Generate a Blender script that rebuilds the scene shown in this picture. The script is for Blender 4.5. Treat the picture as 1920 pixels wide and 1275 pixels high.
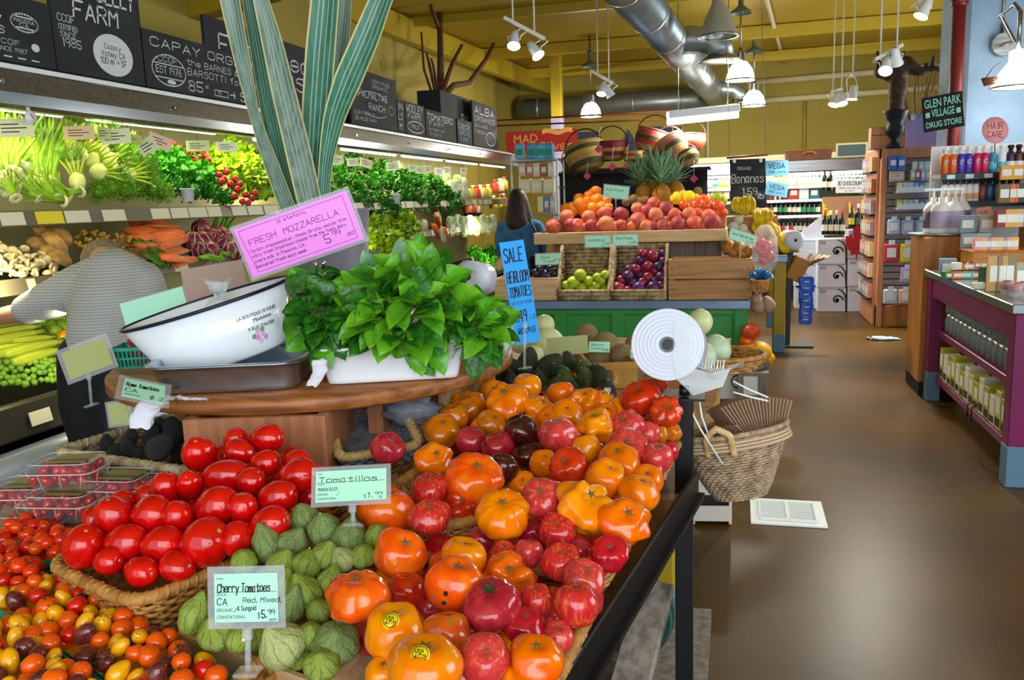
import bpy, math, random
from mathutils import Vector, Matrix, Euler, noise
for _o in list(bpy.data.objects): bpy.data.objects.remove(_o)
S = bpy.context.scene; C = S.collection
V = Vector; PI = math.pi; rad = math.radians
RN = random.Random(11)
def lin(c): c /= 255.0; return c/12.92 if c <= .04045 else ((c+.055)/1.055)**2.4
def hx(h): h = h.lstrip('#'); return tuple(lin(int(h[i:i+2], 16)) for i in (0, 2, 4))

# camera
F = 1573.0; CAMZ = 1.55
YAW, PITCH, ROLL = rad(15.1), rad(9.4), rad(2.0)
FW = V((-math.sin(YAW)*math.cos(PITCH), math.cos(YAW)*math.cos(PITCH), -math.sin(PITCH)))
_r0 = V((math.cos(YAW), math.sin(YAW), 0)); _u0 = _r0.cross(FW)
RT = _r0*math.cos(ROLL) - _u0*math.sin(ROLL); UP = _u0*math.cos(ROLL) + _r0*math.sin(ROLL)
EYE = V((0, 0, CAMZ))
cd = bpy.data.cameras.new('camera'); cam = bpy.data.objects.new('camera', cd); C.objects.link(cam)
cd.sensor_width = 36; cd.lens = F/1920*36; cd.clip_start = .05
cam.matrix_world = Matrix((( RT.x, UP.x, -FW.x, 0), (RT.y, UP.y, -FW.y, 0), (RT.z, UP.z, -FW.z, CAMZ), (0, 0, 0, 1)))
S.camera = cam

# world, daylight, exposure
w = bpy.data.worlds.new('world'); S.world = w; w.use_nodes = True
w.node_tree.nodes['Background'].inputs[0].default_value = (.80, .90, 1.0, 1)
w.node_tree.nodes['Background'].inputs[1].default_value = 1.1
S.view_settings.view_transform = 'Standard'; S.view_settings.look = 'None'
S.view_settings.exposure = 0.5; S.view_settings.gamma = 1.0; S.view_settings.use_curve_mapping = False
def area(name, loc, aim, sx, sy, e, col=(1, 1, 1), spread=PI):
    l = bpy.data.lights.new(name, 'AREA'); l.shape = 'RECTANGLE'; l.size = sx; l.size_y = sy; l.energy = e; l.color = col; l.spread = spread
    o = bpy.data.objects.new(name, l); C.objects.link(o); o.location = loc
    o.rotation_euler = (V(aim)-V(loc)).to_track_quat('-Z', 'Y').to_euler(); return o
area('storefront_daylight', (1.4, -2.3, 2.1), (-.6, 3, 1.0), 5.0, 2.6, 115, (.86, .94, 1.0))
area('side_window_daylight', (4.3, 3.2, 2.1), (0, 4.5, .9), 4.0, 2.0, 75, (.84, .93, 1.0))
area('aisle_end_daylight', (4.3, 11.6, 2.0), (1.0, 11.5, .6), 3.0, 2.0, 130, (.9, .95, 1.0))

# pixel -> point on a known surface
def ray(x, y): return (FW*F + RT*(x-960) - UP*(y-637.5))
def P(x, y, Z=None, X=None, Y=None, D=None):
    d = ray(x, y)
    if Z is not None: t = (Z-CAMZ)/d.z
    elif X is not None: t = X/d.x
    elif Y is not None: t = Y/d.y
    else: t = D/F
    return EYE + d*t
def PL(x, y, p0, n):
    d = ray(x, y); p0 = V(p0); n = V(n); return EYE + d*((p0-EYE).dot(n)/d.dot(n))
def dep(p): return (V(p)-EYE).dot(FW)
def lerp(a, b, t): return a+(b-a)*t
def tab(x, pts):
    if x <= pts[0][0]: return pts[0][1]
    for (a, b), (c, d) in zip(pts, pts[1:]):
        if x <= c: return b+(d-b)*(x-a)/(c-a)
    return pts[-1][1]

# materials
MATS = {}
def mat(name, col='#808080', rough=.5, metal=0, noise_=None, bump=None, wood=None, trans=0, alpha=1, emis=0, ecol=None, coat=0, var=0, hue=0, sss=0, spec=.5, lobes=None, checks=None, streak=None, sheen=0, ior=1.45):
    if name in MATS: return MATS[name]
    m = bpy.data.materials.new(name); m.use_nodes = True; MATS[name] = m
    nt = m.node_tree; N = nt.nodes; L = nt.links; b = N['Principled BSDF']
    col = hx(col) if isinstance(col, str) else col
    def I(k, v): b.inputs[k].default_value = v
    I('Base Color', (*col, 1)); I('Roughness', rough); I('Metallic', metal); I('Specular IOR Level', spec); I('IOR', ior)
    if trans: I('Transmission Weight', trans)
    if coat: I('Coat Weight', coat); I('Coat Roughness', .08)
    if sss: I('Subsurface Weight', sss); I('Subsurface Radius', (.02, .008, .004)); b.inputs['Subsurface Scale'].default_value = .4
    if sheen: I('Sheen Weight', sheen)
    if alpha < 1: I('Alpha', alpha)
    if emis: I('Emission Color', (*(hx(ecol) if ecol else col), 1)); I('Emission Strength', emis)
    tc = N.new('ShaderNodeTexCoord'); cur = None
    def rgb(c): n = N.new('ShaderNodeRGB'); n.outputs[0].default_value = (*(hx(c) if isinstance(c, str) else c), 1); return n.outputs[0]
    def mix(f, a, c):
        n = N.new('ShaderNodeMix'); n.data_type = 'RGBA'; L.new(f, n.inputs[0]); L.new(a, n.inputs[6]); L.new(c, n.inputs[7]); return n.outputs[2]
    def ramp(f, a, c):
        n = N.new('ShaderNodeMapRange'); n.inputs[1].default_value = a; n.inputs[2].default_value = c; n.clamp = True; L.new(f, n.inputs[0]); return n.outputs[0]
    def mapping(sc):
        n = N.new('ShaderNodeMapping'); n.inputs['Scale'].default_value = sc; L.new(tc.outputs['Object'], n.inputs[0]); return n.outputs[0]
    def ntex(vec, scale, detail=3):
        n = N.new('ShaderNodeTexNoise'); n.inputs['Scale'].default_value = scale; n.inputs['Detail'].default_value = detail; L.new(vec, n.inputs['Vector']); return n.outputs[0]
    cur = rgb(col)
    if noise_:
        sc, c2, lo, hi = noise_; cur = mix(ramp(ntex(tc.outputs['Object'], sc, 4), lo, hi), cur, rgb(c2))
    if streak:      # stretched noise: (scale xyz, colour, lo, hi)
        sc, c2, lo, hi = streak; cur = mix(ramp(ntex(mapping(sc), 1.0, 3), lo, hi), cur, rgb(c2))
    if wood:
        sc, c2 = wood; cur = mix(ramp(ntex(mapping(sc), 1.0, 5), .38, .66), cur, rgb(c2))
    if lobes:       # radial meridian lines round local z: (count, colour, width)
        k, c2, wd = lobes
        g = N.new('ShaderNodeTexGradient'); g.gradient_type = 'RADIAL'; L.new(tc.outputs['Object'], g.inputs[0])
        nz = ntex(tc.outputs['Object'], 1.5, 2)
        a = N.new('ShaderNodeMath'); a.operation = 'MULTIPLY_ADD'; L.new(nz, a.inputs[0]); a.inputs[1].default_value = .10; L.new(g.outputs[1], a.inputs[2])
        q = N.new('ShaderNodeMath'); q.operation = 'MULTIPLY'; L.new(a.outputs[0], q.inputs[0]); q.inputs[1].default_value = k
        fr = N.new('ShaderNodeMath'); fr.operation = 'PINGPONG'; L.new(q.outputs[0], fr.inputs[0]); fr.inputs[1].default_value = .5
        cur = mix(ramp(fr.outputs[0], wd, 0), cur, rgb(c2))
    if checks:      # gingham: (scale, colour)
        sc, c2 = checks; tot = None
        sp = N.new('ShaderNodeSeparateXYZ'); L.new(tc.outputs['Object'], sp.inputs[0])
        ad = N.new('ShaderNodeMath'); ad.operation = 'ADD'; L.new(sp.outputs[0], ad.inputs[0]); L.new(sp.outputs[1], ad.inputs[1])
        for s_ in (ad.outputs[0], sp.outputs[2]):
            q = N.new('ShaderNodeMath'); q.operation = 'MULTIPLY'; L.new(s_, q.inputs[0]); q.inputs[1].default_value = sc
            fr = N.new('ShaderNodeMath'); fr.operation = 'PINGPONG'; L.new(q.outputs[0], fr.inputs[0]); fr.inputs[1].default_value = .5
            o_ = ramp(fr.outputs[0], .16, .22); h = N.new('ShaderNodeMath'); h.operation = 'MULTIPLY'; L.new(o_, h.inputs[0]); h.inputs[1].default_value = .45
            if tot is None: tot = h.outputs[0]
            else:
                z = N.new('ShaderNodeMath'); z.operation = 'ADD'; L.new(tot, z.inputs[0]); L.new(h.outputs[0], z.inputs[1]); tot = z.outputs[0]
        cur = mix(tot, cur, rgb(c2))
    if var or hue:
        oi = N.new('ShaderNodeObjectInfo'); hs = N.new('ShaderNodeHueSaturation'); L.new(cur, hs.inputs['Color'])
        for nm, am, ce in (('Value', var, 1), ('Hue', hue, .5)):
            if am:
                r_ = N.new('ShaderNodeMapRange'); L.new(oi.outputs['Random'], r_.inputs[0]); r_.inputs[3].default_value = ce-am; r_.inputs[4].default_value = ce+am; L.new(r_.outputs[0], hs.inputs[nm])
        cur = hs.outputs[0]
    L.new(cur, b.inputs['Base Color'])
    if bump:
        sc, st = bump; bp = N.new('ShaderNodeBump'); bp.inputs['Strength'].default_value = st; bp.inputs['Distance'].default_value = .01
        L.new(ntex(tc.outputs['Object'], sc, 4), bp.inputs['Height']); L.new(bp.outputs[0], b.inputs['Normal'])
    return m

# mesh builder
def rot(x=0, y=0, z=0): return Euler((rad(x), rad(y), rad(z))).to_matrix()
class MB:
    def __init__(s): s.v = []; s.f = []; s.sm = []
    def add(s, vs, fs, sm=False):
        k = len(s.v); s.v += [tuple(p) for p in vs]; s.f += [tuple(i+k for i in q) for q in fs]; s.sm += [sm]*len(fs); return s
    def box(s, c, d, R=None, b=0):
        c = V(c); h = [x/2 for x in d]
        if b <= 0:
            vs = [V((x*h[0], y*h[1], z*h[2])) for z in (-1, 1) for y in (-1, 1) for x in (-1, 1)]
            fs = [(0, 2, 3, 1), (4, 5, 7, 6), (0, 1, 5, 4), (2, 6, 7, 3), (0, 4, 6, 2), (1, 3, 7, 5)]
        else:
            b = min(b, .45*min(d)); vs = []; ix = {}
            for sx in (-1, 1):
                for sy in (-1, 1):
                    for sz in (-1, 1):
                        sg = (sx, sy, sz)
                        for a in range(3):
                            ix[sg+(a,)] = len(vs); vs.append(V([sg[i]*(h[i] if i == a else h[i]-b) for i in range(3)]))
            fs = []
            for a in range(3):
                o = [i for i in range(3) if i != a]
                for sa in (-1, 1):
                    q = []
                    for s1, s2 in ((-1, -1), (1, -1), (1, 1), (-1, 1)):
                        sg = [0, 0, 0]; sg[a] = sa; sg[o[0]] = s1; sg[o[1]] = s2; q.append(ix[tuple(sg)+(a,)])
                    fs.append(q)
                for s1 in (-1, 1):
                    for s2 in (-1, 1):
                        q = []
                        for ax, sa in ((o[0], -1), (o[0], 1), (o[1], 1), (o[1], -1)):
                            sg = [0, 0, 0]; sg[a] = sa; sg[o[0]] = s1; sg[o[1]] = s2; q.append(ix[tuple(sg)+(ax,)])
                        fs.append(q)
            for sx in (-1, 1):
                for sy in (-1, 1):
                    for sz in (-1, 1): fs.append([ix[(sx, sy, sz, a)] for a in range(3)])
            for i, q in enumerate(fs):
                n = (vs[q[1]]-vs[q[0]]).cross(vs[q[2]]-vs[q[0]]); m = sum((vs[k] for k in q), V())
                if n.dot(m) < 0: fs[i] = q[::-1]
        if R is not None: vs = [R @ p for p in vs]
        return s.add([p+c for p in vs], fs)
    def bar(s, a, b, w, h, up=(0, 0, 1), bev=0):
        a = V(a); b = V(b); d = b-a; y = d.normalized(); x = y.cross(V(up))
        x = x.normalized() if x.length > 1e-6 else V((1, 0, 0)); z = x.cross(y)
        R = Matrix((x, y, z)).transposed(); return s.box((a+b)/2, (w, d.length, h), R, bev)
    def tube(s, pts, r, n=8, closed=False, cap=True):
        pts = [V(p) for p in pts]; m = len(pts); rs = r if isinstance(r, (list, tuple)) else [r]*m
        vs = []; fs = []; up = None
        for i, p in enumerate(pts):
            t = (pts[(i+1) % m]-pts[i-1]) if closed else (pts[min(i+1, m-1)]-pts[max(i-1, 0)])
            t = t.normalized() if t.length > 1e-9 else V((0, 0, 1))
            if up is None: up = V((0, 0, 1)) if abs(t.z) < .9 else V((1, 0, 0))
            x = t.cross(up)
            if x.length < 1e-6: x = t.orthogonal()
            x.normalize(); up = x.cross(t)
            vs += [p + (x*math.cos(2*PI*k/n) + up*math.sin(2*PI*k/n))*rs[i] for k in range(n)]
        for i in range(m if closed else m-1):
            j = (i+1) % m
            for k in range(n): l = (k+1) % n; fs.append((i*n+k, j*n+k, j*n+l, i*n+l))
        if cap and not closed: fs += [tuple(range(n)), tuple((m-1)*n+k for k in reversed(range(n)))]
        fs = [q[::-1] for q in fs]
        return s.add(vs, fs, True)
    def cyl(s, a, b, r1, r2=None, n=16, sm=True):
        k = len(s.f); s.tube([a, b], [r1, r1 if r2 is None else r2], n)
        s.sm[-1] = s.sm[-2] = False; return s
    def lathe(s, prof, n=24, c=(0, 0, 0), R=None, sx=1, sy=1):
        c = V(c); vs = []; fs = []; m = len(prof)
        for r, z in prof:
            for k in range(n):
                p = V((r*sx*math.cos(2*PI*k/n), r*sy*math.sin(2*PI*k/n), z)); vs.append((R @ p if R is not None else p)+c)
        for i in range(m-1):
            for k in range(n): l = (k+1) % n; fs.append((i*n+k, i*n+l, (i+1)*n+l, (i+1)*n+k))
        return s.add(vs, fs, True)
    def ball(s, c, r, nu=20, nv=12, fn=None, R=None):
        c = V(c); r = r if isinstance(r, (tuple, list)) else (r, r, r); vs = []; fs = []
        for j in range(nv+1):
            th = PI*j/nv
            for i in range(1 if j in (0, nv) else nu):
                ph = 2*PI*i/nu; p = V((math.sin(th)*math.cos(ph), math.sin(th)*math.sin(ph), math.cos(th)))
                if fn: p = fn(p, th, ph)
                p = V((p.x*r[0], p.y*r[1], p.z*r[2])); vs.append((R @ p if R is not None else p)+c)
        last = len(vs)-1; ro = lambda j, i: 1+(j-1)*nu+(i % nu)
        for i in range(nu):
            fs.append((0, ro(1, i), ro(1, i+1))); fs.append((last, ro(nv-1, i+1), ro(nv-1, i)))
            for j in range(1, nv-1): fs.append((ro(j, i), ro(j+1, i), ro(j+1, i+1), ro(j, i+1)))
        return s.add(vs, fs, True)
    def prism(s, poly, z0, z1, M=None):
        n = len(poly); vs = [V((x, y, z0)) for x, y in poly]+[V((x, y, z1)) for x, y in poly]
        fs = [tuple(reversed(range(n))), tuple(range(n, 2*n))]+[(i, (i+1) % n, n+(i+1) % n, n+i) for i in range(n)]
        if M is not None: vs = [M @ p for p in vs]
        return s.add(vs, fs)
    def grid(s, nu, nv, fn, sm=True):
        vs = [fn(i/nu, j/nv) for j in range(nv+1) for i in range(nu+1)]
        fs = [(j*(nu+1)+i, j*(nu+1)+i+1, (j+1)*(nu+1)+i+1, (j+1)*(nu+1)+i) for j in range(nv) for i in range(nu)]
        return s.add(vs, fs, sm)
    def mesh(s, name):
        me = bpy.data.meshes.new(name); me.from_pydata(s.v, [], s.f); me.polygons.foreach_set('use_smooth', s.sm); me.update(); return me
    def obj(s, name, m=None, parent=None, mods=None):
        return mobj(name, s.mesh(name), m, parent)
def mobj(name, me, m=None, parent=None):
    o = bpy.data.objects.new(name, me); C.objects.link(o)
    if m is not None:
        if not me.materials: me.materials.append(m)
        elif me.materials[0] is not m: o.material_slots[0].link = 'OBJECT'; o.material_slots[0].material = m
    if parent is not None: o.parent = parent
    return o
def tag(o, label=None, cat=None, group=None, kind=None):
    if label: o['label'] = label
    if cat: o['category'] = cat
    if group: o['group'] = group
    if kind: o['kind'] = kind
    return o
def thing(name, label, cat, loc=(0, 0, 0), rz=0, group=None, M=None):
    o = bpy.data.objects.new(name, None); C.objects.link(o); o.empty_display_size = .05
    if M is not None: o.matrix_world = M
    else: o.location = loc; o.rotation_euler = (0, 0, rad(rz))
    return tag(o, label, cat, group)
def struct(name, mb, m, parent=None):
    o = mb.obj(name, m, parent); o['kind'] = 'structure'; return o
KIDS = {}
def dup(o, parent=None, loc=None, rz=None, label=None, group=None):
    c = o.copy(); C.objects.link(c)
    if parent is not None: c.parent = parent
    if loc is not None: c.location = loc
    if rz is not None: c.rotation_euler = (0, 0, rad(rz))
    if label: c['label'] = label
    if group: c['group'] = group
    for ch in list(o.children): dup(ch, c)
    return c
def frame(o, x, y, z=None):      # matrix from origin and axes
    x = V(x).normalized(); z = x.cross(V(y)).normalized() if z is None else V(z).normalized(); y = z.cross(x)
    return Matrix(((x.x, y.x, z.x, o[0]), (x.y, y.y, z.y, o[1]), (x.z, y.z, z.z, o[2]), (0, 0, 0, 1)))

# hand lettering: one-stroke alphabet
GL = {'A':'022842 1434','B':'02083847463505 3544433202','C':'4738180703123243','D':'02082846442202','E':'48080242 0535','F':'480802 0535','G':'47381807031232434525','H':'0802 4842 0545','I':'2822','J':'4843321203','K':'0802 480542','L':'080242','M':'0208254842','N':'02084248','O':'180703123243473818','P':'02083847463505','Q':'180703123243473818 2441','R':'02083847463505 2542','S':'4738180706354443321203','T':'0848 2822','U':'080312324348','V':'082248','W':'0812253248','X':'0842 4802','Y':'082548 2522','Z':'08480242',
'0':'180703123243473818','1':'172822','2':'07183847460242','3':'07183847463525 354443321203','4':'32380444','5':'480805354443321203','6':'38160503123243443505','7':'084812','8':'35160718384746354443321203041535','9':'46351506071838474432',
'a':'361605031232 3632','b':'0802 0516364543321203','c':'4536160503123243','d':'4842 4536160503123243','e':'04444536160503123243','f':'48382722 0636','g':'4536160503123243 4641301001','h':'0802 0516364542','i':'2622 2728','j':'26211000 2728','k':'0802 360432','l':'2822','m':'0602 05162522 25364542','n':'0602 0516364542','o':'160503123243453616','p':'0600 0516364543321203','q':'4640 4536160503123243','r':'0602 05163645','s':'453616053443321203','t':'28233243 0646','u':'0603123243 4642','v':'062246','w':'0612253246','x':'0642 4602','y':'0622 4610','z':'06460242',
'.':'2223','-':'1535','/':'0248',',':'2321','&':'42151728371503123244','$':'4738180706354443321203 2921','>':'0545 3745 3345','!':'2824 2223',"'":'2827','*':'1434 2523','v/':'042248'}
NARROW = set("iIl.,'!1j")
def tw(t, h): return sum((2.4 if c in NARROW else 3.2 if c == ' ' else 5.4) for c in t)*h/6
def pen(mb, text, x, y, h, wd=None, fit=None, slant=.06, jit=.25, z=.0008, align='l', squash=1, seed=0):
    rn = random.Random(hash_(text)+seed); wd = wd or h*.11; sc = h/6; sx = sc*squash
    if fit: sx = sc*fit/max(tw(text, h), 1e-6)
    tot = tw(text, h)*sx/sc
    if align == 'c': x -= tot/2
    elif align == 'r': x -= tot
    for ch in text:
        adv = (2.4 if ch in NARROW else 3.2 if ch == ' ' else 5.4)*sx; off = -1.2 if ch in NARROW else 0
        dy = rn.uniform(-jit, jit)*sc; ds = slant+rn.uniform(-.05, .05)
        for st in GL.get(ch, '').split():
            pts = [(x+(int(st[i])+off)*sx+(int(st[i+1])-2)*sc*ds, y+(int(st[i+1])-2)*sc+dy) for i in range(0, len(st), 2)]
            line(mb, pts, wd, z)
        x += adv
    return x
def hash_(t):
    k = 7
    for c in t: k = (k*31+ord(c)) % 100003
    return k
def line(mb, pts, wd, z=.0008):
    for (ax, ay), (bx, by) in zip(pts, pts[1:]):
        dx, dy = bx-ax, by-ay; l = math.hypot(dx, dy) or 1e-6; dx /= l; dy /= l; e = wd*.35; nx, ny = -dy*wd/2, dx*wd/2
        ax -= dx*e; ay -= dy*e; bx += dx*e; by += dy*e
        mb.add([(ax-nx, ay-ny, z), (bx-nx, by-ny, z), (bx+nx, by+ny, z), (ax+nx, ay+ny, z)], [(0, 1, 2, 3)])
def ring(mb, cx, cy, rx, ry, wd, z=.0008, a0=0, a1=360, n=28):
    line(mb, [(cx+rx*math.cos(rad(a0+(a1-a0)*k/n)), cy+ry*math.sin(rad(a0+(a1-a0)*k/n))) for k in range(n+1)], wd, z)
def disc(mb, cx, cy, rx, ry, z=.0006, n=24):
    mb.add([(cx+rx*math.cos(2*PI*k/n), cy+ry*math.sin(2*PI*k/n), z) for k in range(n)], [tuple(range(n))])
def rectf(mb, x0, y0, x1, y1, z=.0006): mb.add([(x0, y0, z), (x1, y0, z), (x1, y1, z), (x0, y1, z)], [(0, 1, 2, 3)])
def ftext(text, size, fit=None, align='CENTER', ext=.0006, bold=0):
    cu = bpy.data.curves.new('type', 'FONT'); cu.body = text; cu.size = size; cu.extrude = ext; cu.align_x = align; cu.offset = bold
    ob = bpy.data.objects.new('type', cu); C.objects.link(ob); dg = bpy.context.evaluated_depsgraph_get()
    me = bpy.data.meshes.new_from_object(ob.evaluated_get(dg)); bpy.data.objects.remove(ob)
    if fit and len(me.vertices):
        xs = [v.co.x for v in me.vertices]; k = fit/(max(xs)-min(xs))
        for v in me.vertices: v.co.x *= k
    return me
ORD = ['first', 'second', 'third', 'fourth', 'fifth', 'sixth', 'seventh', 'eighth', 'ninth', 'tenth', 'eleventh', 'twelfth', 'thirteenth', 'fourteenth', 'fifteenth', 'sixteenth', 'seventeenth', 'eighteenth', 'nineteenth', 'twentieth']
def ordlabs(pts, nrows, words=None):
    """phrases like 'third from left, second row' for points given in picture order"""
    n = len(pts); ix = sorted(range(n), key=lambda i: pts[i][1]); out = ['']*n; per = math.ceil(n/nrows)
    names = words or (['top', 'second', 'third', 'fourth', 'fifth', 'sixth', 'seventh', 'eighth'][:nrows-1]+['bottom'] if nrows > 1 else [''])
    for r in range(nrows):
        row = sorted(ix[r*per:(r+1)*per], key=lambda i: pts[i][0])
        for k, i in enumerate(row): out[i] = '%s from left%s' % (ORD[min(k, 19)], (' in %s row' % names[r]) if nrows > 1 else '')
    return out

# THE ROOM
m_floor = mat('polished_concrete', '#5a3e10', .36, noise_=(1.1, '#3a2808', .35, .7), bump=(60, .015), spec=.2)
m_yel = mat('mustard_wall', '#a5943e', .75, noise_=(.8, '#978734', .3, .7))
m_ceil = mat('mustard_ceiling', '#a98f20', .6, noise_=(.5, '#b69c2e', .3, .7))
m_beam = mat('mustard_paint_gloss', '#b29a22', .45)
m_conc = mat('pale_concrete', '#8fabc8', .8, noise_=(4, '#7f9cbc', .35, .7), bump=(40, .1))
m_duct = mat('galvanised_duct', '#a3adb0', .38, .75, noise_=(6, '#8b979b', .3, .7))
m_steel = mat('brushed_steel', '#a8a8a6', .28, .95, streak=((2, 60, 60), '#8a8a88', .3, .7))
m_steelb = mat('blue_grey_steel', '#7f93ac', .35, .7, noise_=(3, '#6b7f99', .3, .7))
m_white = mat('white_enamel', '#e8edf0', .3)
m_wpaint = mat('white_paint', '#d9d9cf', .5)
m_black = mat('black_metal', '#101014', .38)
m_red = mat('oxide_red_paint', '#6d1a1c', .4)
m_lit = mat('lit_glass', '#ffffff', .3, emis=9, ecol='#fff6e2')
m_tube = mat('lit_tube', '#ffffff', .3, emis=5, ecol='#f2fbff')
m_copper = mat('copper_pipe', '#8d3f22', .35, .6)
m_dark = mat('dark_board', '#17130f', .7)  # near-black brown of backs, plinths and ledges

struct('floor', MB().box((.7, 7.4, -.05), (10.4, 20.8, .1)), m_floor)
struct('wall_back', MB().box((.7, 17.5, 2.0), (10.4, .2, 4.0)), m_yel)
struct('wall_left', MB().box((-4.45, 7.4, 2.0), (.2, 20.8, 4.0)), m_yel)
# right wall with three window openings
wr = MB()
for y0, y1 in ((-3, 1.2), (5.2, 10.1), (13.1, 17.2)): wr.box((5.0, (y0+y1)/2, 2.0), (.2, y1-y0, 4.0))
for y0, y1 in ((1.2, 5.2), (10.1, 13.1)): wr.box((5.0, (y0+y1)/2, .4), (.2, y1-y0, .8)); wr.box((5.0, (y0+y1)/2, 3.6), (.2, y1-y0, .8))
struct('wall_right', wr, m_yel)
struct('ceiling', MB().box((.7, 7.4, 4.05), (10.4, 20.8, .1)), m_ceil)
# ceiling beams and joists
def beam(n, a, b, w_, h_, m=m_beam, ext=0):
    a = V(a); b = V(b); d = (b-a).normalized(); return struct('trim_%d' % n, MB().bar(a-d*ext, b+d*ext, w_, h_, bev=.01), m)
beam(1, P(620, 0, Z=3.82), P(1078, 183, Z=3.82), .14, .3, ext=1.5)
beam(2, (-4.3, 13.6, 3.9), (5, 13.6, 3.9), .1, .18)
beam(3, (-4.3, 11.0, 3.94), (5, 11.0, 3.94), .08, .12)
beam(4, (-4.3, 16.0, 3.9), (5, 16.0, 3.9), .1, .18)
beam(5, (-4.3, 8.6, 3.94), (5, 8.6, 3.94), .08, .12)
beam(6, P(270, 45, Z=3.2), P(470, -10, Z=3.2), .16, .16, ext=.3)
# rear slim column, yellow above and grey below
gp = P(1043, 150, Y=14.2)
gc = struct('trim_7', MB().box((gp.x, 14.2, 3.45), (.18, .18, 1.1), b=.01), m_beam)
g2 = MB().box((gp.x, 14.2, 1.45), (.2, .2, 2.9), b=.01).obj('post_lower', mat('lilac_grey_paint', '#8d8aa6', .6), gc)
# concrete pillar on the right and the red pipe in front of it
struct('trim_8', MB().box((2.42, 8.5, 2.0), (1.16, 1.0, 4.0), b=.02), m_conc)
rp = MB(); q = P(1790, 200, Y=7.55); rp.tube([(q.x, 7.55, 0), (q.x, 7.55, 4.0)], .048, 16)
rp.tube([(q.x, 7.55, 2.93), (q.x, 7.55, 3.0)], .062, 16); rp.tube([(q.x, 7.55, 3.4), (q.x, 7.55, 3.47)], .062, 16); rp.tube([(q.x, 7.55, 2.96), (q.x+.35, 7.55, 3.12), (q.x+.35, 8.0, 3.12)], .02, 8)
tag(rp.obj('standpipe', m_red), 'dark red vertical pipe running up to the ceiling beside concrete pillar', 'pipe')

# ducts
d = thing('air_duct', 'large round galvanised duct running down the ceiling and across the rear wall', 'duct', (0, 0, 0))
da = P(1195, 0, Z=3.33); db = P(1345, 183, Z=3.33); dd = (da-db).normalized()
mb = MB(); far_l = P(860, 213, Y=db.y); far_l.z = db.z-.05
mb.tube([da+dd*3.0, db+dd*.35, db+dd*.12, db+V((-.12, 0, 0)), db+V((-.4, 0, 0)), V((-4.2, db.y, db.z))], .2, 24)
mb.obj('duct_run', m_duct, d)
for k in range(9):
    p = lerp(da+dd*2.0, db+dd*.5, k/8); MB().tube([p-dd*.02, p+dd*.02], .207, 24).obj('duct_seam', m_duct, d)
for k in range(4): p = V((lerp(-3.8, -1.0, k/3), db.y, db.z)); MB().tube([p-V((.02, 0, 0)), p+V((.02, 0, 0))], .207, 24).obj('duct_seam', m_duct, d)
def branch(px, py, s_):
    b0 = P(px, py, Z=3.33); n = MB(); e = b0+V((.52, .05, 0))*s_
    n.tube([b0, b0+V((.22, 0, .0))*s_, b0+V((.4, .02, -.02))*s_, e+V((0, 0, -.1)), e+V((0, 0, -.2))], .14*s_, 20); n.obj('duct_branch', m_duct, d)
    MB().lathe([(.13*s_, .02), (.2*s_, -.04), (.22*s_, -.06), (.16*s_, -.05), (.1*s_, -.02), (.01, -.02)], 24, e+V((0, 0, -.2))).obj('diffuser', m_steel, d)
branch(1252, 78, 1.15); branch(1335, 168, .9)
# pipes under the ceiling
def pipe(name, label, pts, r, m, cat='pipe', group=None): return tag(MB().tube(pts, r, 8).obj(name, m), label, cat, group)
m_cream = mat('cream_paint', '#cfc69a', .5)
pipe('copper_pipe', 'upper copper pipe running across in front of rear duct', [P(930, 226, Y=12.6), P(1272, 207, Y=12.6)], .013, m_copper)
pipe('copper_pipe', 'lower copper pipe running across in front of rear duct', [P(930, 236, Y=12.6), P(1290, 222, Y=12.6)], .013, m_copper)
pipe('conduit', 'thin cream conduit angling down the ceiling right of the pendants', [P(1432, -20, Z=3.95), P(1465, 100, Z=3.95), P(1484, 160, Z=3.95)], .03, m_cream)
pipe('sprinkler_pipe', 'thin sprinkler pipe crossing the ceiling behind the track lights', [P(900, 150, Z=3.88), P(1480, 95, Z=3.88), P(1900, 58, Z=3.88)], .018, m_beam)
pipe('water_pipe', 'upper cream pipe along the top of rear wall', [P(1400, 156, Y=17.33), P(1660, 134, Y=17.33), P(1900, 108, Y=17.33)], .06, m_cream)
pipe('water_pipe', 'lower cream pipe along the rear wall', [P(1420, 190, Y=17.33), P(1660, 172, Y=17.33), P(1900, 150, Y=17.33)], .06, m_cream)
pipe('riser_pipe', 'thin vertical pipe on yellow rear wall below the pipes', [P(1509, 188, Y=17.37), P(1508, 300, Y=17.37)], .03, m_yel)
pipe('riser_pipe', 'thin vertical pipe on yellow rear wall beside hanging baskets', [P(1327, 205, Y=17.37), P(1327, 310, Y=17.37)], .03, m_cream)

def plight(name, loc, e, r=.06, col=(1, .93, .80)):
    l = bpy.data.lights.new(name, 'POINT'); l.energy = e; l.shadow_soft_size = r; l.color = col
    o = bpy.data.objects.new(name, l); C.objects.link(o); o.location = loc; return o
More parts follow.
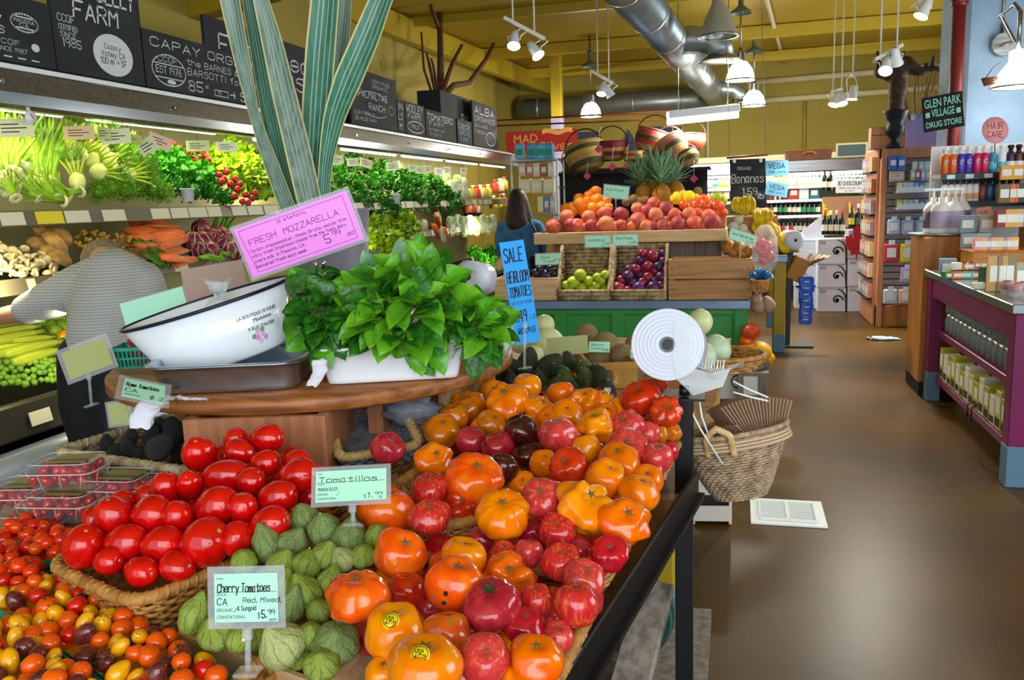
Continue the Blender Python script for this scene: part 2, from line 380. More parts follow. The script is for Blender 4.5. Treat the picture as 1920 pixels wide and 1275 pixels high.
# pendants
def pendant(px, py, D, label, r=.175, lit=True, can=None, e=75):
    b0 = P(px, py, D=D); t = thing('pendant_lamp', label, 'lamp', b0, 0, 'bell pendant lamps')
    sh = m_lit if lit else mat('frosted_aluminium', '#b9c2c2', .35, .6)
    prof = [(r, 0), (r*.97, .25*r), (r*.85, .7*r), (r*.62, 1.05*r), (r*.42, 1.25*r)] if lit else [(r, 0), (r*.93, .3*r), (r*.7, .95*r), (r*.42, 1.5*r), (r*.34, 1.75*r), (r*.34, 2.3*r), (r*.2, 2.45*r)]
    top = prof[-1][1]
    MB().lathe(prof+[(.01, top)], 28).obj('shade', sh, t)
    MB().tube([(r*1.03*math.cos(2*PI*k/28), r*1.03*math.sin(2*PI*k/28), 0) for k in range(28)], .012, 6, True).obj('rim_ring', m_steel, t)
    sk = MB()
    for k in range(8): sk.box((r*.3*math.cos(k*PI/4), r*.3*math.sin(k*PI/4), top+.04), (.03, .03, .14), rot(0, 0, k*45))
    sk.cyl((0, 0, top), (0, 0, top+.16), r*.3, r*.16); sk.obj('socket', m_steel, t)
    MB().tube([(0, 0, top+.1), (0, 0, 4.0-b0.z)], .012, 8).obj('stem', m_steel, t)
    if can is not None:
        cz = P(can[0], can[1], D=D).z-b0.z
        MB().lathe([(.13, 0), (.125, .03), (.08, .06), (.035, .1), (.03, .2), (.05, .24), (.01, .25)], 20, (0, 0, cz)).obj('canopy', mat('weathered_zinc', '#6b7d74', .5, .5), t)
    if not lit: MB().ball((0, 0, .06), .07, 12, 8).obj('bulb', m_white, t)
    else: plight('pendant_light', b0+V((0, 0, -.08)), e)
pendant(1347, 68, 8.5, 'unlit aluminium bell pendant lamp near top beside the duct', .19, False)
pendant(1388, 150, 10.6, 'glowing white pendant lamp, largest of the lit ones right of duct', .175, True, (1390, 30))
pendant(1413, 198, 13.0, 'glowing white pendant lamp lower right beside the duct end', .175, True, (1415, 102))
pendant(1108, 218, 13.0, 'glowing white pendant lamp above the woven baskets', .16, True, (1107, 128))
# gooseneck wall lamp on the right
b0 = P(1905, 163, D=6.4); t = thing('wall_lamp', 'lit gooseneck lamp with white bell shade on concrete pillar', 'lamp', b0)
MB().lathe([(.17, 0), (.15, .07), (.08, .16), (.06, .19), (.06, .26), (.02, .28)], 28).obj('shade', m_lit, t)
MB().tube([(.173*math.cos(2*PI*k/28), .173*math.sin(2*PI*k/28), 0) for k in range(28)], .008, 6, True).obj('rim_ring', m_steel, t)
aw = P(1880, 84, Y=7.95)-b0
MB().tube([(0, 0, .26), (0, 0, .55), (-.02, .08, .62), (-.06, .3, .58), aw+V((0, -.3, -.02)), aw], .016, 10).obj('gooseneck', m_steel, t)
MB().cyl(aw+V((0, -.04, 0)), aw+V((0, .05, 0)), .09).obj('wall_plate', m_steel, t); MB().tube([aw+V((0, .03, .08)), aw+V((0, .03, 1.2))], .01, 8).obj('conduit', m_steel, t)
plight('wall_lamp_light', b0+V((0, 0, -.08)), 7)
# track lights
def track(pa, pb, D, heads, label, stems, e=22):
    a = P(*pa, D=D); b = P(*pb, D=D); t = thing('track_light', label, 'lamp', a, 0, 'white track lights')
    MB().bar((0, 0, 0), b-a, .035, .03).obj('track_bar', m_wpaint, t)
    for s_ in stems:
        p = lerp(V(), b-a, s_); MB().tube([p, p+V((0, 0, 4.0-a.z-p.z))], .008, 6).obj('stem', m_wpaint, t)
    for (hx_, hy, aim, on) in heads:
        p = P(hx_, hy, D=D-.05)-a; k = min(max((p.dot(b-a))/max((b-a).length_squared, 1e-6), 0), 1); q = (b-a)*k
        ax = V(aim).normalized(); R_ = V((0, 0, -1)).rotation_difference(ax).to_matrix()
        h = MB().lathe([(.01, .09), (.03, .085), (.038, .02), (.052, -.05), (.055, -.06)], 18, p, R_).obj('lamp_head', m_white, t)
        MB().lathe([(.05, -.055), (.03, -.05), (.001, -.048)], 18, p, R_).obj('lens', m_lit if on else m_steel, h)
        yk = MB()
        for s_ in (-1, 1): yk.tube([q, q+V((s_*.045, 0, -.03)), p+V((s_*.055, 0, .03)), p+V((s_*.05, 0, 0))], .005, 6)
        yk.obj('yoke', m_white, h)
        if on:
            l = bpy.data.lights.new('track_spot', 'SPOT'); l.energy = e*6; l.spot_size = rad(70); l.spot_blend = .6; l.color = (1, .95, .85); l.shadow_soft_size = .05
            o = bpy.data.objects.new('track_spot', l); C.objects.link(o); o.location = a+p+ax*.1; o.rotation_euler = ax.to_track_quat('-Z', 'Y').to_euler()
track((945, 33), (1021, 73), 7.0, [(964, 76, (.05, -.5, -.8), True), (1003, 95, (.5, -.3, -.7), True)], 'white track light with two lamps hanging beside the duct', (.22, .75))
track((1108, 133), (1150, 156), 9.5, [(1129, 168, (-.1, -.4, -.8), True), (1141, 172, (.4, .2, -.8), False)], 'small white track light hanging above the woven baskets', (.3, .8))
track((1560, 172), (1580, 166), 9.0, [(1566, 188, (-.3, -.3, -.8), True), (1578, 186, (.1, -.4, -.8), True)], 'pair of white spot lamps hung on thin wires over the rear aisle', (.1, .9))
track((1596, 142), (1602, 142), 9.0, [(1599, 176, (-.1, -.1, -.9), True)], 'single slim white spot lamp hung on a dark rod over rear aisle', (.5,))
track((1640, 112), (1692, 84), 7.0, [(1662, 124, (-.2, -.6, -.7), True), (1680, 108, (.2, .5, -.7), False)], 'white track light hanging in front of the driftwood figure', (.2, .8))
track((1720, 4), (1760, -14), 6.5, [(1733, 18, (-.4, -.2, -.8), True)], 'white track lamp at the top edge beside the red pipe', (.1, .9))
# hanging fluorescent fixture
a = P(1252, 232, D=10.6); b = P(1384, 218, D=10.6); t = thing('fluorescent_fixture', 'white hanging fluorescent strip light over the rear of the shop', 'lamp', a)
u = (b-a); MB().bar(V((0, 0, .1)), u+V((0, 0, .1)), .18, .1, bev=.01).obj('housing', m_white, t)
MB().tube([V((0, -.06, .01)), u+V((0, -.06, .01))], .036, 10).obj('tube', m_tube, t)
for s_ in (.15, .85): MB().tube([u*s_+V((0, 0, .1)), u*s_+V((0, 0, 4-a.z))], .006, 6).obj('hanger', m_steel, t)
o = area('strip_light', a+u*.5+V((0, 0, -.04)), a+u*.5+V((0, 0, -2)), .95, .1, 40, (.95, 1, 1))

# FRONT PRODUCE STAND
m_wood = mat('pine_board', '#b98a55', .55, wood=((3, 40, 40), '#9a6a3a'))
m_woodz = mat('pine_board_upright', '#b7794f', .55, wood=((45, 45, 3), '#9c6340'))
m_cherry = mat('cherry_board', '#a86a38', .4, wood=((4, 30, 60), '#7d4620'))
m_pale = mat('pale_crate_wood', '#d8b78c', .65, wood=((4, 50, 50), '#c29a68'))
m_weath = mat('weathered_wood', '#9a8f80', .8, wood=((40, 40, 4), '#6f665c'))
m_wick = mat('honey_wicker', '#c08a45', .5, noise_=(35, '#8f5c26', .4, .7))
m_wickp = mat('pale_wicker', '#d3b57c', .6, noise_=(30, '#a88750', .4, .7))
m_wickg = mat('grey_wicker', '#7c8186', .7, noise_=(30, '#5c5a58', .4, .7))
m_sea = mat('seagrass', '#b09870', .75, noise_=(25, '#6f5636', .4, .65))
m_kraft = mat('kraft_paper', '#b08a62', .8, noise_=(6, '#a07a52', .4, .6))
m_paper = mat('white_paper', '#e4e4dc', .7)
m_yellow = mat('yellow_paint', '#b49a1a', .5, noise_=(3, '#a08610', .4, .7))
m_bluefoot = mat('slate_blue_paint', '#5d7f99', .5)
DECK = .84
t = thing('produce_stand', 'low tomato stand with black rail and yellow legs in the foreground', 'display stand', (0, 0, 0))
deck = [(-.33, .5), (-.10, 1.9), (-.02, 4.25), (-1.5, 4.25), (-1.82, 2.2), (-1.72, 1.3), (-1.15, .5)]
MB().prism(deck, DECK-.04, DECK).obj('deck', m_wood, t)
MB().bar((-.315, .5, .868), (-.085, 1.93, .885), .012, .055, bev=.003).obj('edge_rail', m_black, t)
MB().bar((-.32, .5, .838), (-.09, 1.93, .855), .05, .012).obj('rail_ledge', m_black, t)
pl = P(1238, 1225, Z=0)
for x_, y_ in ((pl.x, pl.y), (-1.5, pl.y), (-.12, 4.1), (-1.4, 4.1)):
    l = MB().box((x_, y_, .52), (.1, .1, .56), b=.006).obj('leg', m_yellow, t); MB().box((x_, y_, .12), (.106, .106, .24), b=.006).obj('foot', m_bluefoot, l)
MB().box((-.9, pl.y+.02, .67), (1.15, .03, .26)).obj('apron', m_yellow, t); MB().box((-.82, 3.5, .3), (1.3, 1.2, .03)).obj('lower_shelf', m_yellow, t)
MB().box((pl.x-.03, (pl.y+4.1)/2, .69), (.03, 4.1-pl.y, .22)).obj('apron', m_yellow, t)
# black steel post carrying the bag roll
pp = P(1283, 740, D=2.0)
t = thing('bag_post', 'black square steel post standing at the corner of tomato stand', 'post', (pp.x, pp.y, 0))
MB().box((0, 0, .54), (.042, .042, 1.08), b=.003).obj('upright', m_black, t); MB().box((0, 0, .01), (.3, .3, .02)).obj('base_plate', m_black, t); MB().box((0, -.01, 1.082), (.1, .1, .006)).obj('top_plate', m_black, t)

# wicker
def rrect(w_, h_, r, n=140):
    pts = []; segs = [((w_/2-r), (h_/2-r), 0), (-(w_/2-r), (h_/2-r), 90), (-(w_/2-r), -(h_/2-r), 180), ((w_/2-r), -(h_/2-r), 270)]
    for cx, cy, a in segs:
        for k in range(7): pts.append(V((cx+r*math.cos(rad(a+15*k)), cy+r*math.sin(rad(a+15*k)), 0)))
    per = []; L_ = [0]
    for i in range(len(pts)): L_.append(L_[-1]+(pts[(i+1) % len(pts)]-pts[i]).length)
    i = 0
    for k in range(n):
        s_ = L_[-1]*k/n
        while L_[i+1] < s_: i += 1
        per.append(lerp(pts[i], pts[(i+1) % len(pts)], (s_-L_[i])/max(L_[i+1]-L_[i], 1e-9)))
    return per
def oval(a, b, n=96): return [V((a*math.cos(2*PI*k/n), b*math.sin(2*PI*k/n), 0)) for k in range(n)]
def weave(t, path, h, bot=.82, rows=11, rim=.0105, m=m_wick, mr=None, liner=None, str_=.005, floor=True, double=False):
    n = len(path); nm = [(path[(i+1) % n]-path[i-1]).cross(V((0, 0, 1))).normalized() for i in range(n)]
    mb = MB(); st = MB()
    for r in range(rows):
        f = (r+.5)/rows; s_ = lerp(bot, 1, f**.8); pts = []
        for i in range(n):
            o = str_*.75*(1 if ((i//2)+r) % 2 else -1); p = path[i]*s_+nm[i]*o; p.z = f*h+.001*math.sin(i*1.7+r); pts.append(p)
        mb.tube(pts, h/rows*.52, 5, True)
    mb.obj('weave', m, t)['kind'] = 'stuff'
    for i in range(0, n, 4): st.tube([path[i]*bot, path[i]*lerp(bot, 1, .5**.8)+V((0, 0, h*.5)), path[i]+V((0, 0, h))], str_*.7, 5)
    st.obj('stakes', m, t)['kind'] = 'stuff'
    rp_ = [p+V((0, 0, h)) for p in path]; MB().tube(rp_, rim, 8, True).obj('rim', mr or m, t)
    wr = MB(); K = n*3; pts = []
    for k in range(K):
        u = k/3; i = int(u); p = lerp(path[i % n], path[(i+1) % n], u-i)+V((0, 0, h)); a = k*1.15; q = nm[i % n]
        pts.append(p+q*math.cos(a)*rim*.95+V((0, 0, math.sin(a)*rim*.95)))
    wr.tube(pts, rim*.3, 4, True); wr.obj('rim_wrap', mr or m, t)['kind'] = 'stuff'
    if floor:
        fl = MB(); fl.add([p*bot+V((0, 0, .004)) for p in path], [tuple(range(n))]); fl.obj('base', m, t)
    if liner:
        ln = MB(); nn = n
        vs = [p*(bot-.04)+V((0, 0, .012)) for p in path]+[p*.94+V((0, 0, h*.75+.02*math.sin(i*.9)+.01*math.sin(i*2.3))) for i, p in enumerate(path)]
        ln.add(vs, [(i, (i+1) % nn, nn+(i+1) % nn, nn+i) for i in range(nn)]+[tuple(range(nn))]); ln.obj('paper_liner', liner, t)
def tray(label, a, b, depth, h, name='wicker_tray', r=.05, tilt=(0, 0), **k):
    """tray whose front edge runs a->b (world points at its base), extending 'depth' to the left of a->b"""
    a = V(a); b = V(b); x = (b-a); w_ = x.length; x.normalize(); y = V((0, 0, 1)).cross(x); c = (a+b)/2+y*depth/2
    M = frame(c, x, y, V((0, 0, 1))) @ Euler((rad(tilt[0]), rad(tilt[1]), 0)).to_matrix().to_4x4()
    t = thing(name, label, 'basket', M=M); weave(t, rrect(w_, depth, r), h, **k); return t
# big right-hand trays (rim follows the black rail)
r1 = P(1268, 838, Z=.965); r2 = P(1142, 1108, Z=.935)
z0 = V((0, 0, -.075))
ta = tray('large wicker tray piled with orange and red heirloom tomatoes along the rail', r2+V((0, 0, -.085)), r1+V((0, 0, -.11))+(r1-r2).normalized()*.35, .62, .1, liner=m_kraft)
r3 = P(1122, 1135, Z=.93)
tb = tray('front wicker tray of striped heirloom tomatoes at lower right rail', r3+(r3-r1).normalized()*.47+V((0, 0, -.1)), r3+V((0, 0, -.09)), .42, .1, liner=m_kraft)
s1 = P(700, 1000, Z=.985); s2 = P(860, 1005, Z=.985)
tc_ = tray('small raised wicker tray in the middle of heirloom tomato pile', P(668, 985, Z=.98)+z0*.8, P(885, 998, Z=.99)+z0*.8, .30, .075, r=.045, liner=m_kraft)
a_ = P(84, 1052, Z=.97); b_ = P(252, 1142, Z=.955); g_ = P(505, 1010, Z=.985)
rb = tray('honey wicker tray heaped with plum tomatoes at left', a_+z0*1.15, b_+z0*1.1, .42, .085, r=.05, rows=11)
MB().box((0, -.14, -.034), (.33, .12, .05)).obj('support_block', m_pale, rb)

# tomatoes
def tom(nl, dp, sq, seed, irr=.05, nu=36, nv=20, dimple=.22):
    rn = random.Random(seed); ph0 = rn.uniform(0, 6); off = V((rn.uniform(0, 50), rn.uniform(0, 50), 3))
    amp = [rn.uniform(.55, 1.2) for _ in range(max(nl, 1))]
    def fn(p, th, ph):
        k = 1+irr*noise.noise(p*1.3+off)*2
        if nl:
            a = (nl*(ph+ph0)/(2*PI)) % nl; i = int(a); fr = a-i; v = abs(math.sin(PI*fr))**.55-.75
            k += dp*v*amp[i]*math.sin(th)**.7*(.35+.65*math.cos(th/2)**2)
        z = p.z*sq-dimple*math.exp(-(th/.38)**2)+.08*math.exp(-((PI-th)/.3)**2)
        return V((p.x*k, p.y*k, z*k))
    return MB().ball((0, 0, 0), 1, nu, nv, fn).mesh('tomato')
TM = {'s': [tom(0, 0, .84, 1), tom(5, .03, .86, 2, .06), tom(4, .04, .8, 3, .08)], 'r': [tom(9, .17, .72, 4, .09), tom(8, .2, .7, 5, .12), tom(11, .14, .74, 6, .08)],
      'k': [tom(5, .16, .72, 7, .24), tom(4, .2, .78, 8, .3), tom(6, .16, .7, 9, .22)]}
scar = MB()
for k in range(5): a = k*2*PI/5; scar.add([(0, 0, .035), (.09*math.cos(a-.5), .09*math.sin(a-.5), .02), (.26*math.cos(a), .26*math.sin(a), .05), (.09*math.cos(a+.5), .09*math.sin(a+.5), .02)], [(0, 1, 2, 3)])
scar.ball((0, 0, .02), (.09, .09, .04), 8, 5); ME_SCAR = scar.mesh('stem_scar')
cal = MB()
for k in range(6):
    a = k*PI/3; cal.grid(2, 5, lambda u, v, a=a: V((lerp(.02, .42, v)*math.cos(a)-(u-.5)*.14*(1-v)*math.sin(a), lerp(.02, .42, v)*math.sin(a)+(u-.5)*.14*(1-v)*math.cos(a), .05+.16*v*v-.02)))
cal.tube([(0, 0, 0), (.03, 0, .16), (.08, .02, .26)], [.06, .045, .05], 8); ME_CAL = cal.mesh('calyx')
m_scar = mat('corky_scar', '#6f5a35', .8); m_cal = mat('dry_green_calyx', '#2f4a22', .7)
G = dict(rough=.16, coat=.35, spec=.55, sss=.12)
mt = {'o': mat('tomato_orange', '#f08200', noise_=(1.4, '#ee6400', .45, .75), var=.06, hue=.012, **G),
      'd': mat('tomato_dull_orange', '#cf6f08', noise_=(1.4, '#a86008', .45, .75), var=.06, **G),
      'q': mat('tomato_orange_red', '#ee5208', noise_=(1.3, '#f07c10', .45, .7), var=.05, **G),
      'r': mat('tomato_red', '#cf1408', noise_=(1.4, '#a80a10', .4, .7), var=.08, hue=.01, **G),
      'p': mat('tomato_pink', '#d03a3a', noise_=(1.3, '#bc2c38', .4, .7), streak=((6, 6, 1.2), '#e0683e', .5, .75), var=.06, **G),
      'm': mat('tomato_magenta', '#a8182e', noise_=(1.3, '#c83a40', .45, .7), var=.06, **G),
      'k': mat('tomato_dark', '#3a0d10', noise_=(1.3, '#5a1712', .45, .7), var=.1, **G),
      't': mat('tomato_striped', '#c8222a', streak=((7, 7, .8), '#e06a28', .5, .72), var=.06, **G),
      'g': mat('tomato_green_striped', '#e2641a', streak=((5, 5, .7), '#8a8414', .54, .7), noise_=(1.2, '#d03a20', .45, .7), var=.06, **G)}
CN = {'o': 'orange', 'd': 'dull orange', 'q': 'orange-red', 'r': 'red', 'p': 'pink', 'm': 'magenta', 'k': 'dark purple-brown', 't': 'gold-striped red', 'g': 'green-streaked orange'}
SH = {'s': 'smooth round', 'r': 'ribbed', 'k': 'misshapen lobed'}
HZ = [(700, 1.075), (760, 1.065), (830, 1.04), (900, 1.03), (960, 1.015), (1050, 1.0), (1150, .985), (1280, .975)]
placed = []
def fruit(name, label, cat, me, m, p, s, e=None, group=None, child=None, cm=None):
    o = mobj(name, me, m); o.location = p; o.scale = s if isinstance(s, (tuple, list)) else (s, s, s)
    o.rotation_euler = e if e is not None else (RN.uniform(-.9, .9), RN.uniform(-.6, .6), RN.uniform(0, 6.28)); tag(o, label, cat, group)
    if child is not None: mobj('stem_scar' if child is ME_SCAR else 'calyx' if child is ME_CAL else 'stem', child, cm, o).location = (0, 0, .62 if child in (ME_SCAR, ME_CAL) else 0)
    return o
def aim_e(p, k=.6, jx=.4):   # point local +z part way to the camera
    d = (EYE-V(p)).normalized(); q = (d*k+V((RN.uniform(-jx, jx), RN.uniform(-jx, jx), 1-k*.5))).normalized().to_track_quat('Z', 'Y')
    return (q @ Euler((0, 0, RN.uniform(0, 6.28))).to_quaternion()).to_euler()
# px, py, rx, ry, colour, shape, height offset, what sets it apart
HL = [(988, 725, 26, 26, 'o', 's', .01, 'standing highest in front of the avocados'), (952, 754, 40, 38, 'o', 'r', .02, 'large, at back beside avocados'), (925, 737, 27, 24, 'o', 's', 0, 'half hidden by a large ribbed one at the back left'),
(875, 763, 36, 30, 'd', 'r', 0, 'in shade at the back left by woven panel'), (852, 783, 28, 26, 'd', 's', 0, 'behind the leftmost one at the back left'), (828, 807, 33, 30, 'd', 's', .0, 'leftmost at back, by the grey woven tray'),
(1053, 738, 25, 25, 'o', 's', .01, 'with a corky base facing out, right of the avocados front'), (1098, 752, 28, 26, 'o', 'k', .01, 'two-lobed, before the avocado with white sticker'), (1130, 754, 21, 24, 'o', 's', 0, 'squeezed beside the two-lobed one at back'),
(1010, 768, 30, 27, 'o', 'r', .005, 'with pale ribs, second row at the back'), (1063, 777, 30, 26, 'o', 's', .005, 'second row at back centre'), (1027, 786, 24, 20, 'o', 's', 0, 'peeking out behind the pink one'),
(1115, 799, 34, 34, 'o', 'k', .02, 'kidney-shaped, right of the pink one at the centre'), (975, 808, 30, 30, 'k', 's', .02, 'left of the smooth pink one'), (1046, 814, 40, 31, 'p', 's', .025, 'large and glossy, centre of the back half'),
(1174, 799, 32, 30, 'p', 'r', .015, 'right of the kidney-shaped orange one'), (1216, 811, 22, 22, 'p', 's', 0, 'small, at right behind the black post'), (1201, 746, 36, 33, 'r', 'r', .02, 'large, at the back right by bag roll'),
(1228, 731, 27, 21, 'r', 'r', .0, 'furthest back right under the bag roll'), (1249, 772, 30, 30, 'r', 'r', .01, 'touching the black post at back right'), (1171, 763, 25, 22, 'o', 's', 0, 'beside the large red ones at back right'), (1137, 775, 22, 20, 'o', 's', 0, 'tucked behind the kidney-shaped one'),
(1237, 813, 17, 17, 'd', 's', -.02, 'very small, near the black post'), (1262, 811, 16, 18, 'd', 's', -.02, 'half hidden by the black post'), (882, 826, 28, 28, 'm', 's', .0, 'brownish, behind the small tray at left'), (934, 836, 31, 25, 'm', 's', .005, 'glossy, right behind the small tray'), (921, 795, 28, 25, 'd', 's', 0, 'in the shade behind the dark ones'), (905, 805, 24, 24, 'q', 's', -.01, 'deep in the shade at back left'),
(1100, 841, 27, 27, 'o', 's', .01, 'below the kidney-shaped one'), (1174, 843, 38, 30, 'p', 'r', .01, 'behind the long orange one at right'), (1231, 859, 29, 30, 'p', 's', .0, 'at the right edge of the tray'), (1253, 847, 18, 20, 'r', 's', -.02, 'small, touching the tray rim by the post'),
(1162, 865, 41, 27, 'o', 's', .015, 'long and oval, at the right'), (988, 854, 26, 20, 'k', 's', .0, 'darkest, below the upper dark one'), (1019, 868, 26, 24, 'o', 's', .0, 'left of the wrinkled red one'), (1065, 874, 34, 34, 'r', 'r', .03, 'wrinkled and glossy, centre of the pile'),
(1225, 883, 19, 20, 'm', 's', -.015, 'small, at right tray rim'), (942, 880, 29, 29, 'k', 's', .025, 'on the rim of the small tray'), (888, 900, 52, 34, 'q', 'r', .025, 'wide and pumpkin-like, in the small tray'), (814, 862, 34, 30, 'o', 'k', .02, 'at the back corner of the small tray'),
(1135, 897, 37, 35, 'o', 's', .02, 'with a small stem scar, right of centre'), (1198, 924, 38, 36, 'o', 's', .01, 'near the right rim'), (1213, 900, 30, 27, 'o', 's', -.005, 'behind another at the right rim'), (806, 918, 36, 28, 't', 's', .02, 'upper of the striped pair in small tray'), (805, 969, 38, 32, 't', 's', .03, 'lower of the striped pair in small tray'),
(722, 955, 52, 37, 'q', 's', .02, 'wide, at left end of the small tray'), (867, 950, 31, 30, 'r', 'k', .005, 'with a deep hollow, in the small tray'), (942, 966, 48, 50, 'o', 'r', .03, 'pumpkin-like with pale stem scar, centre front'), (1018, 933, 38, 45, 'p', 'r', .03, 'tall and creased, at the centre'), (980, 909, 27, 24, 'o', 's', .0, 'behind the creased pink one'),
(1097, 952, 53, 46, 'o', 'k', .03, 'largest and cracked, right of the creased pink one'), (1171, 978, 46, 40, 'o', 'k', .02, 'folded, lowest at the right rim'), (1046, 995, 35, 31, 't', 's', .01, 'below the cracked orange one'), (998, 998, 26, 26, 'm', 's', -.01, 'in a gap behind the striped one'), (990, 1037, 27, 28, 'p', 's', .005, 'small, in front of pumpkin-like orange one'),
(1052, 1054, 39, 31, 't', 's', .01, 'wide, above the bare paper'), (1143, 1038, 34, 32, 'r', 'r', .005, 'at lower right corner of the big tray'), (1088, 1029, 20, 19, 'm', 's', -.005, 'tiny, between two red ones'), (1121, 1060, 24, 21, 'r', 's', -.01, 'small, right of the wide striped one'), (1096, 1084, 38, 34, 'p', 't', .01, 'at corner between the two trays'),
(1081, 1135, 41, 42, 't', 's', .02, 'boldly striped, at front tray corner'), (1005, 1128, 32, 33, 't', 's', .01, 'left of the boldly striped one in front'), (983, 1173, 38, 32, 'r', 's', .01, 'in front of the magenta ribbed one'), (1045, 1195, 30, 30, 'p', 's', -.005, 'at the rim of the front tray'), (954, 1080, 42, 34, 'o', 'k', .01, 'long, above the magenta ribbed one'),
(921, 1135, 54, 47, 'm', 'r', .03, 'flower-shaped with green stem, in front'), (852, 1095, 53, 51, 'q', 's', .035, 'large, blushed pink with two dark specks'), (870, 1046, 44, 32, 'o', 's', .02, 'behind the blushed one in front'), (830, 1062, 28, 26, 'q', 's', .0, 'peeking left of the blushed one'), (764, 1106, 35, 34, 'r', 's', .005, 'beside the tomatillos in front'), (808, 1139, 23, 23, 'm', 's', -.01, 'small, under the blushed one'),
(751, 1037, 48, 44, 'q', 's', .03, 'with a black stem hollow, above the tomatillos'), (669, 1117, 56, 68, 'q', 'r', .04, 'tall and ribbed, resting on the tomatillos'), (740, 1186, 56, 52, 'o', 's', .025, 'with a yellow sticker, by the tomatillo crate'), (837, 1186, 44, 42, 'g', 's', .02, 'with a scratched side, in front'), (797, 1254, 74, 60, 'o', 's', .035, 'with a yellow sticker, nearest to the front'),
(910, 1233, 46, 43, 'p', 's', .025, 'round, near the bottom edge'), (1005, 1237, 51, 47, 'o', 's', .02, 'oval, at the front rim'), (718, 1262, 32, 32, 'o', 's', .0, 'half hidden behind the nearest one'), (968, 1274, 30, 25, 'o', 's', .0, 'cut off at the bottom edge'), (946, 1042, 28, 28, 't', 's', .0, 'behind the small pink one'), (903, 1012, 24, 22, 'm', 's', -.01, 'in the shade under the small tray'), (727, 841, 33, 28, 'm', 's', .0, 'alone on the grey woven tray')]
SH['t'] = 'smooth'; TM['t'] = TM['s']
m_stick = mat('yellow_sticker', '#f2d400', .4); m_ink = mat('black_ink', '#15151c', .6); m_speck = mat('brown_speck', '#2c1a10', .8)
for i, (px, py, rx, ry, c_, sh, dz, wh) in enumerate(HL):
    z = tab(py, HZ)+dz
    p = P(px, py, Z=z)
    if px == 727: p = P(px, py, Z=1.05)
    D = dep(p); r = 1.06*rx*D/F; rv = 1.06*ry*D/F
    me = TM[sh][i % len(TM[sh])]
    lab = (('%s %s heirloom tomato ' % (CN[c_], SH[sh]))+wh)
    o = fruit('heirloom_tomato', lab, 'tomato', me, mt[c_], p, (r, r*.97, r), aim_e(p, .55), 'heirloom tomatoes on the front stand', ME_CAL if 'green stem' in wh else ME_SCAR, m_cal if 'green stem' in wh else m_scar)
    k = rv/r/.88; o.scale = (r, r*.97, r*min(max(k, .9), 1.25)) if sh == 's' else (r, r, r*1.05)
    if sh == 's' and abs(k-1) > .08: o.rotation_euler = (RN.uniform(-.25, .25), RN.uniform(-.25, .25), RN.uniform(0, 6)) if k > 1 else (RN.uniform(-.3, .1), RN.uniform(-.3, .3), RN.uniform(0, 6))
    if sh == 's' and k <= .95: o.scale = (r, r*.9, r*.95)
    placed.append((p, r))
    if 'sticker' in wh and 'avocado' not in wh:
        dz_ = (EYE-p).normalized()
        dz_ = (dz_+V((-.15, 0, .55))).normalized(); M = dz_.to_track_quat('Z', 'Y').to_matrix()
        st = MB().lathe([(.011, -.0012), (.011, 0), (.001, .0002)], 20)
        so = st.obj('sticker', m_stick); tx = MB(); ring(tx, 0, 0, .009, .009, .0007, .0006); pen(tx, 'USA', -.006, .001, .004, .0007, z=.0007); pen(tx, '4778', -.007, -.005, .004, .0007, z=.0007); to = tx.obj('sticker_print', m_ink, so)
        o.rotation_euler = (0, 0, i); bpy.context.view_layer.update()
        loc = o.matrix_world.inverted() @ (p+dz_*r*.9); so.parent = o
        hit, lo, no, ix = o.ray_cast(o.matrix_world.inverted() @ (p+dz_*r*2), (o.matrix_world.inverted().to_3x3() @ -dz_).normalized())
        so.matrix_world = Matrix.Translation(o.matrix_world @ lo + dz_*.0015) @ M.to_4x4()
    if 'specks' in wh:
        bpy.context.view_layer.update(); iv = o.matrix_world.inverted()
        for qx, qy in ((836, 1113), (833, 1130)):
            dr = ray(qx, qy).normalized(); hit, lo, no, ix = o.ray_cast(iv @ EYE, (iv.to_3x3() @ dr).normalized())
            if hit: b_o = MB().ball((0, 0, 0), .0035, 8, 6).obj('speck', m_speck, o); b_o.matrix_world = Matrix.Translation(o.matrix_world @ lo)
# lower layer that shows in the gaps
rn = random.Random(5); n_low = 0; LOW = []
for k in range(900):
    px = rn.uniform(690, 1260); py = rn.uniform(740, 1270)
    if px > tab(py, [(740, 1255), (860, 1250), (1100, 1130), (1275, 1010)])-18: continue
    if py > 1000 and px < tab(py, [(1000, 900), (1030, 720), (1180, 690), (1270, 740)]): continue
    if py < 1000 and px < tab(py, [(740, 900), (830, 820), (850, 900), (990, 900)]): continue
    if 1070 < py < 1120 and 985 < px < 1060: continue
    p = P(px, py, Z=tab(py, HZ)-.045); p.z -= .012; r = rn.uniform(.036, .044)
    if p.z < .9: p.z = .9
    if any((p-q).length < (r+s_)*.74 for q, s_ in placed): continue
    LOW.append((px, py, p, r, rn.choice('rrmqot'), k)); placed.append((p, r)); n_low += 1
    if n_low > 70: break
for (px, py, p, r, c_, k), q in zip(LOW, ordlabs(LOW, 7)): fruit('heirloom_tomato', CN[c_]+' heirloom tomato in lower layer, '+q.replace(' in ', ', '), 'tomato', TM['s'][k % 3], mt[c_], p, r, None, 'lower layer of heirloom tomatoes')
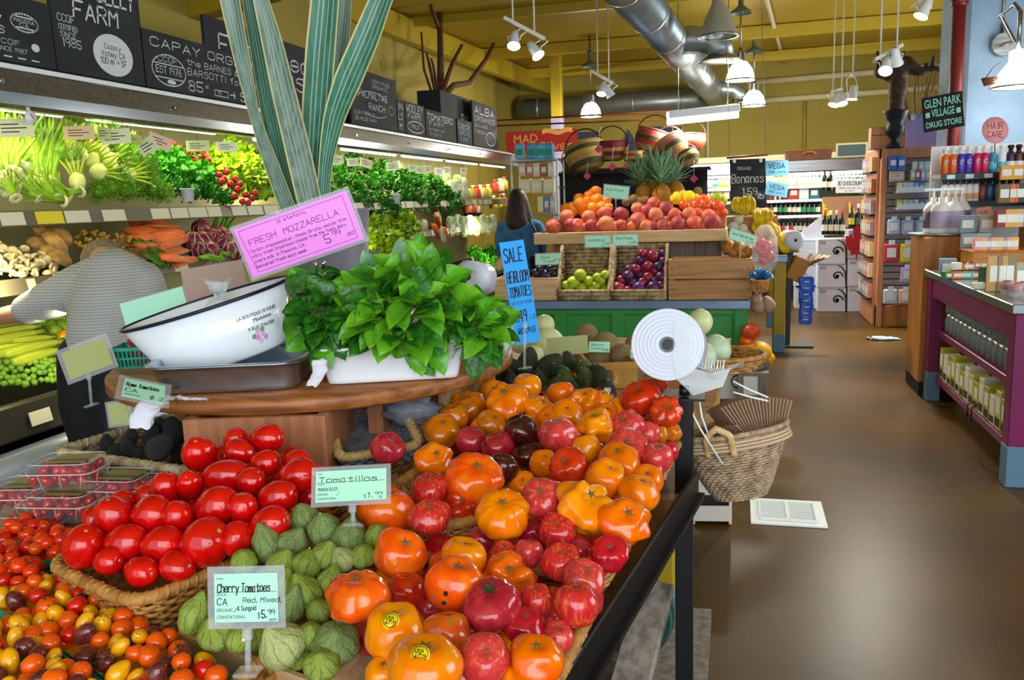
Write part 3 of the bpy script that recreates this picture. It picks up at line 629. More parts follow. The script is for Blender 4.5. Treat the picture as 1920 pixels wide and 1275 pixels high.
# plum tomatoes
def plum(seed):
    off = V((seed*7.1, 2, 3))
    return MB().ball((0, 0, 0), 1, 30, 20, lambda p, th, ph: V((p.x*(1+.07*p.z+.03*math.cos(3*ph)*math.sin(th)), p.y*(1+.07*p.z), p.z*1.3-.12*math.exp(-(th/.25)**2)))*(1+.06*noise.noise(p+off))).mesh('plum_tomato')
PM = [plum(1), plum(2), plum(3)]
m_roma = mat('plum_red', '#d40a06', noise_=(1.2, '#b80608', .4, .7), var=.07, **G)
tip = MB().ball((0, 0, 0), (.13, .13, .05), 10, 6).mesh('stem_scar'); m_tip = mat('plum_stem_end', '#c98a5a', .6)
RO = [(157, 1026, 36, 43, 20), (214, 968, 32, 38, -10), (236, 1018, 37, 33, 80), (285, 964, 37, 33, 80), (307, 1022, 36, 34, 75), (333, 970, 26, 31, 10), (204, 1052, 29, 25, 80), (264, 1072, 39, 27, 85), (333, 1063, 34, 27, -80), (384, 1019, 43, 43, 50), (444, 1009, 28, 32, 15), (406, 950, 39, 35, 70), (456, 954, 26, 28, 0), (426, 893, 46, 30, 88), (356, 911, 23, 36, 10), (311, 915, 26, 29, 5), (374, 852, 30, 32, 0), (450, 847, 29, 22, -70), (500, 823, 35, 26, 80), (441, 824, 22, 20, 40), (498, 869, 29, 24, 80), (560, 893, 40, 31, 75), (558, 864, 26, 20, 80), (520, 932, 38, 29, 80), (506, 982, 41, 30, 70), (470, 905, 28, 26, 40), (582, 934, 25, 24, 20), (279, 932, 22, 22, 0), (230, 940, 24, 20, 60), (178, 975, 22, 24, 0), (598, 900, 24, 26, 10), (370, 965, 24, 30, 10), (415, 1040, 24, 22, 60), (535, 965, 22, 24, 20), (420, 858, 22, 24, 20), (480, 940, 24, 24, 0), (350, 1000, 24, 24, 0), (260, 990, 22, 22, 0), (400, 885, 24, 24, 0), (540, 905, 24, 24, 30), (330, 940, 22, 22, 0)]
RZ = [(820, 1.10), (860, 1.085), (900, 1.065), (960, 1.045), (1020, 1.01), (1070, .985)]
RL = {0: 'big upright plum tomato at the left tip of the tray', 9: 'large plum tomato in front centre of the tray beside tomatillos', 13: 'long plum tomato lying sideways below the wooden box', 18: 'topmost plum tomato lying against the wooden box', 16: 'plum tomato with pale stem end at the top left of heap', 7: 'plum tomato with pale stem end lying at front of the tray', 24: 'plum tomato lying nearest above the tomatillos', 14: 'upright plum tomato with a pale tip, left side of heap'}
RQ = ordlabs(RO, 6)
for i, (px, py, rx, ry, an) in enumerate(RO):
    z = tab(py, RZ)-(.035 if i >= 26 else 0); p = P(px, py, Z=z); D = dep(p); lo_, hi_ = min(rx, ry)*D/F, max(rx, ry)*D/F
    ax = (UP*math.cos(rad(an))+RT*math.sin(rad(an))+FW*RN.uniform(-.5, .2)).normalized()
    if i in (16, 14, 7): ax = (ax-FW*.9).normalized()
    e = ax.to_track_quat('Z', 'Y').to_euler(); lo_ = max(lo_*1.06, .022)
    o = fruit('plum_tomato', RL.get(i, 'red plum tomato in the wicker tray heap, '+RQ[i]), 'tomato', PM[i % 3], m_roma, p, (lo_, lo_, max(hi_/1.28, lo_*.9)), e, 'plum tomatoes on the left tray', None)
    q = mobj('stem_scar', tip, m_tip, o); q.location = (0, 0, 1.16); placed.append((p, lo_))
PB = []
for k in range(16): px = rn.uniform(230, 560); PB.append((px, tab(px, [(150, 1040), (330, 1040), (560, 960)])-rn.uniform(0, 120)))
for k, ((px, py), q) in enumerate(zip(PB, ordlabs(PB, 3))):
    p = P(px, py, Z=tab(py, RZ)-.06); fruit('plum_tomato', 'red plum tomato deep in the heap, '+q, 'tomato', PM[k % 3], m_roma, p, .03, None, 'plum tomatoes at the bottom of the left tray')

# tomatillos in a wooden crate
def husk(seed):
    rn_ = random.Random(seed); tw_ = rn_.uniform(-.4, .4); off = V((seed*3.3, 1, 1)); tp = rn_.uniform(.1, .5)
    def fn(p, th, ph):
        k = 1+.07*abs(math.cos(2.5*(ph+tw_*p.z)))-.03+.10*noise.noise(p*1.8+off); z = p.z*.98+tp*math.exp(-(th/.4)**2)
        return V((p.x*k, p.y*k, z))
    return MB().ball((0, 0, 0), 1, 40, 22, fn).mesh('tomatillo')
HM = [husk(k) for k in range(5)]
mh = [mat('husk_green', '#8a9c34', .5, lobes=(10, '#4f6b1a', .10), noise_=(1.6, '#8fa650', .4, .7), var=.1, bump=(6, .5)), mat('husk_pale', '#b8bd7c', .55, lobes=(10, '#7d8c46', .10), noise_=(1.6, '#a0b068', .4, .7), var=.1, bump=(6, .5)), mat('husk_grey_green', '#86985a', .55, lobes=(10, '#566d30', .10), noise_=(1.6, '#6b8440', .4, .7), var=.1, bump=(6, .5))]
stm = MB().tube([(0, 0, .0), (.02, .0, .12), (.05, .02, .2)], [.09, .07, .08], 8); stm = stm.mesh('stem'); m_gst = mat('tomatillo_stem', '#a8b83a', .6)
TO = [(364, 1156, 28, 36, 0), (407, 1186, 37, 28, 0), (530, 1212, 45, 38, 1), (631, 1206, 43, 39, 2), (582, 1192, 26, 26, 0), (603, 1247, 33, 26, 0), (546, 1140, 24, 34, 2), (574, 1115, 32, 34, 0), (599, 1148, 24, 24, 0), (574, 1063, 28, 30, 0), (530, 1060, 30, 28, 0), (502, 1022, 28, 36, 2), (550, 1020, 30, 24, 2), (570, 972, 29, 25, 2), (607, 994, 32, 31, 2), (655, 1010, 32, 31, 2), (611, 1043, 30, 24, 0), (619, 1091, 25, 25, 0), (643, 1051, 25, 22, 1), (447, 1200, 24, 24, 0), (457, 1053, 24, 22, 0), (708, 1006, 24, 24, 0), (530, 1098, 27, 25, 0), (680, 1043, 24, 20, 0), (500, 1090, 27, 27, 2), (455, 1120, 27, 27, 0), (490, 1150, 27, 27, 0), (420, 1140, 26, 26, 0), (560, 1230, 26, 26, 0), (480, 1195, 26, 26, 0), (650, 1160, 26, 26, 0), (640, 1110, 26, 26, 0)]
TZ = [(960, 1.03), (1010, 1.01), (1060, .99), (1120, .965), (1200, .945), (1260, .93)]
TL = {0: 'green tomatillo, leftmost in the wooden crate', 2: 'palest papery tomatillo at the front of the crate', 3: 'tomatillo with its yellow stem facing out, front right', 11: 'pointed pale green tomatillo husk beside the plum tomatoes', 13: 'square-looking tomatillo husk at the back of heap', 21: 'tomatillo half hidden under an orange tomato with black hollow', 5: 'lowest tomatillo at the crate front corner'}
TQ = ordlabs(TO, 5)
for i, (px, py, rx, ry, c_) in enumerate(TO):
    p = P(px, py, Z=tab(py, TZ)-(.02 if i > 23 else 0)); r = rx*dep(p)/F; rv = ry*dep(p)/F
    e = aim_e(p, .9, .1) if i == 3 else aim_e(p, .1, .5)
    o = fruit('tomatillo', TL.get(i, 'green husked tomatillo in the crate, '+TQ[i]), 'tomatillo', HM[i % 5], mh[c_], p, (r, r, rv), e, 'tomatillos in the crate')
    q = mobj('stem', stm, m_gst, o); q.location = (0, 0, 1.0 if i != 3 else 1.05)
a_ = P(338, 1190, Z=.895); b_ = P(592, 1285, Z=.895); c_ = P(700, 1200, Z=.90)
M = frame((a_.x, a_.y, .842), (b_-a_), V((0, 0, 1)).cross(b_-a_), V((0, 0, 1))); wl = (b_-a_).length
M_CRATE = M.copy(); wl_cr = wl
t = thing('tomatillo_crate', 'shallow pale wooden crate holding the tomatillos', 'crate', M=M)
MB().box((wl/2, 0, .03), (wl, .012, .06), b=.002).obj('front_slat', m_pale, t); MB().box((wl, .17, .04), (.014, .34, .07), b=.002).obj('side_slat', m_pale, t)
MB().box((0, .17, .03), (.014, .34, .06), b=.002).obj('side_slat', m_pale, t); MB().box((wl/2, .34, .03), (wl, .012, .06), b=.002).obj('back_slat', m_pale, t); MB().box((wl/2, .17, .004), (wl, .34, .008)).obj('bottom', m_pale, t)

# RISER, BASIN, BASIL, SIGNS
m_mint = mat('mint_card', '#a9e6c8', .5); m_olive = mat('olive_card_back', '#a8ad6e', .6); m_tan = mat('tan_card_back', '#a88d80', .7)
m_sleeve = mat('clear_sleeve', '#c4c8cc', .12, alpha=.28, spec=.7); m_clear = mat('clear_acrylic', '#dfe6ea', .06, alpha=.22, spec=.9)
m_pink = mat('pink_card', '#ef7fe6', .35, coat=.3); m_blue = mat('blue_card', '#1f9ef0', .6); m_navy = mat('navy_enamel', '#141a33', .25)
m_chrome = mat('chrome', '#d8dce0', .08, 1.0); m_cloth = mat('white_cloth', '#dcdce6', .9)
def card(label, tl, tr, bl, D, lines=(), m=None, Dr=None, Db=None, name='price_card', sleeve=True, mar=.07, ink=None, cat='sign', extra=None, group=None, holder=None, wd=.11, rule=False):
    a = P(*tl, D=D); b = P(*tr, D=Dr or D); c = P(*bl, D=Db or D); x = b-a; y = a-c; w_, h_ = x.length, (y-x.normalized()*y.dot(x.normalized())).length
    t = thing(name, label, cat, M=frame(c, x, y), group=group); mg = mar*min(w_, h_)*1.6 if sleeve else 0
    if sleeve: MB().box((w_/2, h_/2, 0), (w_, h_, .0016)).obj('sleeve', m_sleeve, t)
    k = MB().box((w_/2, h_/2, .0012 if sleeve else 0), (w_-2*mg, h_-2*mg, .0008)).obj('card', m or m_mint, t)
    W, H = w_-2*mg, h_-2*mg; z = .0019 if sleeve else .0008; lt = MB()
    for L_ in lines:
        tx, u, v, hf = L_[:4]; fit = L_[4]*W if len(L_) > 4 and L_[4] else None
        pen(lt, tx, mg+u*W, mg+v*H, hf*H, hf*H*(L_[5] if len(L_) > 5 else wd), fit, z=z)
    if rule:
        for v in (.62, ): line(lt, [(mg+.02*W, mg+v*H), (mg+.98*W, mg+v*H)], .0006, z)
    if extra: extra(lt, mg, W, H, z)
    if lt.v: lt.obj('lettering', ink or m_ink, k)
    if holder:
        q = P(*holder[0], D=D)-c; R_ = t.matrix_world.to_3x3().inverted(); p0 = R_ @ q; p1 = R_ @ (P(*holder[1], D=D)-c)
        hb = MB(); hb.tube([p0+V((0, 0, -.004)), p1+V((0, 0, -.004))], .004, 8); hb.box(lerp(p0, p1, .12)+V((0, 0, -.002)), (.012, .016, .01), b=.002); hb.box(p1+V((0, 0, -.004)), (.03, .006, .03), b=.002); hb.obj('clip_stem', m_clear, t)
    return t
# wooden box and round shelf
bl_ = P(350, 880, Z=1.0); br_ = P(615, 872, Z=1.0)
M = frame((bl_.x, bl_.y, .84), (br_-bl_), V((0, 0, 1)).cross(br_-bl_), V((0, 0, 1))); wb = (V((br_.x, br_.y, 0))-V((bl_.x, bl_.y, 0))).length
t = thing('riser_box', 'reddish wooden box holding up the round shelf', 'box', M=M)
MB().box((wb/2, .01, .135), (wb, .02, .27), b=.002).obj('front_panel', m_woodz, t)
for x_ in (.01, wb-.01): MB().box((x_, .21, .135), (.02, .38, .27), b=.002).obj('side_panel', m_woodz, t)
MB().box((wb/2, .41, .135), (wb, .02, .27), b=.002).obj('back_panel', m_woodz, t)
MB().box((wb*.83, -.001, .115), (.016, .002, .02), rot(0, 35, 0)).obj('paper_scrap', m_paper, t)
t = thing('round_shelf', 'round varnished wooden shelf above the tomatoes', 'shelf', (-1.12, 2.08, 1.11))
MB().lathe([(.01, 0), (.53, 0), (.54, .006), (.54, .03), (.534, .036), (.01, .036)], 64).obj('board', m_cherry, t)
for a in (40, 130, 220, 320): MB().box((.36*math.cos(rad(a)), .36*math.sin(rad(a)), -.135), (.04, .04, .27)).obj('leg', m_woodz, t)
SZ = 1.148
# woven panel right of the shelf
a = P(822, 765, Z=1.0); b = P(925, 700, Z=1.03); t = thing('woven_screen', 'upright woven grass screen at the right edge of round shelf', 'screen', M=frame((a.x, a.y, .845), (b.x-a.x, b.y-a.y, 0), V((0, 0, 1))))
mb = MB(); wp = math.hypot(b.x-a.x, b.y-a.y)
for k in range(int(wp/.006)): mb.tube([(k*.006, 0, .003*(k % 2)), (k*.006+.002, .07, .003*((k+1) % 2)), (k*.006, .14, .003*(k % 2)), (k*.006+.001, .22, .002)], .0032, 5)
mb.obj('straws', m_wickp, t)['kind'] = 'stuff'; MB().box((-.012, .12, 0), (.02, .26, .03)).obj('end_post', m_woodz, t)
# grey woven tray under the shelf
tray('grey woven tray lying tilted under the round shelf', P(640, 880, Z=.98), P(790, 845, Z=1.0), .3, .05, name='woven_tray', r=.03, m=m_wickg, mr=m_wickp, tilt=(12, 0), rows=5)
t = thing('crumpled_bag', 'crumpled grey plastic bag behind the grey woven tray', 'bag', P(770, 770, Z=1.06))
MB().ball((0, 0, 0), (.07, .04, .035), 22, 14, lambda p, th, ph: p*(1+.45*noise.noise(p*2.4))).obj('film', mat('grey_film', '#8f95a3', .25, alpha=.6), t)

# steel pan with the enamel basin
pc = P(412, 712, Z=1.18); xr = (P(560, 715, Z=1.16)-P(275, 735, Z=1.16)); xr.z = 0; xr.normalize()
pa = P(275, 748, Z=SZ); pb = P(562, 735, Z=SZ); xr = (pb-pa); wp = xr.length; yr = V((0, 0, 1)).cross(xr).normalized()
def rim_tub(t, w0, d0, w1, d1, h, r, m, th=.006, lip=.012, inner=None, name='shell'):
    lo, up = rrect(w0, d0, r*.8, 64), rrect(w1, d1, r, 64); li, ui = rrect(w0-2*th, d0-2*th, r*.75, 64), rrect(w1-2*th, d1-2*th, r*.95, 64); ul = rrect(w1+2*lip, d1+2*lip, r+lip, 64); n = 64
    z = lambda ps, h_: [p+V((0, 0, h_)) for p in ps]
    mid = [lerp(p, q, .93) for p, q in zip(lo, up)]
    rings = [z([p*.9 for p in lo], 0), z([p*.985 for p in lo], .003), z(lo, .012), z(mid, h*.93), z(ul, h-.004), z(ul, h), z(ui, h+.001), z(li, .012), z([p*.95 for p in li], .006)]
    mb = MB(); vs = [p for rg in rings for p in rg]; fs = []
    for j in range(len(rings)-1): fs += [(j*n+i, j*n+(i+1) % n, (j+1)*n+(i+1) % n, (j+1)*n+i) for i in range(n)]
    fs += [tuple(reversed(range(n))), tuple((len(rings)-1)*n+i for i in range(n))]
    mb.add(vs, fs, True); return mb.obj(name, m, t)
t = thing('steel_pan', 'rectangular stainless steel pan under the enamel basin', 'pan', M=frame((pa+pb)/2+yr*.13+V((0, 0, .001)), xr, yr, V((0, 0, 1))))
rim_tub(t, wp-.02, .22, wp, .26, .068, .05, mat('bright_steel', '#a8b4c4', .16, .92), .002, .014)
# basin
bc = P(425, 668, D=2.02); bc.z = max(bc.z, SZ+.012)
ax = (RT*math.cos(rad(17))+UP*math.sin(rad(17))); ay = V((0, 0, 1)).cross(RT).normalized()*math.cos(rad(5))+V((0, 0, 1))*math.sin(rad(5)); zz = ax.cross(ay).normalized()
t = thing('enamel_basin', 'tilted oval white enamel basin with navy rim and floral print', 'basin', M=frame(P(428, 672, D=2.03), ax, zz.cross(ax), zz))
bw = .205; bh = .142; prof = [(.01, 0), (.70, 0), (.74, .006), (.80, .04), (1.0, bh), (.985, bh), (.79, .045), (.72, .012), (.01, .008)]
MB().lathe([(r*bw, z) for r, z in prof], 64, sy=.66).obj('shell', mat('white_porcelain_enamel', '#eef4fa', .12, coat=.4), t)
MB().tube([(bw*1.005*math.cos(2*PI*k/64), bw*.66*1.01*math.sin(2*PI*k/64), bh) for k in range(64)], .0042, 8, True).obj('rim', m_navy, t)
def on_basin(me, u0, v0, m, name):    # wrap flat lettering round the basin wall: x -> angle, y -> height
    for v in me.vertices:
        a = rad(-90)+(u0+v.co.x)/(bw*.80); h_ = v0+v.co.y; r = bw*lerp(.80, 1.0, (h_-.04)/(bh-.04))+.0012+v.co.z
        v.co = (r*math.cos(a), r*.66*math.sin(a), h_)
    return mobj(name, me, m, t)
m_print = mat('sepia_print', '#3a3433', .6)
for tx, sz, u, v, fit in (('LA BOUTIQUE DE FLEURS', .012, .128, .092, .10), ('Madeleine', .013, .138, .078, .05), ("9 RUE D'ALESIA", .012, .135, .060, .075)):
    on_basin(ftext(tx, sz, fit, ext=.0002), u, v, m_print, 'lettering')
for k, (u, v, c_) in enumerate(((.120, .040, '#e79ac6'), (.134, .045, '#d9b4e6'), (.127, .030, '#f0b8d8'), (.142, .035, '#c99ae0'), (.110, .045, '#7fae6a'), (.133, .056, '#7fae6a'), (.12, .054, '#ecb0d4'))):
    f = MB()
    for j in range(5): disc(f, .0035*math.cos(j*1.257), .0035*math.sin(j*1.257), .0035, .0035, .0002*j, 10)
    on_basin(f.mesh('flower'), u, v, mat('print_%d' % k, c_, .5), 'flower_print')
# clear bag inside the basin
t = thing('clear_bag', 'twisted clear plastic bag sticking up out of the enamel basin', 'bag', P(412, 560, D=2.05))
mb = MB(); rn = random.Random(3)
for k in range(14):
    a = rn.uniform(0, 6.28); s_ = rn.uniform(.4, 1); mb.grid(2, 6, lambda u, v, a=a, s_=s_: V((math.cos(a)*(.006+.030*v*v*s_)+(u-.5)*.018*(1+v)*math.sin(a), math.sin(a)*(.006+.026*v*v*s_)-(u-.5)*.018*(1+v)*math.cos(a), v*.055*s_+.004*math.sin(9*v+a))))
mb.ball((0, 0, -.03), (.035, .03, .035), 14, 8, lambda p, th, ph: p*(1+.3*noise.noise(p*3))); mb.obj('film', mat('clear_film', '#e8eef4', .1, alpha=.35, spec=.9), t)
# white loaf dish
a = P(612, 726, Z=SZ); b = P(862, 712, Z=SZ); x = b-a; y = V((0, 0, 1)).cross(x).normalized(); dc = (a+b)/2+y*.11
t = thing('loaf_dish', 'white rectangular ceramic dish holding bunches of basil', 'dish', M=frame(dc+V((0, 0, .001)), x, y, V((0, 0, 1)))); dw = x.length
rim_tub(t, dw*1.0, .2, dw*1.10, .24, .088, .02, mat('white_ceramic', '#eef3f7', .18, coat=.3), .007, .006)

# basil
def basil_leaf(seed, fold=.5, curl=.75):
    rn_ = random.Random(seed); off = V((seed*5.3, 0, 0)); mb = MB(); cu = curl*rn_.uniform(.3, 1.3)
    def fn(u, v):
        wv = math.sin(PI*min(v**.82, 1))**.62*.36+.001; s_ = (u-.5)*2; x = s_*wv; z = fold*abs(x)*(1-.3*v)-cu*v*v*.45+.05*math.sin(7*v+2*s_)*abs(s_)+.05*noise.noise(V((x*3, v*3, 0))+off)+.025*abs(s_)*math.cos(v*40)
        return V((x, v, z))
    mb.grid(8, 12, fn); return mb.mesh('leaf')
BL = [basil_leaf(k) for k in range(8)]
mbas = [mat('basil_green', '#55a01e', .32, coat=.15, noise_=(3, '#418c14', .4, .7), var=.22, bump=(5, .5)), mat('basil_bright', '#69ad22', .34, coat=.1, noise_=(3, '#4f9a18', .4, .7), var=.15), mat('basil_dark', '#347c1c', .34, coat=.15, bump=(5, .5), noise_=(3, '#154010', .4, .7), var=.2), mat('basil_grey', '#7aa884', .5, noise_=(3, '#5f9468', .4, .7), var=.1)]
m_stem = mat('basil_stem', '#6f9a3a', .5)
def leaf_at(par, base, tipd, nrm, L_, m, me, inv):
    y = V(tipd).normalized(); x = y.cross(V(nrm)); x = x.normalized() if x.length > 1e-4 else y.orthogonal().normalized(); z = x.cross(y)
    o = mobj('leaf', me, m, par); o.matrix_local = inv @ (Matrix(((x.x, y.x, z.x, base[0]), (x.y, y.y, z.y, base[1]), (x.z, y.z, z.z, base[2]), (0, 0, 0, 1))) @ Matrix.Scale(L_, 4)); return o
def bunch(label, root, cpx, spx, D, n, ms, seed, Ls=(.055, .085), tall=()):
    """leaves fanned over a dome seen in the picture round cpx with half size spx"""
    rn_ = random.Random(seed); rt = V(root); t = thing('basil_bunch', label, 'herb', rt); inv = Matrix.Translation(-rt)
    cen = P(*cpx, D=D); sm = MB()
    for k in range(n):
        a = rn_.uniform(0, 2*PI); q = math.sqrt(rn_.uniform(.0, 1)); dx, dy = q*math.cos(a)*spx[0]*D/F, q*math.sin(a)*spx[1]*D/F
        dome = math.sqrt(max(0, 1-q*q))*.09
        base = cen+RT*dx*.72+UP*dy*.72-FW*dome
        tip_ = (RT*dx+UP*(dy+.01)-FW*(.05+.05*rn_.random())+V((rn_.uniform(-.1, .1), rn_.uniform(-.1, .1), rn_.uniform(-.06, .09))))
        nr = (-FW*.8+V((0, 0, .7))+V((rn_.uniform(-.5, .5), rn_.uniform(-.5, .5), rn_.uniform(-.3, .3))))
        leaf_at(t, base, tip_, nr, rn_.uniform(*Ls), ms[int(rn_.random()*len(ms))], BL[k % 8], inv)
        if k % 3 == 0: sm.tube([V((0, 0, 0)), lerp(V(), base-rt, .5)+V((0, 0, .01)), base-rt], .0025, 5)
    for (px, py), (qx, qy), L_, mi in tall:
        b_ = P(px, py, D=D); e_ = P(qx, qy, D=D-.03); leaf_at(t, b_, e_-b_, -FW+V((rn_.uniform(-.4, .4), 0, .2)), L_, mbas[mi], BL[rn_.randrange(8)], inv); sm.tube([b_-rt-UP*.05, b_-rt], .002, 5)
    sm.obj('stems', m_stem, t)
dt = dc+V((0, 0, .05))
bunch('large bright green basil bunch rising in the middle of white dish', dt, (765, 575), (115, 85), 1.92, 84, [mbas[0], mbas[0], mbas[1], mbas[2]], 1, (.06, .1),
      [((765, 520), (750, 450), .085, 3), ((785, 520), (785, 445), .10, 0), ((800, 560), (800, 480), .1, 0), ((745, 590), (735, 520), .1, 1), ((700, 560), (660, 540), .1, 1), ((790, 640), (785, 690), .08, 1), ((830, 620), (820, 560), .1, 0), ((720, 600), (640, 620), .1, 0), ((850, 570), (880, 560), .08, 0), ((700, 520), (690, 490), .07, 3), ((770, 650), (800, 690), .08, 0)])
bunch('dark basil bunch hanging out beside the enamel basin', dt-RT*.10, (620, 590), (70, 85), 1.97, 52, [mbas[0], mbas[2], mbas[2]], 2, (.05, .085), [((590, 560), (555, 515), .09, 0), ((600, 620), (560, 640), .09, 0), ((640, 540), (620, 515), .07, 2)])
bunch('right-hand basil bunch drooping over the edge of shelf', dt+RT*.10, (890, 612), (62, 52), 1.98, 48, [mbas[0], mbas[2], mbas[0], mbas[1]], 3, (.05, .08), [((900, 640), (890, 690), .09, 2), ((870, 640), (935, 630), .09, 3), ((920, 600), (955, 590), .07, 0), ((900, 565), (890, 530), .045, 1), ((925, 640), (930, 685), .07, 2)])

# flax leaves in a grey wrap
vb = P(628, 600, D=2.38)
t = thing('flax_arrangement', 'tall striped flax leaves standing in a grey wrapped vase', 'plant', (vb.x, vb.y, SZ))
hv = P(640, 392, D=2.38).z-SZ
MB().lathe([(.06, 0), (.085, .01), (.1, hv*.5), (.115, hv), (.108, hv), (.05, hv*.4), (.01, .02)], 28).obj('vase', mat('lilac_grey_wrap', '#7d7a86', .5, noise_=(8, '#77757f', .4, .7)), t)
m_flax = mat('flax_green', '#3f7f6a', .4, streak=((60, 60, 1.5), '#2f6a55', .4, .6), var=.15); m_flaxd = mat('flax_grey_green', '#7f9388', .42, streak=((60, 60, 1.5), '#5f7a6c', .4, .6), var=.1)
m_edge = mat('flax_cream_margin', '#c8bd83', .5); m_strip = mat('flax_pale_stripe', '#9bb7a4', .45); m_rust = mat('flax_rust', '#a8601c', .5)
FL = [(((425, -60), (432, 0), (455, 110), (478, 220), (510, 310), (540, 390), (575, 470)), (40, 38, 32, 20, 28, 30, 20), 2.36, m_flaxd),
      (((460, -60), (467, 0), (487, 100), (507, 220), (532, 330), (555, 400), (590, 480)), (26, 26, 32, 32, 28, 22, 18), 2.42, m_flax),
      (((478, -60), (490, 0), (512, 80), (535, 180), (560, 280), (580, 370), (605, 470)), (26, 30, 40, 46, 48, 46, 26), 2.30, m_flaxd),
      (((615, -60), (612, 0), (603, 100), (596, 200), (589, 300), (590, 380), (612, 480)), (52, 55, 58, 56, 46, 34, 24), 2.34, m_flax),
      (((652, -60), (648, 0), (640, 100), (625, 200), (612, 300), (605, 380), (618, 480)), (26, 28, 30, 26, 25, 22, 18), 2.44, m_flaxd),
      (((745, -60), (716, 0), (690, 70), (655, 150), (628, 220), (612, 300), (606, 380), (622, 480)), (36, 44, 52, 54, 42, 27, 22, 18), 2.32, m_flax),
      (((450, 20), (458, 80), (472, 160), (489, 240), (520, 320)), (7, 8, 9, 8, 6), 2.40, m_rust)]
for pts, ws, D, m in FL:
    # smooth the centre line
    ps = []; wq = []
    for i in range(len(pts)-1):
        for k in range(5): f = k/5; ps.append((lerp(pts[i][0], pts[i+1][0], f), lerp(pts[i][1], pts[i+1][1], f))); wq.append(lerp(ws[i], ws[i+1], f))
    ps.append(pts[-1]); wq.append(ws[-1])
    for _ in range(4): ps = [ps[0]]+[((ps[i-1][0]+2*ps[i][0]+ps[i+1][0])/4, (ps[i-1][1]+2*ps[i][1]+ps[i+1][1])/4) for i in range(1, len(ps)-1)]+[ps[-1]]
    c3 = [P(x, y, D=D+.05*math.sin(i*.15)) for i, (x, y) in enumerate(ps)]; rt = V((vb.x, vb.y, SZ)); nn = len(c3)
    def col(u0, u1, lift, k=2):
        mb = MB(); vs = []
        for i in range(nn):
            tg = (c3[min(i+1, nn-1)]-c3[max(i-1, 0)]).normalized(); sd = tg.cross(FW).normalized(); w_ = wq[i]*D/F
            for j in range(k+1): s_ = lerp(u0, u1, j/k); vs.append(c3[i]-sd*w_*s_+FW*(abs(s_)*w_*-.35-lift)-rt)
        mb.add(vs, [(i*(k+1)+j, i*(k+1)+j+1, (i+1)*(k+1)+j+1, (i+1)*(k+1)+j) for i in range(nn-1) for j in range(k)], True); return mb
    lf = col(-.5, .5, 0, 8).obj('leaf', m, t)
    if m is not m_rust:
        for s_ in (-1, 1): col(s_*.5, s_*.44, .0006, 1).obj('leaf_margin', m_edge, lf)
        for s_ in (-.3, -.12, .06, .2): col(s_, s_+.035, .0006, 1).obj('leaf_stripe', m_strip, lf)
# signs on the stand
def moz(lt, mg, W, H, z):
    line(lt, [(mg+.03*W, mg+.90*H), (mg+.03*W, mg+.93*H), (mg+.95*W, mg+.93*H), (mg+.95*W, mg+.07*H), (mg+.06*W, mg+.07*H), (mg+.03*W, mg+.90*H)], .0009, z)
t = card('bright pink handwritten card offering fresh mozzarella', (421, 430), (644, 352), (472, 528), 1.93, [('di stefano', .36, .84, .065, .26, .12), ('FRESH  MOZZARELLA', .08, .60, .115, .80, .09), ('Italian cheesemaker, Mimmo Bruno, makes this', .06, .46, .062, .86, .12), ('ultra-fresh traditional cheese from the family dairy', .06, .36, .062, .84, .12), ("cow's milk in Pomona, CA.", .06, .25, .062, .46, .13), ('Delivered fresh each week.', .06, .14, .064, .46, .13), ('5', .68, .15, .17, None, .09), ('99', .76, .24, .10, None, .1), ('ea', .88, .16, .09, None, .1)], m_pink, Db=1.96, name='pink_sign', extra=moz, mar=.035)
cl = P(600, 505, D=1.91); t = thing('sign_clip', 'chrome spring clip holding the pink card', 'clip', cl); k = (1.91/F)
for s_ in (-1, 1): MB().tube([V((s_*.006, 0, -.012)), V((s_*.008, 0, .012)), V((s_*.014, 0, .018))], .004, 8).obj('arm', m_chrome, t)
MB().box((0, 0, -.016), (.034, .008, .016), b=.003).obj('jaw', m_chrome, t); MB().tube([(0, 0, -.02), (0, .01, SZ-cl.z+.0)], .0035, 8).obj('stem', m_chrome, t)
MB().box((.0, .03, -.04), (.05, .02, .06), b=.004).obj('block', m_navy, t)
m_bw = mat('marker_black', '#0c1020', .6)
card('blue handwritten sale card for heirloom tomatoes', (952, 453), (997, 447), (969, 648), 2.32, [('SALE', .08, .80, .13, .80, .10), ('HEIRLOOM', .06, .60, .105, .90, .10), ('TOMATOES', .06, .46, .095, .90, .10), ('LAST OF THE SEASON', .06, .385, .03, .85, .08), ('4.49', .08, .22, .11, .55, .1), ('LB', .74, .23, .04, None, .1), ('WAS 5.99 LB', .14, .10, .055, .72, .12)], m_blue, Dr=2.36, name='blue_sign', sleeve=False, ink=m_bw, holder=((985, 600), (985, 690)))
pr = lambda nm, a, b, p1, p2: [('item', .03, .88, .05, None, .1), (nm, .05, .62, .17, .84, .13), ('ORIGIN', .03, .54, .05, None, .1), (a, .04, .36, .13, None, .13), ('ORGANIC', .03, .22, .06, None, .12), ('CONVENTIONAL', .03, .08, .06, None, .12), (b, .45, .40, .10, None, .13), ('$', .68, .08, .1, .04, .1), (p1, .74, .08, .16, .09, .14), (p2, .84, .15, .10, .12, .14), ('/', .3, .2, .1, None, .12)]
card('mint price card reading Cherry Tomatoes in front of tomatillos', (378, 1063), (523, 1060), (391, 1180), 1.03, pr('Cherry Tomatoes', 'CA', 'Red, Mixed,', '5.', '99')+[('& Sungold', .36, .24, .09, .30, .13), ('each', .86, .02, .06, .12, .13)], m_mint, holder=((463, 1180), (463, 1262)), rule=True)
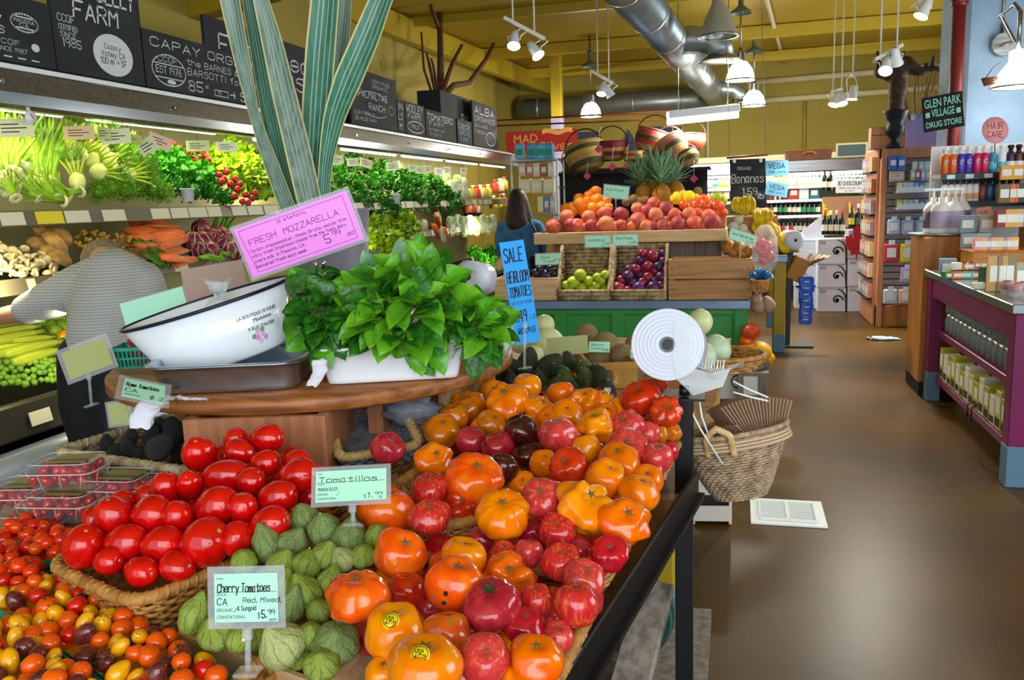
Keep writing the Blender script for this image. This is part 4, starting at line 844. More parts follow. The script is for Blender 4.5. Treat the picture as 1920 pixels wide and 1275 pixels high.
card('mint price card reading Tomatillos before the small wicker tray', (602, 876), (750, 868), (583, 952), 1.36, pr('Tomatillos', 'mexico', '', '1.', '99')+[('lb', .9, .05, .08, None, .13)], m_mint, Db=1.34, holder=((660, 948), (662, 985)), rule=True)
card('leaning mint price card reading Roma Tomatoes by the cloth', (168, 692), (268, 712), (214, 746), 1.62, [('Roma Tomatoes', .06, .6, .2, .8, .12), ('CA', .06, .3, .18, None, .12), ('$ 2.49', .65, .12, .16, None, .12), ('ORGANIC', .06, .12, .07, None, .12)], m_mint, Dr=1.66, Db=1.56)
card('blank mint card standing behind the enamel basin', (220, 570), (340, 536), (239, 626), 2.3, [], m_mint, mar=.02)
card('olive back of a price card turned away, left of pan', (108, 657), (203, 622), (128, 722), 2.2, [], m_olive, mar=.07, holder=((165, 700), (170, 760)))
card('small olive card back hanging under the round shelf edge', (193, 755), (238, 748), (204, 803), 2.0, [], m_olive, mar=.06)
card('tan blank board standing behind the enamel basin', (340, 506), (456, 486), (352, 585), 2.3, [], m_tan, sleeve=False, name='tan_board')
card('pale card edge-on reading 2.99 beside the blue sale card', (944, 594), (965, 582), (945, 668), 2.2, [('2.99', .1, .25, .12, .8, .14)], m_mint, Dr=2.5)
card('olive back of a card over the melons', (1020, 634), (1098, 628), (1026, 668), 2.85, [], m_olive, mar=.01, holder=((1060, 660), (1060, 700)))
card('small mint card with fine print over the cantaloupes', (1103, 640), (1142, 641), (1104, 660), 3.3, [('Melons', .1, .6, .22, .6, .12), ('Cantaloupe CA', .1, .3, .14, .6, .12), ('1.99', .65, .1, .22, None, .12)], m_mint, mar=.0)
card('mint card leaning on the right-hand cantaloupe', (1182, 655), (1200, 653), (1184, 680), 3.2, [('Organic', .1, .6, .18, .8, .12), ('Honeydew', .1, .2, .18, .8, .12)], m_mint, mar=.0)
# cloths
def cloth(label, pts, D, seed, sc=.03):
    rn_ = random.Random(seed); o = P(*pts[0], D=D); t = thing('cloth', label, 'cloth', o); mb = MB(); q = [P(*p, D=D-.02)-o for p in pts]; n = len(q)-1
    def fn(u, v):
        i = min(int(v*n), n-1); p = lerp(q[i], q[i+1], v*n-i); wd = sc*(1-.35*v); a = u*2*PI
        return p+RT*math.cos(a)*wd*(1+.3*noise.noise(V((u*5, v*4, seed))))-FW*math.sin(a)*wd*.5*(1+.5*noise.noise(V((u*6, v*5, seed+9))))+UP*.006*noise.noise(V((u*7, v*6, 1)))
    mb.grid(22, 14, fn); mb.obj('fabric', m_cloth, t)
cloth('white cloth hanging off the left edge of round shelf', [(300, 745), (285, 758), (268, 775), (262, 803)], 1.72, 1, .032)
cloth('white cloth bunched against the left end of loaf dish', [(600, 675), (600, 695), (592, 712), (583, 724)], 1.86, 2, .018)
cloth('white cloth tucked under the steel pan', [(330, 744), (355, 748), (380, 748)], 1.82, 3, .02)
# pint baskets behind the basin
def pint(label, px, py, D, m, s_=.105, h=.07, rz=0, loc=None, group=None, name='pint_basket', slats=9):
    o = loc or P(px, py, D=D); t = thing(name, label, 'basket', o, rz, group); mb = MB(); tp = s_/2; bt = tp*.82
    for sx, sy in ((1, 0), (-1, 0), (0, 1), (0, -1)):
        for k in range(slats):
            f = (k+.5)/slats*2-1; a = V((sx*bt+f*bt*abs(sy), sy*bt+f*bt*abs(sx), 0)); b = V((sx*tp+f*tp*abs(sy), sy*tp+f*tp*abs(sx), h)); mb.bar(a, b, .004, .002, up=(sx, sy, 0))
        for z in (.0, .33, .66):
            q = lerp(bt, tp, z); a = V((sx*q-sy*q, sy*q+sx*q, z*h)); b = V((sx*q+sy*q, sy*q-sx*q, z*h)); mb.bar(a, b, .002, .005)
    mb.obj('lattice', m, t)
    rm = MB()
    for sx, sy in ((1, 0), (-1, 0), (0, 1), (0, -1)): rm.bar(V((sx*tp-sy*tp, sy*tp+sx*tp, h)), V((sx*tp+sy*tp, sy*tp-sx*tp, h)), .005, .009)
    rm.obj('rim', m, t); MB().box((0, 0, .002), (bt*2, bt*2, .003)).obj('base', m, t); return t
m_teal = mat('teal_plastic', '#0f8f78', .35); m_redp = mat('red_plastic', '#c21f3c', .3, alpha=.85)
pint('teal plastic pint basket behind the enamel basin', 262, 700, 2.28, m_teal, .1, .075, 20)
pint('red plastic pint basket just behind the enamel basin', 292, 682, 2.36, m_redp, .1, .075, 20)

# CHERRY TOMATOES IN PINT BASKETS
rn = random.Random(21)
c_o = MB().ball((0, 0, 0), 1, 16, 10, lambda p, th, ph: V((p.x, p.y, p.z*.93-.1*math.exp(-(th/.3)**2)))).mesh('cherry_tomato')
c_e = MB().ball((0, 0, 0), 1, 16, 10, lambda p, th, ph: V((p.x*.82, p.y*.82, p.z*1.25))).mesh('cherry_tomato')
c_p = MB().ball((0, 0, 0), 1, 16, 10, lambda p, th, ph: V((p.x*(.88-.25*max(p.z, 0)), p.y*(.88-.25*max(p.z, 0)), p.z*1.25))).mesh('cherry_tomato')
calx = MB()
for k in range(5):
    a = k*2*PI/5; calx.grid(1, 3, lambda u, v, a=a: V((v*.55*math.cos(a)-(u-.5)*.16*(1-v)*math.sin(a), v*.55*math.sin(a)+(u-.5)*.16*(1-v)*math.cos(a), .04+.10*v)))
calx.tube([(0, 0, 0), (.05, 0, .25), (.15, .05, .4)], .04, 5); calx = calx.mesh('calyx')
GC = dict(rough=.14, coat=.4, spec=.55)
mc = {'orange': mat('cherry_orange', '#f05a06', var=.1, **GC), 'red': mat('cherry_red', '#d61a08', var=.1, **GC), 'yellow': mat('cherry_yellow', '#f0a808', var=.08, **GC), 'purple': mat('cherry_purple', '#5c1e26', noise_=(1.2, '#7d3a2a', .4, .7), var=.12, **GC), 'red-orange': mat('cherry_red_orange', '#ea3806', var=.1, **GC)}
m_green = mat('green_plastic', '#14946c', .35)
ux = (P(252, 1150, Z=.9)-P(84, 1060, Z=.9)); ux.z = 0; ux.normalize(); uy = V((-ux.y, ux.x, 0)); ang = math.degrees(math.atan2(ux.y, ux.x))
# baskets stand side by side on a lattice that follows the plum tomato tray
a0 = P(84, 1062, Z=.9); ci = M_CRATE.inverted(); cellp = []
def to_px(p): d = V(p)-EYE; z = d.dot(FW); return 960+F*d.dot(RT)/z, 637.5-F*d.dot(UP)/z
for i_ in range(-5, 7):
    for j_ in range(-6, 4):
        o = V((a0.x, a0.y, .842))+ux*(i_*.111+.05)+uy*(j_*.111+.035); x_, y_ = to_px(o+V((0, 0, .08))); q = ci @ o
        if not (-60 < x_ < 640 and 985 < y_ < 1335): continue
        if j_ >= 0 and i_ >= 0: continue
        if -.062 < q.x < wl_cr+.06 and q.y > -.058: continue
        cellp.append((x_, y_, o))
bl = ordlabs(cellp, 4); left = 296
for (bx, by, o), wh in zip(cellp, bl):
    vis = sum(1 for u in (-40, 0, 40) for v in (-30, 10) if 0 < bx+u < 1920 and by+v < 1275)
    if not vis: continue
    mix_ = by > 1105 or bx > 160
    cs = ('yellow yellow orange purple red orange yellow' if mix_ else 'red-orange orange red-orange red').split(); wh2 = wh.replace(' in ', ', ')
    bq = pint('green plastic pint basket of %s cherry tomatoes, ' % ('mixed' if mix_ else 'red-orange')+wh, 0, 0, 0, m_green, .108, .062, ang, loc=o, group='green pint baskets of cherry tomatoes')
    got = []; n = min(left, 24 if vis > 3 else 14)
    for k in range(n):
        for tr in range(60):
            r = rn.uniform(.0125, .0172); x_, y_ = rn.uniform(-.046, .046), rn.uniform(-.046, .046); q = math.hypot(x_, y_)
            z_ = .070+.024*(1-(q/.06)**2)+rn.uniform(-.008, .006)
            if all((V((x_, y_, z_))-g_[0]).length > (r+g_[1])*.80 for g_ in got): break
        else: continue
        got.append((V((x_, y_, z_)), r))
    pts = []
    for v, r in got: p = o+ux*v.x+uy*v.y+V((0, 0, v.z)); pts.append((*to_px(p), p, r))
    left -= len(pts)
    for (x_, y_, p, r), tl in zip(pts, ordlabs(pts, 4) if pts else []):
        c_ = cs[rn.randrange(len(cs))]; me = c_e if c_ in ('yellow', 'purple') and rn.random() < .6 else c_p if c_ == 'yellow' else c_o
        ob = fruit('cherry_tomato', '%s cherry tomato %s; basket %s' % (c_, tl.replace(' in ', ', '), wh2), 'tomato', me, mc[c_], p, r, None, 'cherry tomatoes in the basket '+wh)
        if rn.random() < .4: q = mobj('calyx', calx, m_cal, ob); q.location = (0, 0, .85 if me is c_o else 1.1)
    MB().box((0, 0, .054), (.096, .096, .012)).obj('filling', mc[cs[0]], bq)['kind'] = 'stuff'

# clamshells of grape tomatoes
m_pet = mat('clear_clamshell', '#f2eef0', .08, alpha=.06, spec=.9); m_lab = mat('clamshell_label', '#8f8a55', .4, noise_=(20, '#b06a3a', .45, .6)); m_grape = mat('grape_red', '#b40c10', var=.12, **GC)
gm = MB().ball((0, 0, 0), 1, 12, 8, lambda p, th, ph: V((p.x*.8, p.y*.8, p.z*1.2))).mesh('grape_tomato')
m_lip = mat('clamshell_lip', '#e8e4e8', .1, alpha=.55, spec=.9)
def clam(label, px, py, z, rz, lid=True, name_='', n=30):
    o = P(px, py, Z=z); t = thing('clamshell', label, 'package', o, rz, 'clamshell packs'); w_, d_, h_ = .15, .11, .055
    tb_ = rrect(w_*.86, d_*.84, .018, 40); tt = rrect(w_, d_, .02, 40); lp = rrect(w_+.016, d_+.016, .022, 40); n_ = 40
    mb = MB(); vs = tb_+[p+V((0, 0, h_*.68)) for p in tt]+[p+V((0, 0, h_*.68)) for p in lp]; mb.add(vs, [tuple(reversed(range(n_)))]+[(j*n_+i, j*n_+(i+1) % n_, (j+1)*n_+(i+1) % n_, (j+1)*n_+i) for j in range(2) for i in range(n_)], False); mb.obj('tray', m_pet, t)
    mb = MB(); l2 = rrect(w_*.9, d_*.86, .018, 40); vs = [p+V((0, 0, h_*.7)) for p in lp]+[p+V((0, 0, h_*.7)) for p in tt]+[p+V((0, 0, h_)) for p in l2]; mb.add(vs, [(j*n_+i, j*n_+(i+1) % n_, (j+1)*n_+(i+1) % n_, (j+1)*n_+i) for j in range(2) for i in range(n_)]+[tuple(range(2*n_, 3*n_))]); ld = mb.obj('lid', m_pet, t)
    lb = MB().box((.012, 0, h_+.0006), (.085, .062, .0008)).obj('label', m_lab, ld); tx = MB()
    rectf(tx, -.03, -.02, .054, -.006, h_+.0015); tx.obj('label_band', mat('clamshell_band', '#2f6a3a', .4), lb)
    MB().tube([p+V((0, 0, h_*.69)) for p in lp], .0016, 5, True).obj('lip', m_lip, t); MB().tube([p+V((0, 0, h_)) for p in l2], .0012, 5, True).obj('lid_edge', m_lip, ld)
    for k in range(0, 40, 4): MB().tube([tb_[k], tt[k]+V((0, 0, h_*.68))], .0009, 4).obj('rib', m_lip, t)
    R_ = rot(0, 0, rz); gp_ = []
    for k in range(n):
        for tr in range(20):
            q = V((rn.uniform(-.058, .058), rn.uniform(-.04, .04), .014+.016*(k % 2)+rn.uniform(0, .006)))
            if all((q-g_).length > .018 for g_ in gp_): break
        gp_.append(q)
    gq = [(*to_px(o+R_ @ q), o+R_ @ q) for q in gp_]
    for (x_, y_, p), lb in zip(gq, ordlabs(gq, 3)): fruit('grape_tomato', 'red grape tomato, %s, in %s clamshell' % (lb.replace(' in ', ', '), name_), 'tomato', gm, m_grape, p, .0128, None, 'grape tomatoes in the %s clamshell' % name_)
bz = .90
clam('clear clamshell of grape tomatoes, topmost of the stack', 132, 905, bz+.075, 12, True, 'topmost')
clam('clear clamshell of grape tomatoes at the left end of stack', 52, 950, bz+.02, 12, True, 'leftmost')
clam('clear clamshell of grape tomatoes in the middle of stack', 128, 965, bz+.02, 8, True, 'middle')
clam('clear clamshell with colourful label behind the plum tomatoes', 225, 935, bz+.035, 5, True, 'labelled')
clam('clear clamshell with dark label half hidden by plum tomatoes', 290, 930, bz+.0, 2, True, 'half-hidden')
clam('clear clamshell at the bottom of the stack by green baskets', 70, 1000, bz-.045, 12, True, 'bottom')
t = thing('carton_support', 'low kraft carton under the clamshell stack', 'box', P(120, 985, Z=.842), 8); MB().box((-.02, .05, .012), (.38, .26, .02), b=.002).obj('panel', m_kraft, t)
# avocados
def avo(seed):
    off = V((seed*4.4, 0, 0)); return MB().ball((0, 0, 0), 1, 30, 20, lambda p, th, ph: V((p.x*(.80-.22*p.z), p.y*(.80-.22*p.z), p.z*1.08))*(1+.04*noise.noise(p+off))).mesh('avocado')
AV = [avo(k) for k in range(3)]
m_avo = mat('avocado_skin', '#3a4526', .5, noise_=(3, '#22281c', .4, .7), bump=(22, .7), var=.2); m_avog = mat('avocado_green', '#4a5c22', .42, noise_=(3, '#333f1a', .4, .7), bump=(22, .6), var=.15); m_avod = mat('avocado_black', '#2c3034', .45, noise_=(3, '#3c3a32', .4, .7), bump=(22, .7), var=.2)
AL = [(1033, 685, 27, 26, 0), (990, 678, 25, 22, 0), (962, 690, 22, 20, 0), (1063, 678, 20, 22, 0), (1092, 688, 20, 24, 1), (985, 702, 22, 20, 0), (1010, 715, 22, 22, 0), (1060, 715, 26, 22, 1), (1100, 712, 24, 22, 1), (1128, 715, 26, 24, 0), (958, 715, 20, 22, 0), (1135, 735, 27, 20, 0), (1040, 730, 24, 20, 0), (1075, 735, 24, 20, 0), (1100, 738, 20, 18, 0), (1020, 742, 20, 18, 0), (985, 730, 20, 18, 0), (945, 700, 18, 18, 0), (1050, 700, 22, 20, 0), (1118, 698, 20, 18, 0)]
AQ = ordlabs(AL, 4)
for i, (px, py, rx, ry, c_) in enumerate(AL):
    p = P(px, py, Z=tab(py, [(675, 1.085), (700, 1.06), (740, 1.02)])); r = rx*dep(p)/F
    o = fruit('avocado', ('dark avocado with a small white sticker at the right end of heap' if i == 11 else 'dark green avocado behind heirloom tomatoes, '+AQ[i]), 'avocado', AV[i % 3], (m_avo, m_avog)[c_], p, (r, r, r*1.05), None, 'avocados behind the heirloom tomatoes')
    q = MB().ball((0, 0, 1.08), (.08, .08, .05), 8, 5).obj('stem_button', m_tip, o)
    if i == 11:
        bpy.context.view_layer.update(); iv = o.matrix_world.inverted(); dr = ray(1139, 731).normalized(); hit, lo, no, ix = o.ray_cast(iv @ EYE, (iv.to_3x3() @ dr).normalized())
        if hit: so = MB().box((0, 0, 0), (.018, .012, .001)).obj('sticker', m_paper, o); so.matrix_world = Matrix.Translation(o.matrix_world @ lo-dr*.001) @ (-dr).to_track_quat('Z', 'Y').to_matrix().to_4x4()
tray('oval wicker basket of avocados behind the heirloom tomatoes', P(945, 745, Z=.99)+V((0, 0, -.04)), P(1155, 742, Z=.99)+V((0, 0, -.04)), .28, .06, name='avocado_basket', r=.1, rows=6)
tray('pale seagrass basket of dark avocados left of the wooden box', P(108, 858, Z=.96)+V((0, 0, -.07)), P(345, 895, Z=.96)+V((0, 0, -.07)), .36, .085, name='seagrass_basket', r=.02, m=m_sea, mr=mat('pale_seagrass', '#cbbd9c', .75, noise_=(40, '#a8946c', .4, .6)), rim=.012, rows=6)
AB = [(302, 836, 28), (240, 838, 18), (215, 848, 18), (262, 856, 20), (325, 808, 26), (285, 815, 20), (335, 850, 18), (200, 830, 16), (245, 818, 16), (330, 870, 18), (275, 872, 18), (300, 800, 18)]
AQ2 = ordlabs(AB, 3)
for i, (px, py, rp_) in enumerate(AB):
    p = P(px, py, Z=tab(py, [(800, 1.02), (840, .99), (875, .94)])+(.02 if i == 0 else 0)); r = rp_*dep(p)/F; fruit('avocado', 'blackest round avocado on top in the seagrass basket' if i == 0 else 'dark avocado in the seagrass basket, '+AQ2[i], 'avocado', AV[i % 3], m_avod, p, (r, r, r*1.05), None, 'avocados in the seagrass basket')
# melons
ml = lambda seed, k: MB().ball((0, 0, 0), 1, 28, 18, lambda p, th, ph: V((p.x, p.y, p.z*k))*(1+.02*noise.noise(p*1.5+V((seed, 0, 0))))).mesh('melon')
MM = [ml(1, 1.0), ml(2, 1.06)]
m_hd = mat('honeydew_rind', '#d9dba0', .4, noise_=(2, '#c8d49a', .4, .7)); m_hg = mat('honeydew_green', '#c3d6b4', .4, noise_=(2, '#aec8a8', .4, .7)); m_ca = mat('cantaloupe_rind', '#b79a6c', .7, noise_=(14, '#8f7a4a', .45, .6), bump=(40, .8)); m_cas = mat('canary_rind', '#f0b414', .4, noise_=(3, '#e09a10', .4, .7))
for px, py, rp_, z, m, lb in [(1026, 648, 34, .93, m_hd, 'large yellow honeydew melon right of the blue sale card'), (1020, 610, 20, .95, m_hd, 'pale honeydew melon behind the blue sale card'), (1100, 627, 21, .96, m_ca, 'netted cantaloupe at the back before green table'), (1135, 650, 28, .93, m_ca, 'netted cantaloupe carrying the fine-print card'), (1168, 668, 24, .93, m_ca, 'netted cantaloupe left of the bag roll'), (1124, 675, 26, .91, m_ca, 'netted cantaloupe lowest in the wooden box'), (1190, 645, 18, .93, m_ca, 'cantaloupe half hidden behind the bag roll'), (1312, 604, 24, 1.0, m_hd, 'yellowish honeydew melon topping the heap behind bag roll'), (1342, 656, 28, .93, m_hg, 'pale green honeydew melon right of the bag roll'), (1318, 668, 25, .93, m_hg, 'green honeydew melon tucked behind the bag roll'), (1000, 668, 20, .92, m_hd, 'small yellow honeydew melon behind the avocados'), (1290, 655, 24, .92, m_hg, 'green honeydew melon hidden behind the bag roll'), (975, 640, 22, .92, m_hd, 'honeydew melon left behind the blue sale card')]:
    p = P(px, py, Z=z); r = rp_*dep(p)/F; fruit('melon', lb, 'melon', MM[len(lb) % 2], m, p, r, None, 'melons on the front stand')
a = P(1105, 712, Z=.88); b = P(1192, 708, Z=.88); M = frame((a.x, a.y, .842), b-a, V((0, 0, 1)).cross(b-a), V((0, 0, 1))); wl = (b-a).length
t = thing('melon_crate', 'ochre wooden crate of cantaloupes behind the avocados', 'crate', M=M); m_och = mat('ochre_wood', '#b88a35', .55, wood=((4, 40, 40), '#9a6e22'))
MB().box((wl/2, 0, .05), (wl, .015, .1), b=.002).obj('front_slat', m_och, t); MB().box((0, .3, .05), (.015, .6, .1), b=.002).obj('side_slat', m_och, t); MB().box((wl, .3, .05), (.015, .6, .1), b=.002).obj('side_slat', m_och, t); MB().box((wl/2, .6, .05), (wl, .015, .1)).obj('back_slat', m_och, t)
o = P(1320, 690, Z=.845); t = thing('round_basket', 'round wicker basket holding the green honeydew melons', 'basket', o); weave(t, oval(.24, .17, 64), .06, rows=5, rim=.01)

# bag roll on the post
rc = P(1256, 648, D=1.93); axis = (-FW*.93+RT*-.28+V((0, 0, .05))).normalized()
t = thing('bag_roll', 'large white roll of produce bags on the black post', 'roll', M=Matrix.Translation(rc) @ axis.to_track_quat('Z', 'Y').to_matrix().to_4x4())
R_ = 66*1.93/F; m_film = mat('white_film', '#d4dbea', .35, coat=.15)
pf = [(.018, .055)]; k = 0
for k in range(14): r = lerp(.02, R_, (k+1)/14); pf += [(r-.0012, .055+.0006*(k % 2)), (r, .0546+.0005*((k+1) % 2))]
MB().lathe(pf+[(R_, .05), (R_, -.06), (.018, -.06)], 56).obj('film_roll', m_film, t)
MB().lathe([(.018, .056), (.018, -.06), (.012, -.06), (.012, .056), (.018, .056)], 24).obj('core', mat('grey_core', '#6f7a80', .7), t); MB().lathe([(.011, .05), (.001, .05)], 16).obj('spindle', m_black, t)
t2 = thing('bag_dispenser', 'clear acrylic bracket cradling the white bag roll', 'bracket', M=Matrix.Translation(rc) @ axis.to_track_quat('Z', 'Y').to_matrix().to_4x4())
iv = t2.matrix_world.inverted(); px2 = lambda x, y, d: iv @ P(x, y, D=d)
def sheet(pts, D0, D1, name, par, m, th=.003):
    for D_ in (D0, D1):
        q = [px2(x, y, D_) for x, y in pts]; n = len(q); nz = (iv.to_3x3() @ FW)*th; MB().add(q+[p+nz for p in q], [tuple(range(n)), tuple(reversed(range(n, 2*n)))]+[(i, n+i, n+(i+1) % n, (i+1) % n) for i in range(n)]).obj(name, m, par)
sheet([(1266, 604), (1284, 622), (1310, 650), (1300, 690), (1335, 700), (1370, 690), (1355, 725), (1300, 742), (1270, 712), (1262, 672)], 1.86, 2.06, 'side_plate', t2, m_clear)
q0 = [(1196, 690), (1230, 708), (1270, 716), (1300, 738), (1345, 728), (1380, 692)]
mb = MB()
for i in range(len(q0)-1): mb.add([px2(*q0[i], 1.86), px2(*q0[i+1], 1.86), px2(*q0[i+1], 2.06), px2(*q0[i], 2.06)], [(0, 1, 2, 3)])
mb.obj('cradle', m_clear, t2); MB().tube([px2(1283, 742, 1.96), px2(1283, 722, 1.96)], .012, 10).obj('mount', m_black, t2)
rc2 = P(892, 520, D=2.9); t = thing('bag_roll', 'white bag roll half hidden behind the basil leaves', 'roll', M=Matrix.Translation(rc2) @ (-FW*.85-RT*.5).normalized().to_track_quat('Z', 'Y').to_matrix().to_4x4()); r = 30*2.9/F
MB().lathe([(.013, .05), (r*.5, .0505), (r, .05), (r, -.05), (.013, -.05)], 40).obj('film_roll', m_film, t); MB().lathe([(.014, .052), (.001, .05)], 16).obj('core', m_black, t)
t = thing('roll_stand', 'thin black stand under the bag roll behind the basil', 'post', (rc2.x, rc2.y, DECK)); MB().box((0, 0, (rc2.z-r-DECK)/2), (.03, .03, rc2.z-r-DECK), b=.003).obj('upright', m_black, t); MB().box((0, 0, .006), (.12, .12, .012)).obj('base_plate', m_black, t)
# loose bag end and twist ties
t = thing('bag_tail', 'loose white bag end hanging from the roll', 'bag', P(1340, 700, D=1.95)); o = P(1340, 700, D=1.95); mb = MB()
qs = [(1310, 690), (1340, 710), (1365, 690), (1395, 682)]
mb.grid(10, 12, lambda u, v: (lambda i, f: lerp(P(*qs[i], D=1.92+.12*u), P(*qs[min(i+1, 3)], D=1.92+.12*u), f))(min(int(v*3), 2), v*3-min(int(v*3), 2))+UP*.006*math.sin(u*9+v*7)-o); mb.obj('film', m_film, t)
t = thing('twist_ties', 'bundle of white twist ties in the acrylic bracket', 'ties', P(1328, 692, D=1.95)); 
for k in range(16): x = (k-8)*.0045; MB().tube([V((x, 0, -.02)), V((x+.004, -.004, .0)), V((x+.002+.004*(k % 3), .004, .022))], .0016, 5).obj('tie', m_paper, t)
# hanging basket of paper bags
hb = P(1398, 842, D=2.12); t = thing('hanging_basket', 'grey-brown wicker basket of paper bags hanging off the black post', 'basket', M=Matrix.Translation(P(1390, 930, D=2.12)) @ Euler((rad(-8), rad(-8), rad(15))).to_matrix().to_4x4())
m_wb = mat('aged_wicker', '#b89c7c', .65, noise_=(35, '#75604a', .4, .7)); weave(t, oval(.14, .115, 120), .172, .42, 24, .007, m_wb, str_=.0025)
for k in range(3): MB().tube([p*lerp(1.0, 1.03, k/2)+V((0, 0, .157-.008*k)) for p in oval(.141, .116, 48)], .004, 6, True).obj('rim_band', mat('pale_band', '#c4a886', .6), t)
hd = [V((-.082, -.09, .13)), V((-.085, -.115, .18)), V((-.06, -.125, .2)), V((-.03, -.128, .18)), V((-.025, -.115, .125))]
pts = []; K = 30
for k in range(K+1):
    f = k/K*4; i = min(int(f), 3); pts.append(lerp(hd[i], hd[i+1], f-i))
MB().tube(pts, [.0075+.0015*(k % 2) for k in range(K+1)], 8).obj('handle', m_wickp, t)
for (x0, y0), (x1, y1) in (((1280, 740), (1355, 870)), ((1310, 745), (1330, 820)), ((1375, 715), (1440, 745)), ((1375, 735), (1440, 752))):
    iv2 = t.matrix_world.inverted(); MB().tube([iv2 @ P(x0, y0, D=1.99), iv2 @ P((x0+x1)/2-4, (y0+y1)/2, D=1.99), iv2 @ P(x1, y1, D=2.0)], .0024, 6).obj('cable_tie', m_white, t)
# kraft paper bags fanned in the basket
m_bag = mat('kraft_bag', '#a98b70', .8, noise_=(12, '#99795c', .4, .6), var=.12)
for k in range(30):
    if k < 10: g_ = k/9; px, py, an, w_, h_, hd_ = lerp(1385, 1425, g_), lerp(836, 840, g_), lerp(-64, -50, g_), .09, .10, FW; D_ = lerp(2.15, 2.09, g_)
    else: g_ = (k-10)/19; px, py, an, w_, h_, hd_ = lerp(1400, 1438, g_), lerp(846, 842, g_), lerp(-38, 16, g_), .085, .14, FW*.85-RT*.3; D_ = 2.13
    o = P(px, py, D=D_); up_ = (UP*math.cos(rad(an))+RT*math.sin(rad(an)))
    M = frame(o, (hd_-up_*hd_.dot(up_)), up_); tb = thing('paper_bag', 'folded kraft paper bag in the hanging basket, %s' % ((ORD[k]+' in the low left stack') if k < 10 else (ORD[k-10]+' in the upright fan')), 'bag', M=M, group='paper bags in the hanging basket')
    MB().box((0, h_*.42, 0), (w_, h_*1.1, .0032), b=.0006).obj('folded_sheet', m_bag, tb); MB().box((.0, h_*.97-.004, .0022), (w_*.96, .003, .001)).obj('top_fold', m_bag, tb)
# floor vent, crate and melon under the stand
va = (P(1410, 935, Z=0)+P(1408, 980, Z=0)+P(1540, 945, Z=0)+P(1548, 993, Z=0))/4
t = thing('floor_vent', 'white louvred vent cover set in the brown floor', 'vent', (va.x, va.y, 0))
m_vent = mat('vent_enamel', '#e8eeee', .45); MB().box((0, 0, .004), (.345, .345, .008), b=.002).obj('plate', m_vent, t)
for s_ in (-1, 1):
    f = MB(); x = s_*.066; 
    for a, b in (((x-.062, -.12), (x+.062, -.12)), ((x-.062, .12), (x+.062, .12)), ((x-.062, -.12), (x-.062, .12)), ((x+.062, -.12), (x+.062, .12))): f.bar((*a, .012), (*b, .012), .008, .01)
    f.obj('grille_frame', m_vent, t); MB().box((x, 0, .0085), (.12, .235, .001)).obj('grille_back', mat('vent_shade', '#51707c', .6), t)
    for k in range(11): MB().box((x, -.105+k*.021, .013), (.115, .008, .004), rot(25)).obj('louvre', m_vent, t)
cp = P(1328, 985, Z=0); t = thing('white_crate', 'white slatted box standing under the hanging basket', 'crate', (cp.x, cp.y+.12, 0), 8); m_wc = mat('white_crate_paint', '#d8cfc4', .6)
for z in (.06, .19, .31): MB().box((0, -.12, z), (.18, .014, .075), b=.002).obj('slat', m_wc, t)
for s_ in (-1, 1): MB().box((s_*.085, 0, .18), (.014, .24, .35), b=.002).obj('end_panel', m_wc, t)
MB().box((0, .0, .17), (.15, .2, .3)).obj('gap_dark', m_black, t)  # darkness of the slat gaps put in as a black box
wc = P(1190, 1150, D=2.35); t = thing('watermelon', 'dark green watermelon on the slats beneath the tomato stand', 'melon', wc); MB().ball((0, 0, 0), (.11, .11, .12), 28, 18).obj('rind', mat('watermelon_rind', '#0f4a44', .4, lobes=(14, '#2f7a5a', .2), noise_=(8, '#0a332c', .4, .6)), t)
MB().tube([(0, 0, .11), (.01, 0, .135)], .008, 6).obj('stem', m_gst, t)
t = thing('slat_rack', 'weathered wooden slat rack under the tomato stand', 'rack', (0, 0, 0))
for (a, b) in (((1232, 1095), (1180, 1290)), ((1150, 1250), (1110, 1300))): MB().bar(P(*a, D=2.2), P(*b, D=2.0), .035, .09, up=(1, 0, 0), bev=.003).obj('slat', m_weath, t)
MB().box((wc.x, wc.y+.1, wc.z-.16), (.4, .5, .03)).obj('shelf_board', m_weath, t)
for s_ in (-.15, .15): MB().box((wc.x+s_, wc.y+.2, (wc.z-.17)/2), (.05, .05, wc.z-.17)).obj('leg', m_weath, t)

# REFRIGERATED PRODUCE CASE ON THE LEFT
CX = -3.3; Y0C, Y1C = 1.2, 12.75; yc, yl = (Y0C+Y1C)/2, Y1C-Y0C
m_casew = mat('case_cream', '#8f8658', .5); m_caseb = mat('case_black', '#15140f', .45); m_rail = mat('price_rail', '#6d654e', .4)
t = thing('produce_case', 'long steel refrigerated produce case along the left wall', 'display case', (0, yc, 0))
MB().box((-4.12, 0, 1.2), (.06, yl, 2.4)).obj('back_panel', m_casew, t)
cv = MB(); prof = [(-4.1, 2.28), (-3.34, 2.28), (-3.27, 2.23), (-3.25, 2.13), (-3.3, 2.06), (-3.36, 2.06), (-4.1, 2.2)]
cv.add([V((x, s_*yl/2, z)) for s_ in (-1, 1) for x, z in prof], [tuple(range(7)), tuple(reversed(range(7, 14)))]+[(i, 7+i, 7+(i+1) % 7, (i+1) % 7) for i in range(7)]); cv.obj('canopy', m_steel, t)
MB().box((-3.262, 0, 2.245), (.02, yl, .022)).obj('canopy_trim', m_white, t); MB().box((-3.247, 0, 2.10), (.008, yl, .055)).obj('canopy_band', mat('polished_band', '#b9c3cc', .15, 1.0), t)
for k in range(9): MB().cyl((-3.25, -yl/2+.8+k*1.25, 2.17), (-3.238, -yl/2+.8+k*1.25, 2.17), .012, n=10).obj('bolt', m_chrome, t)
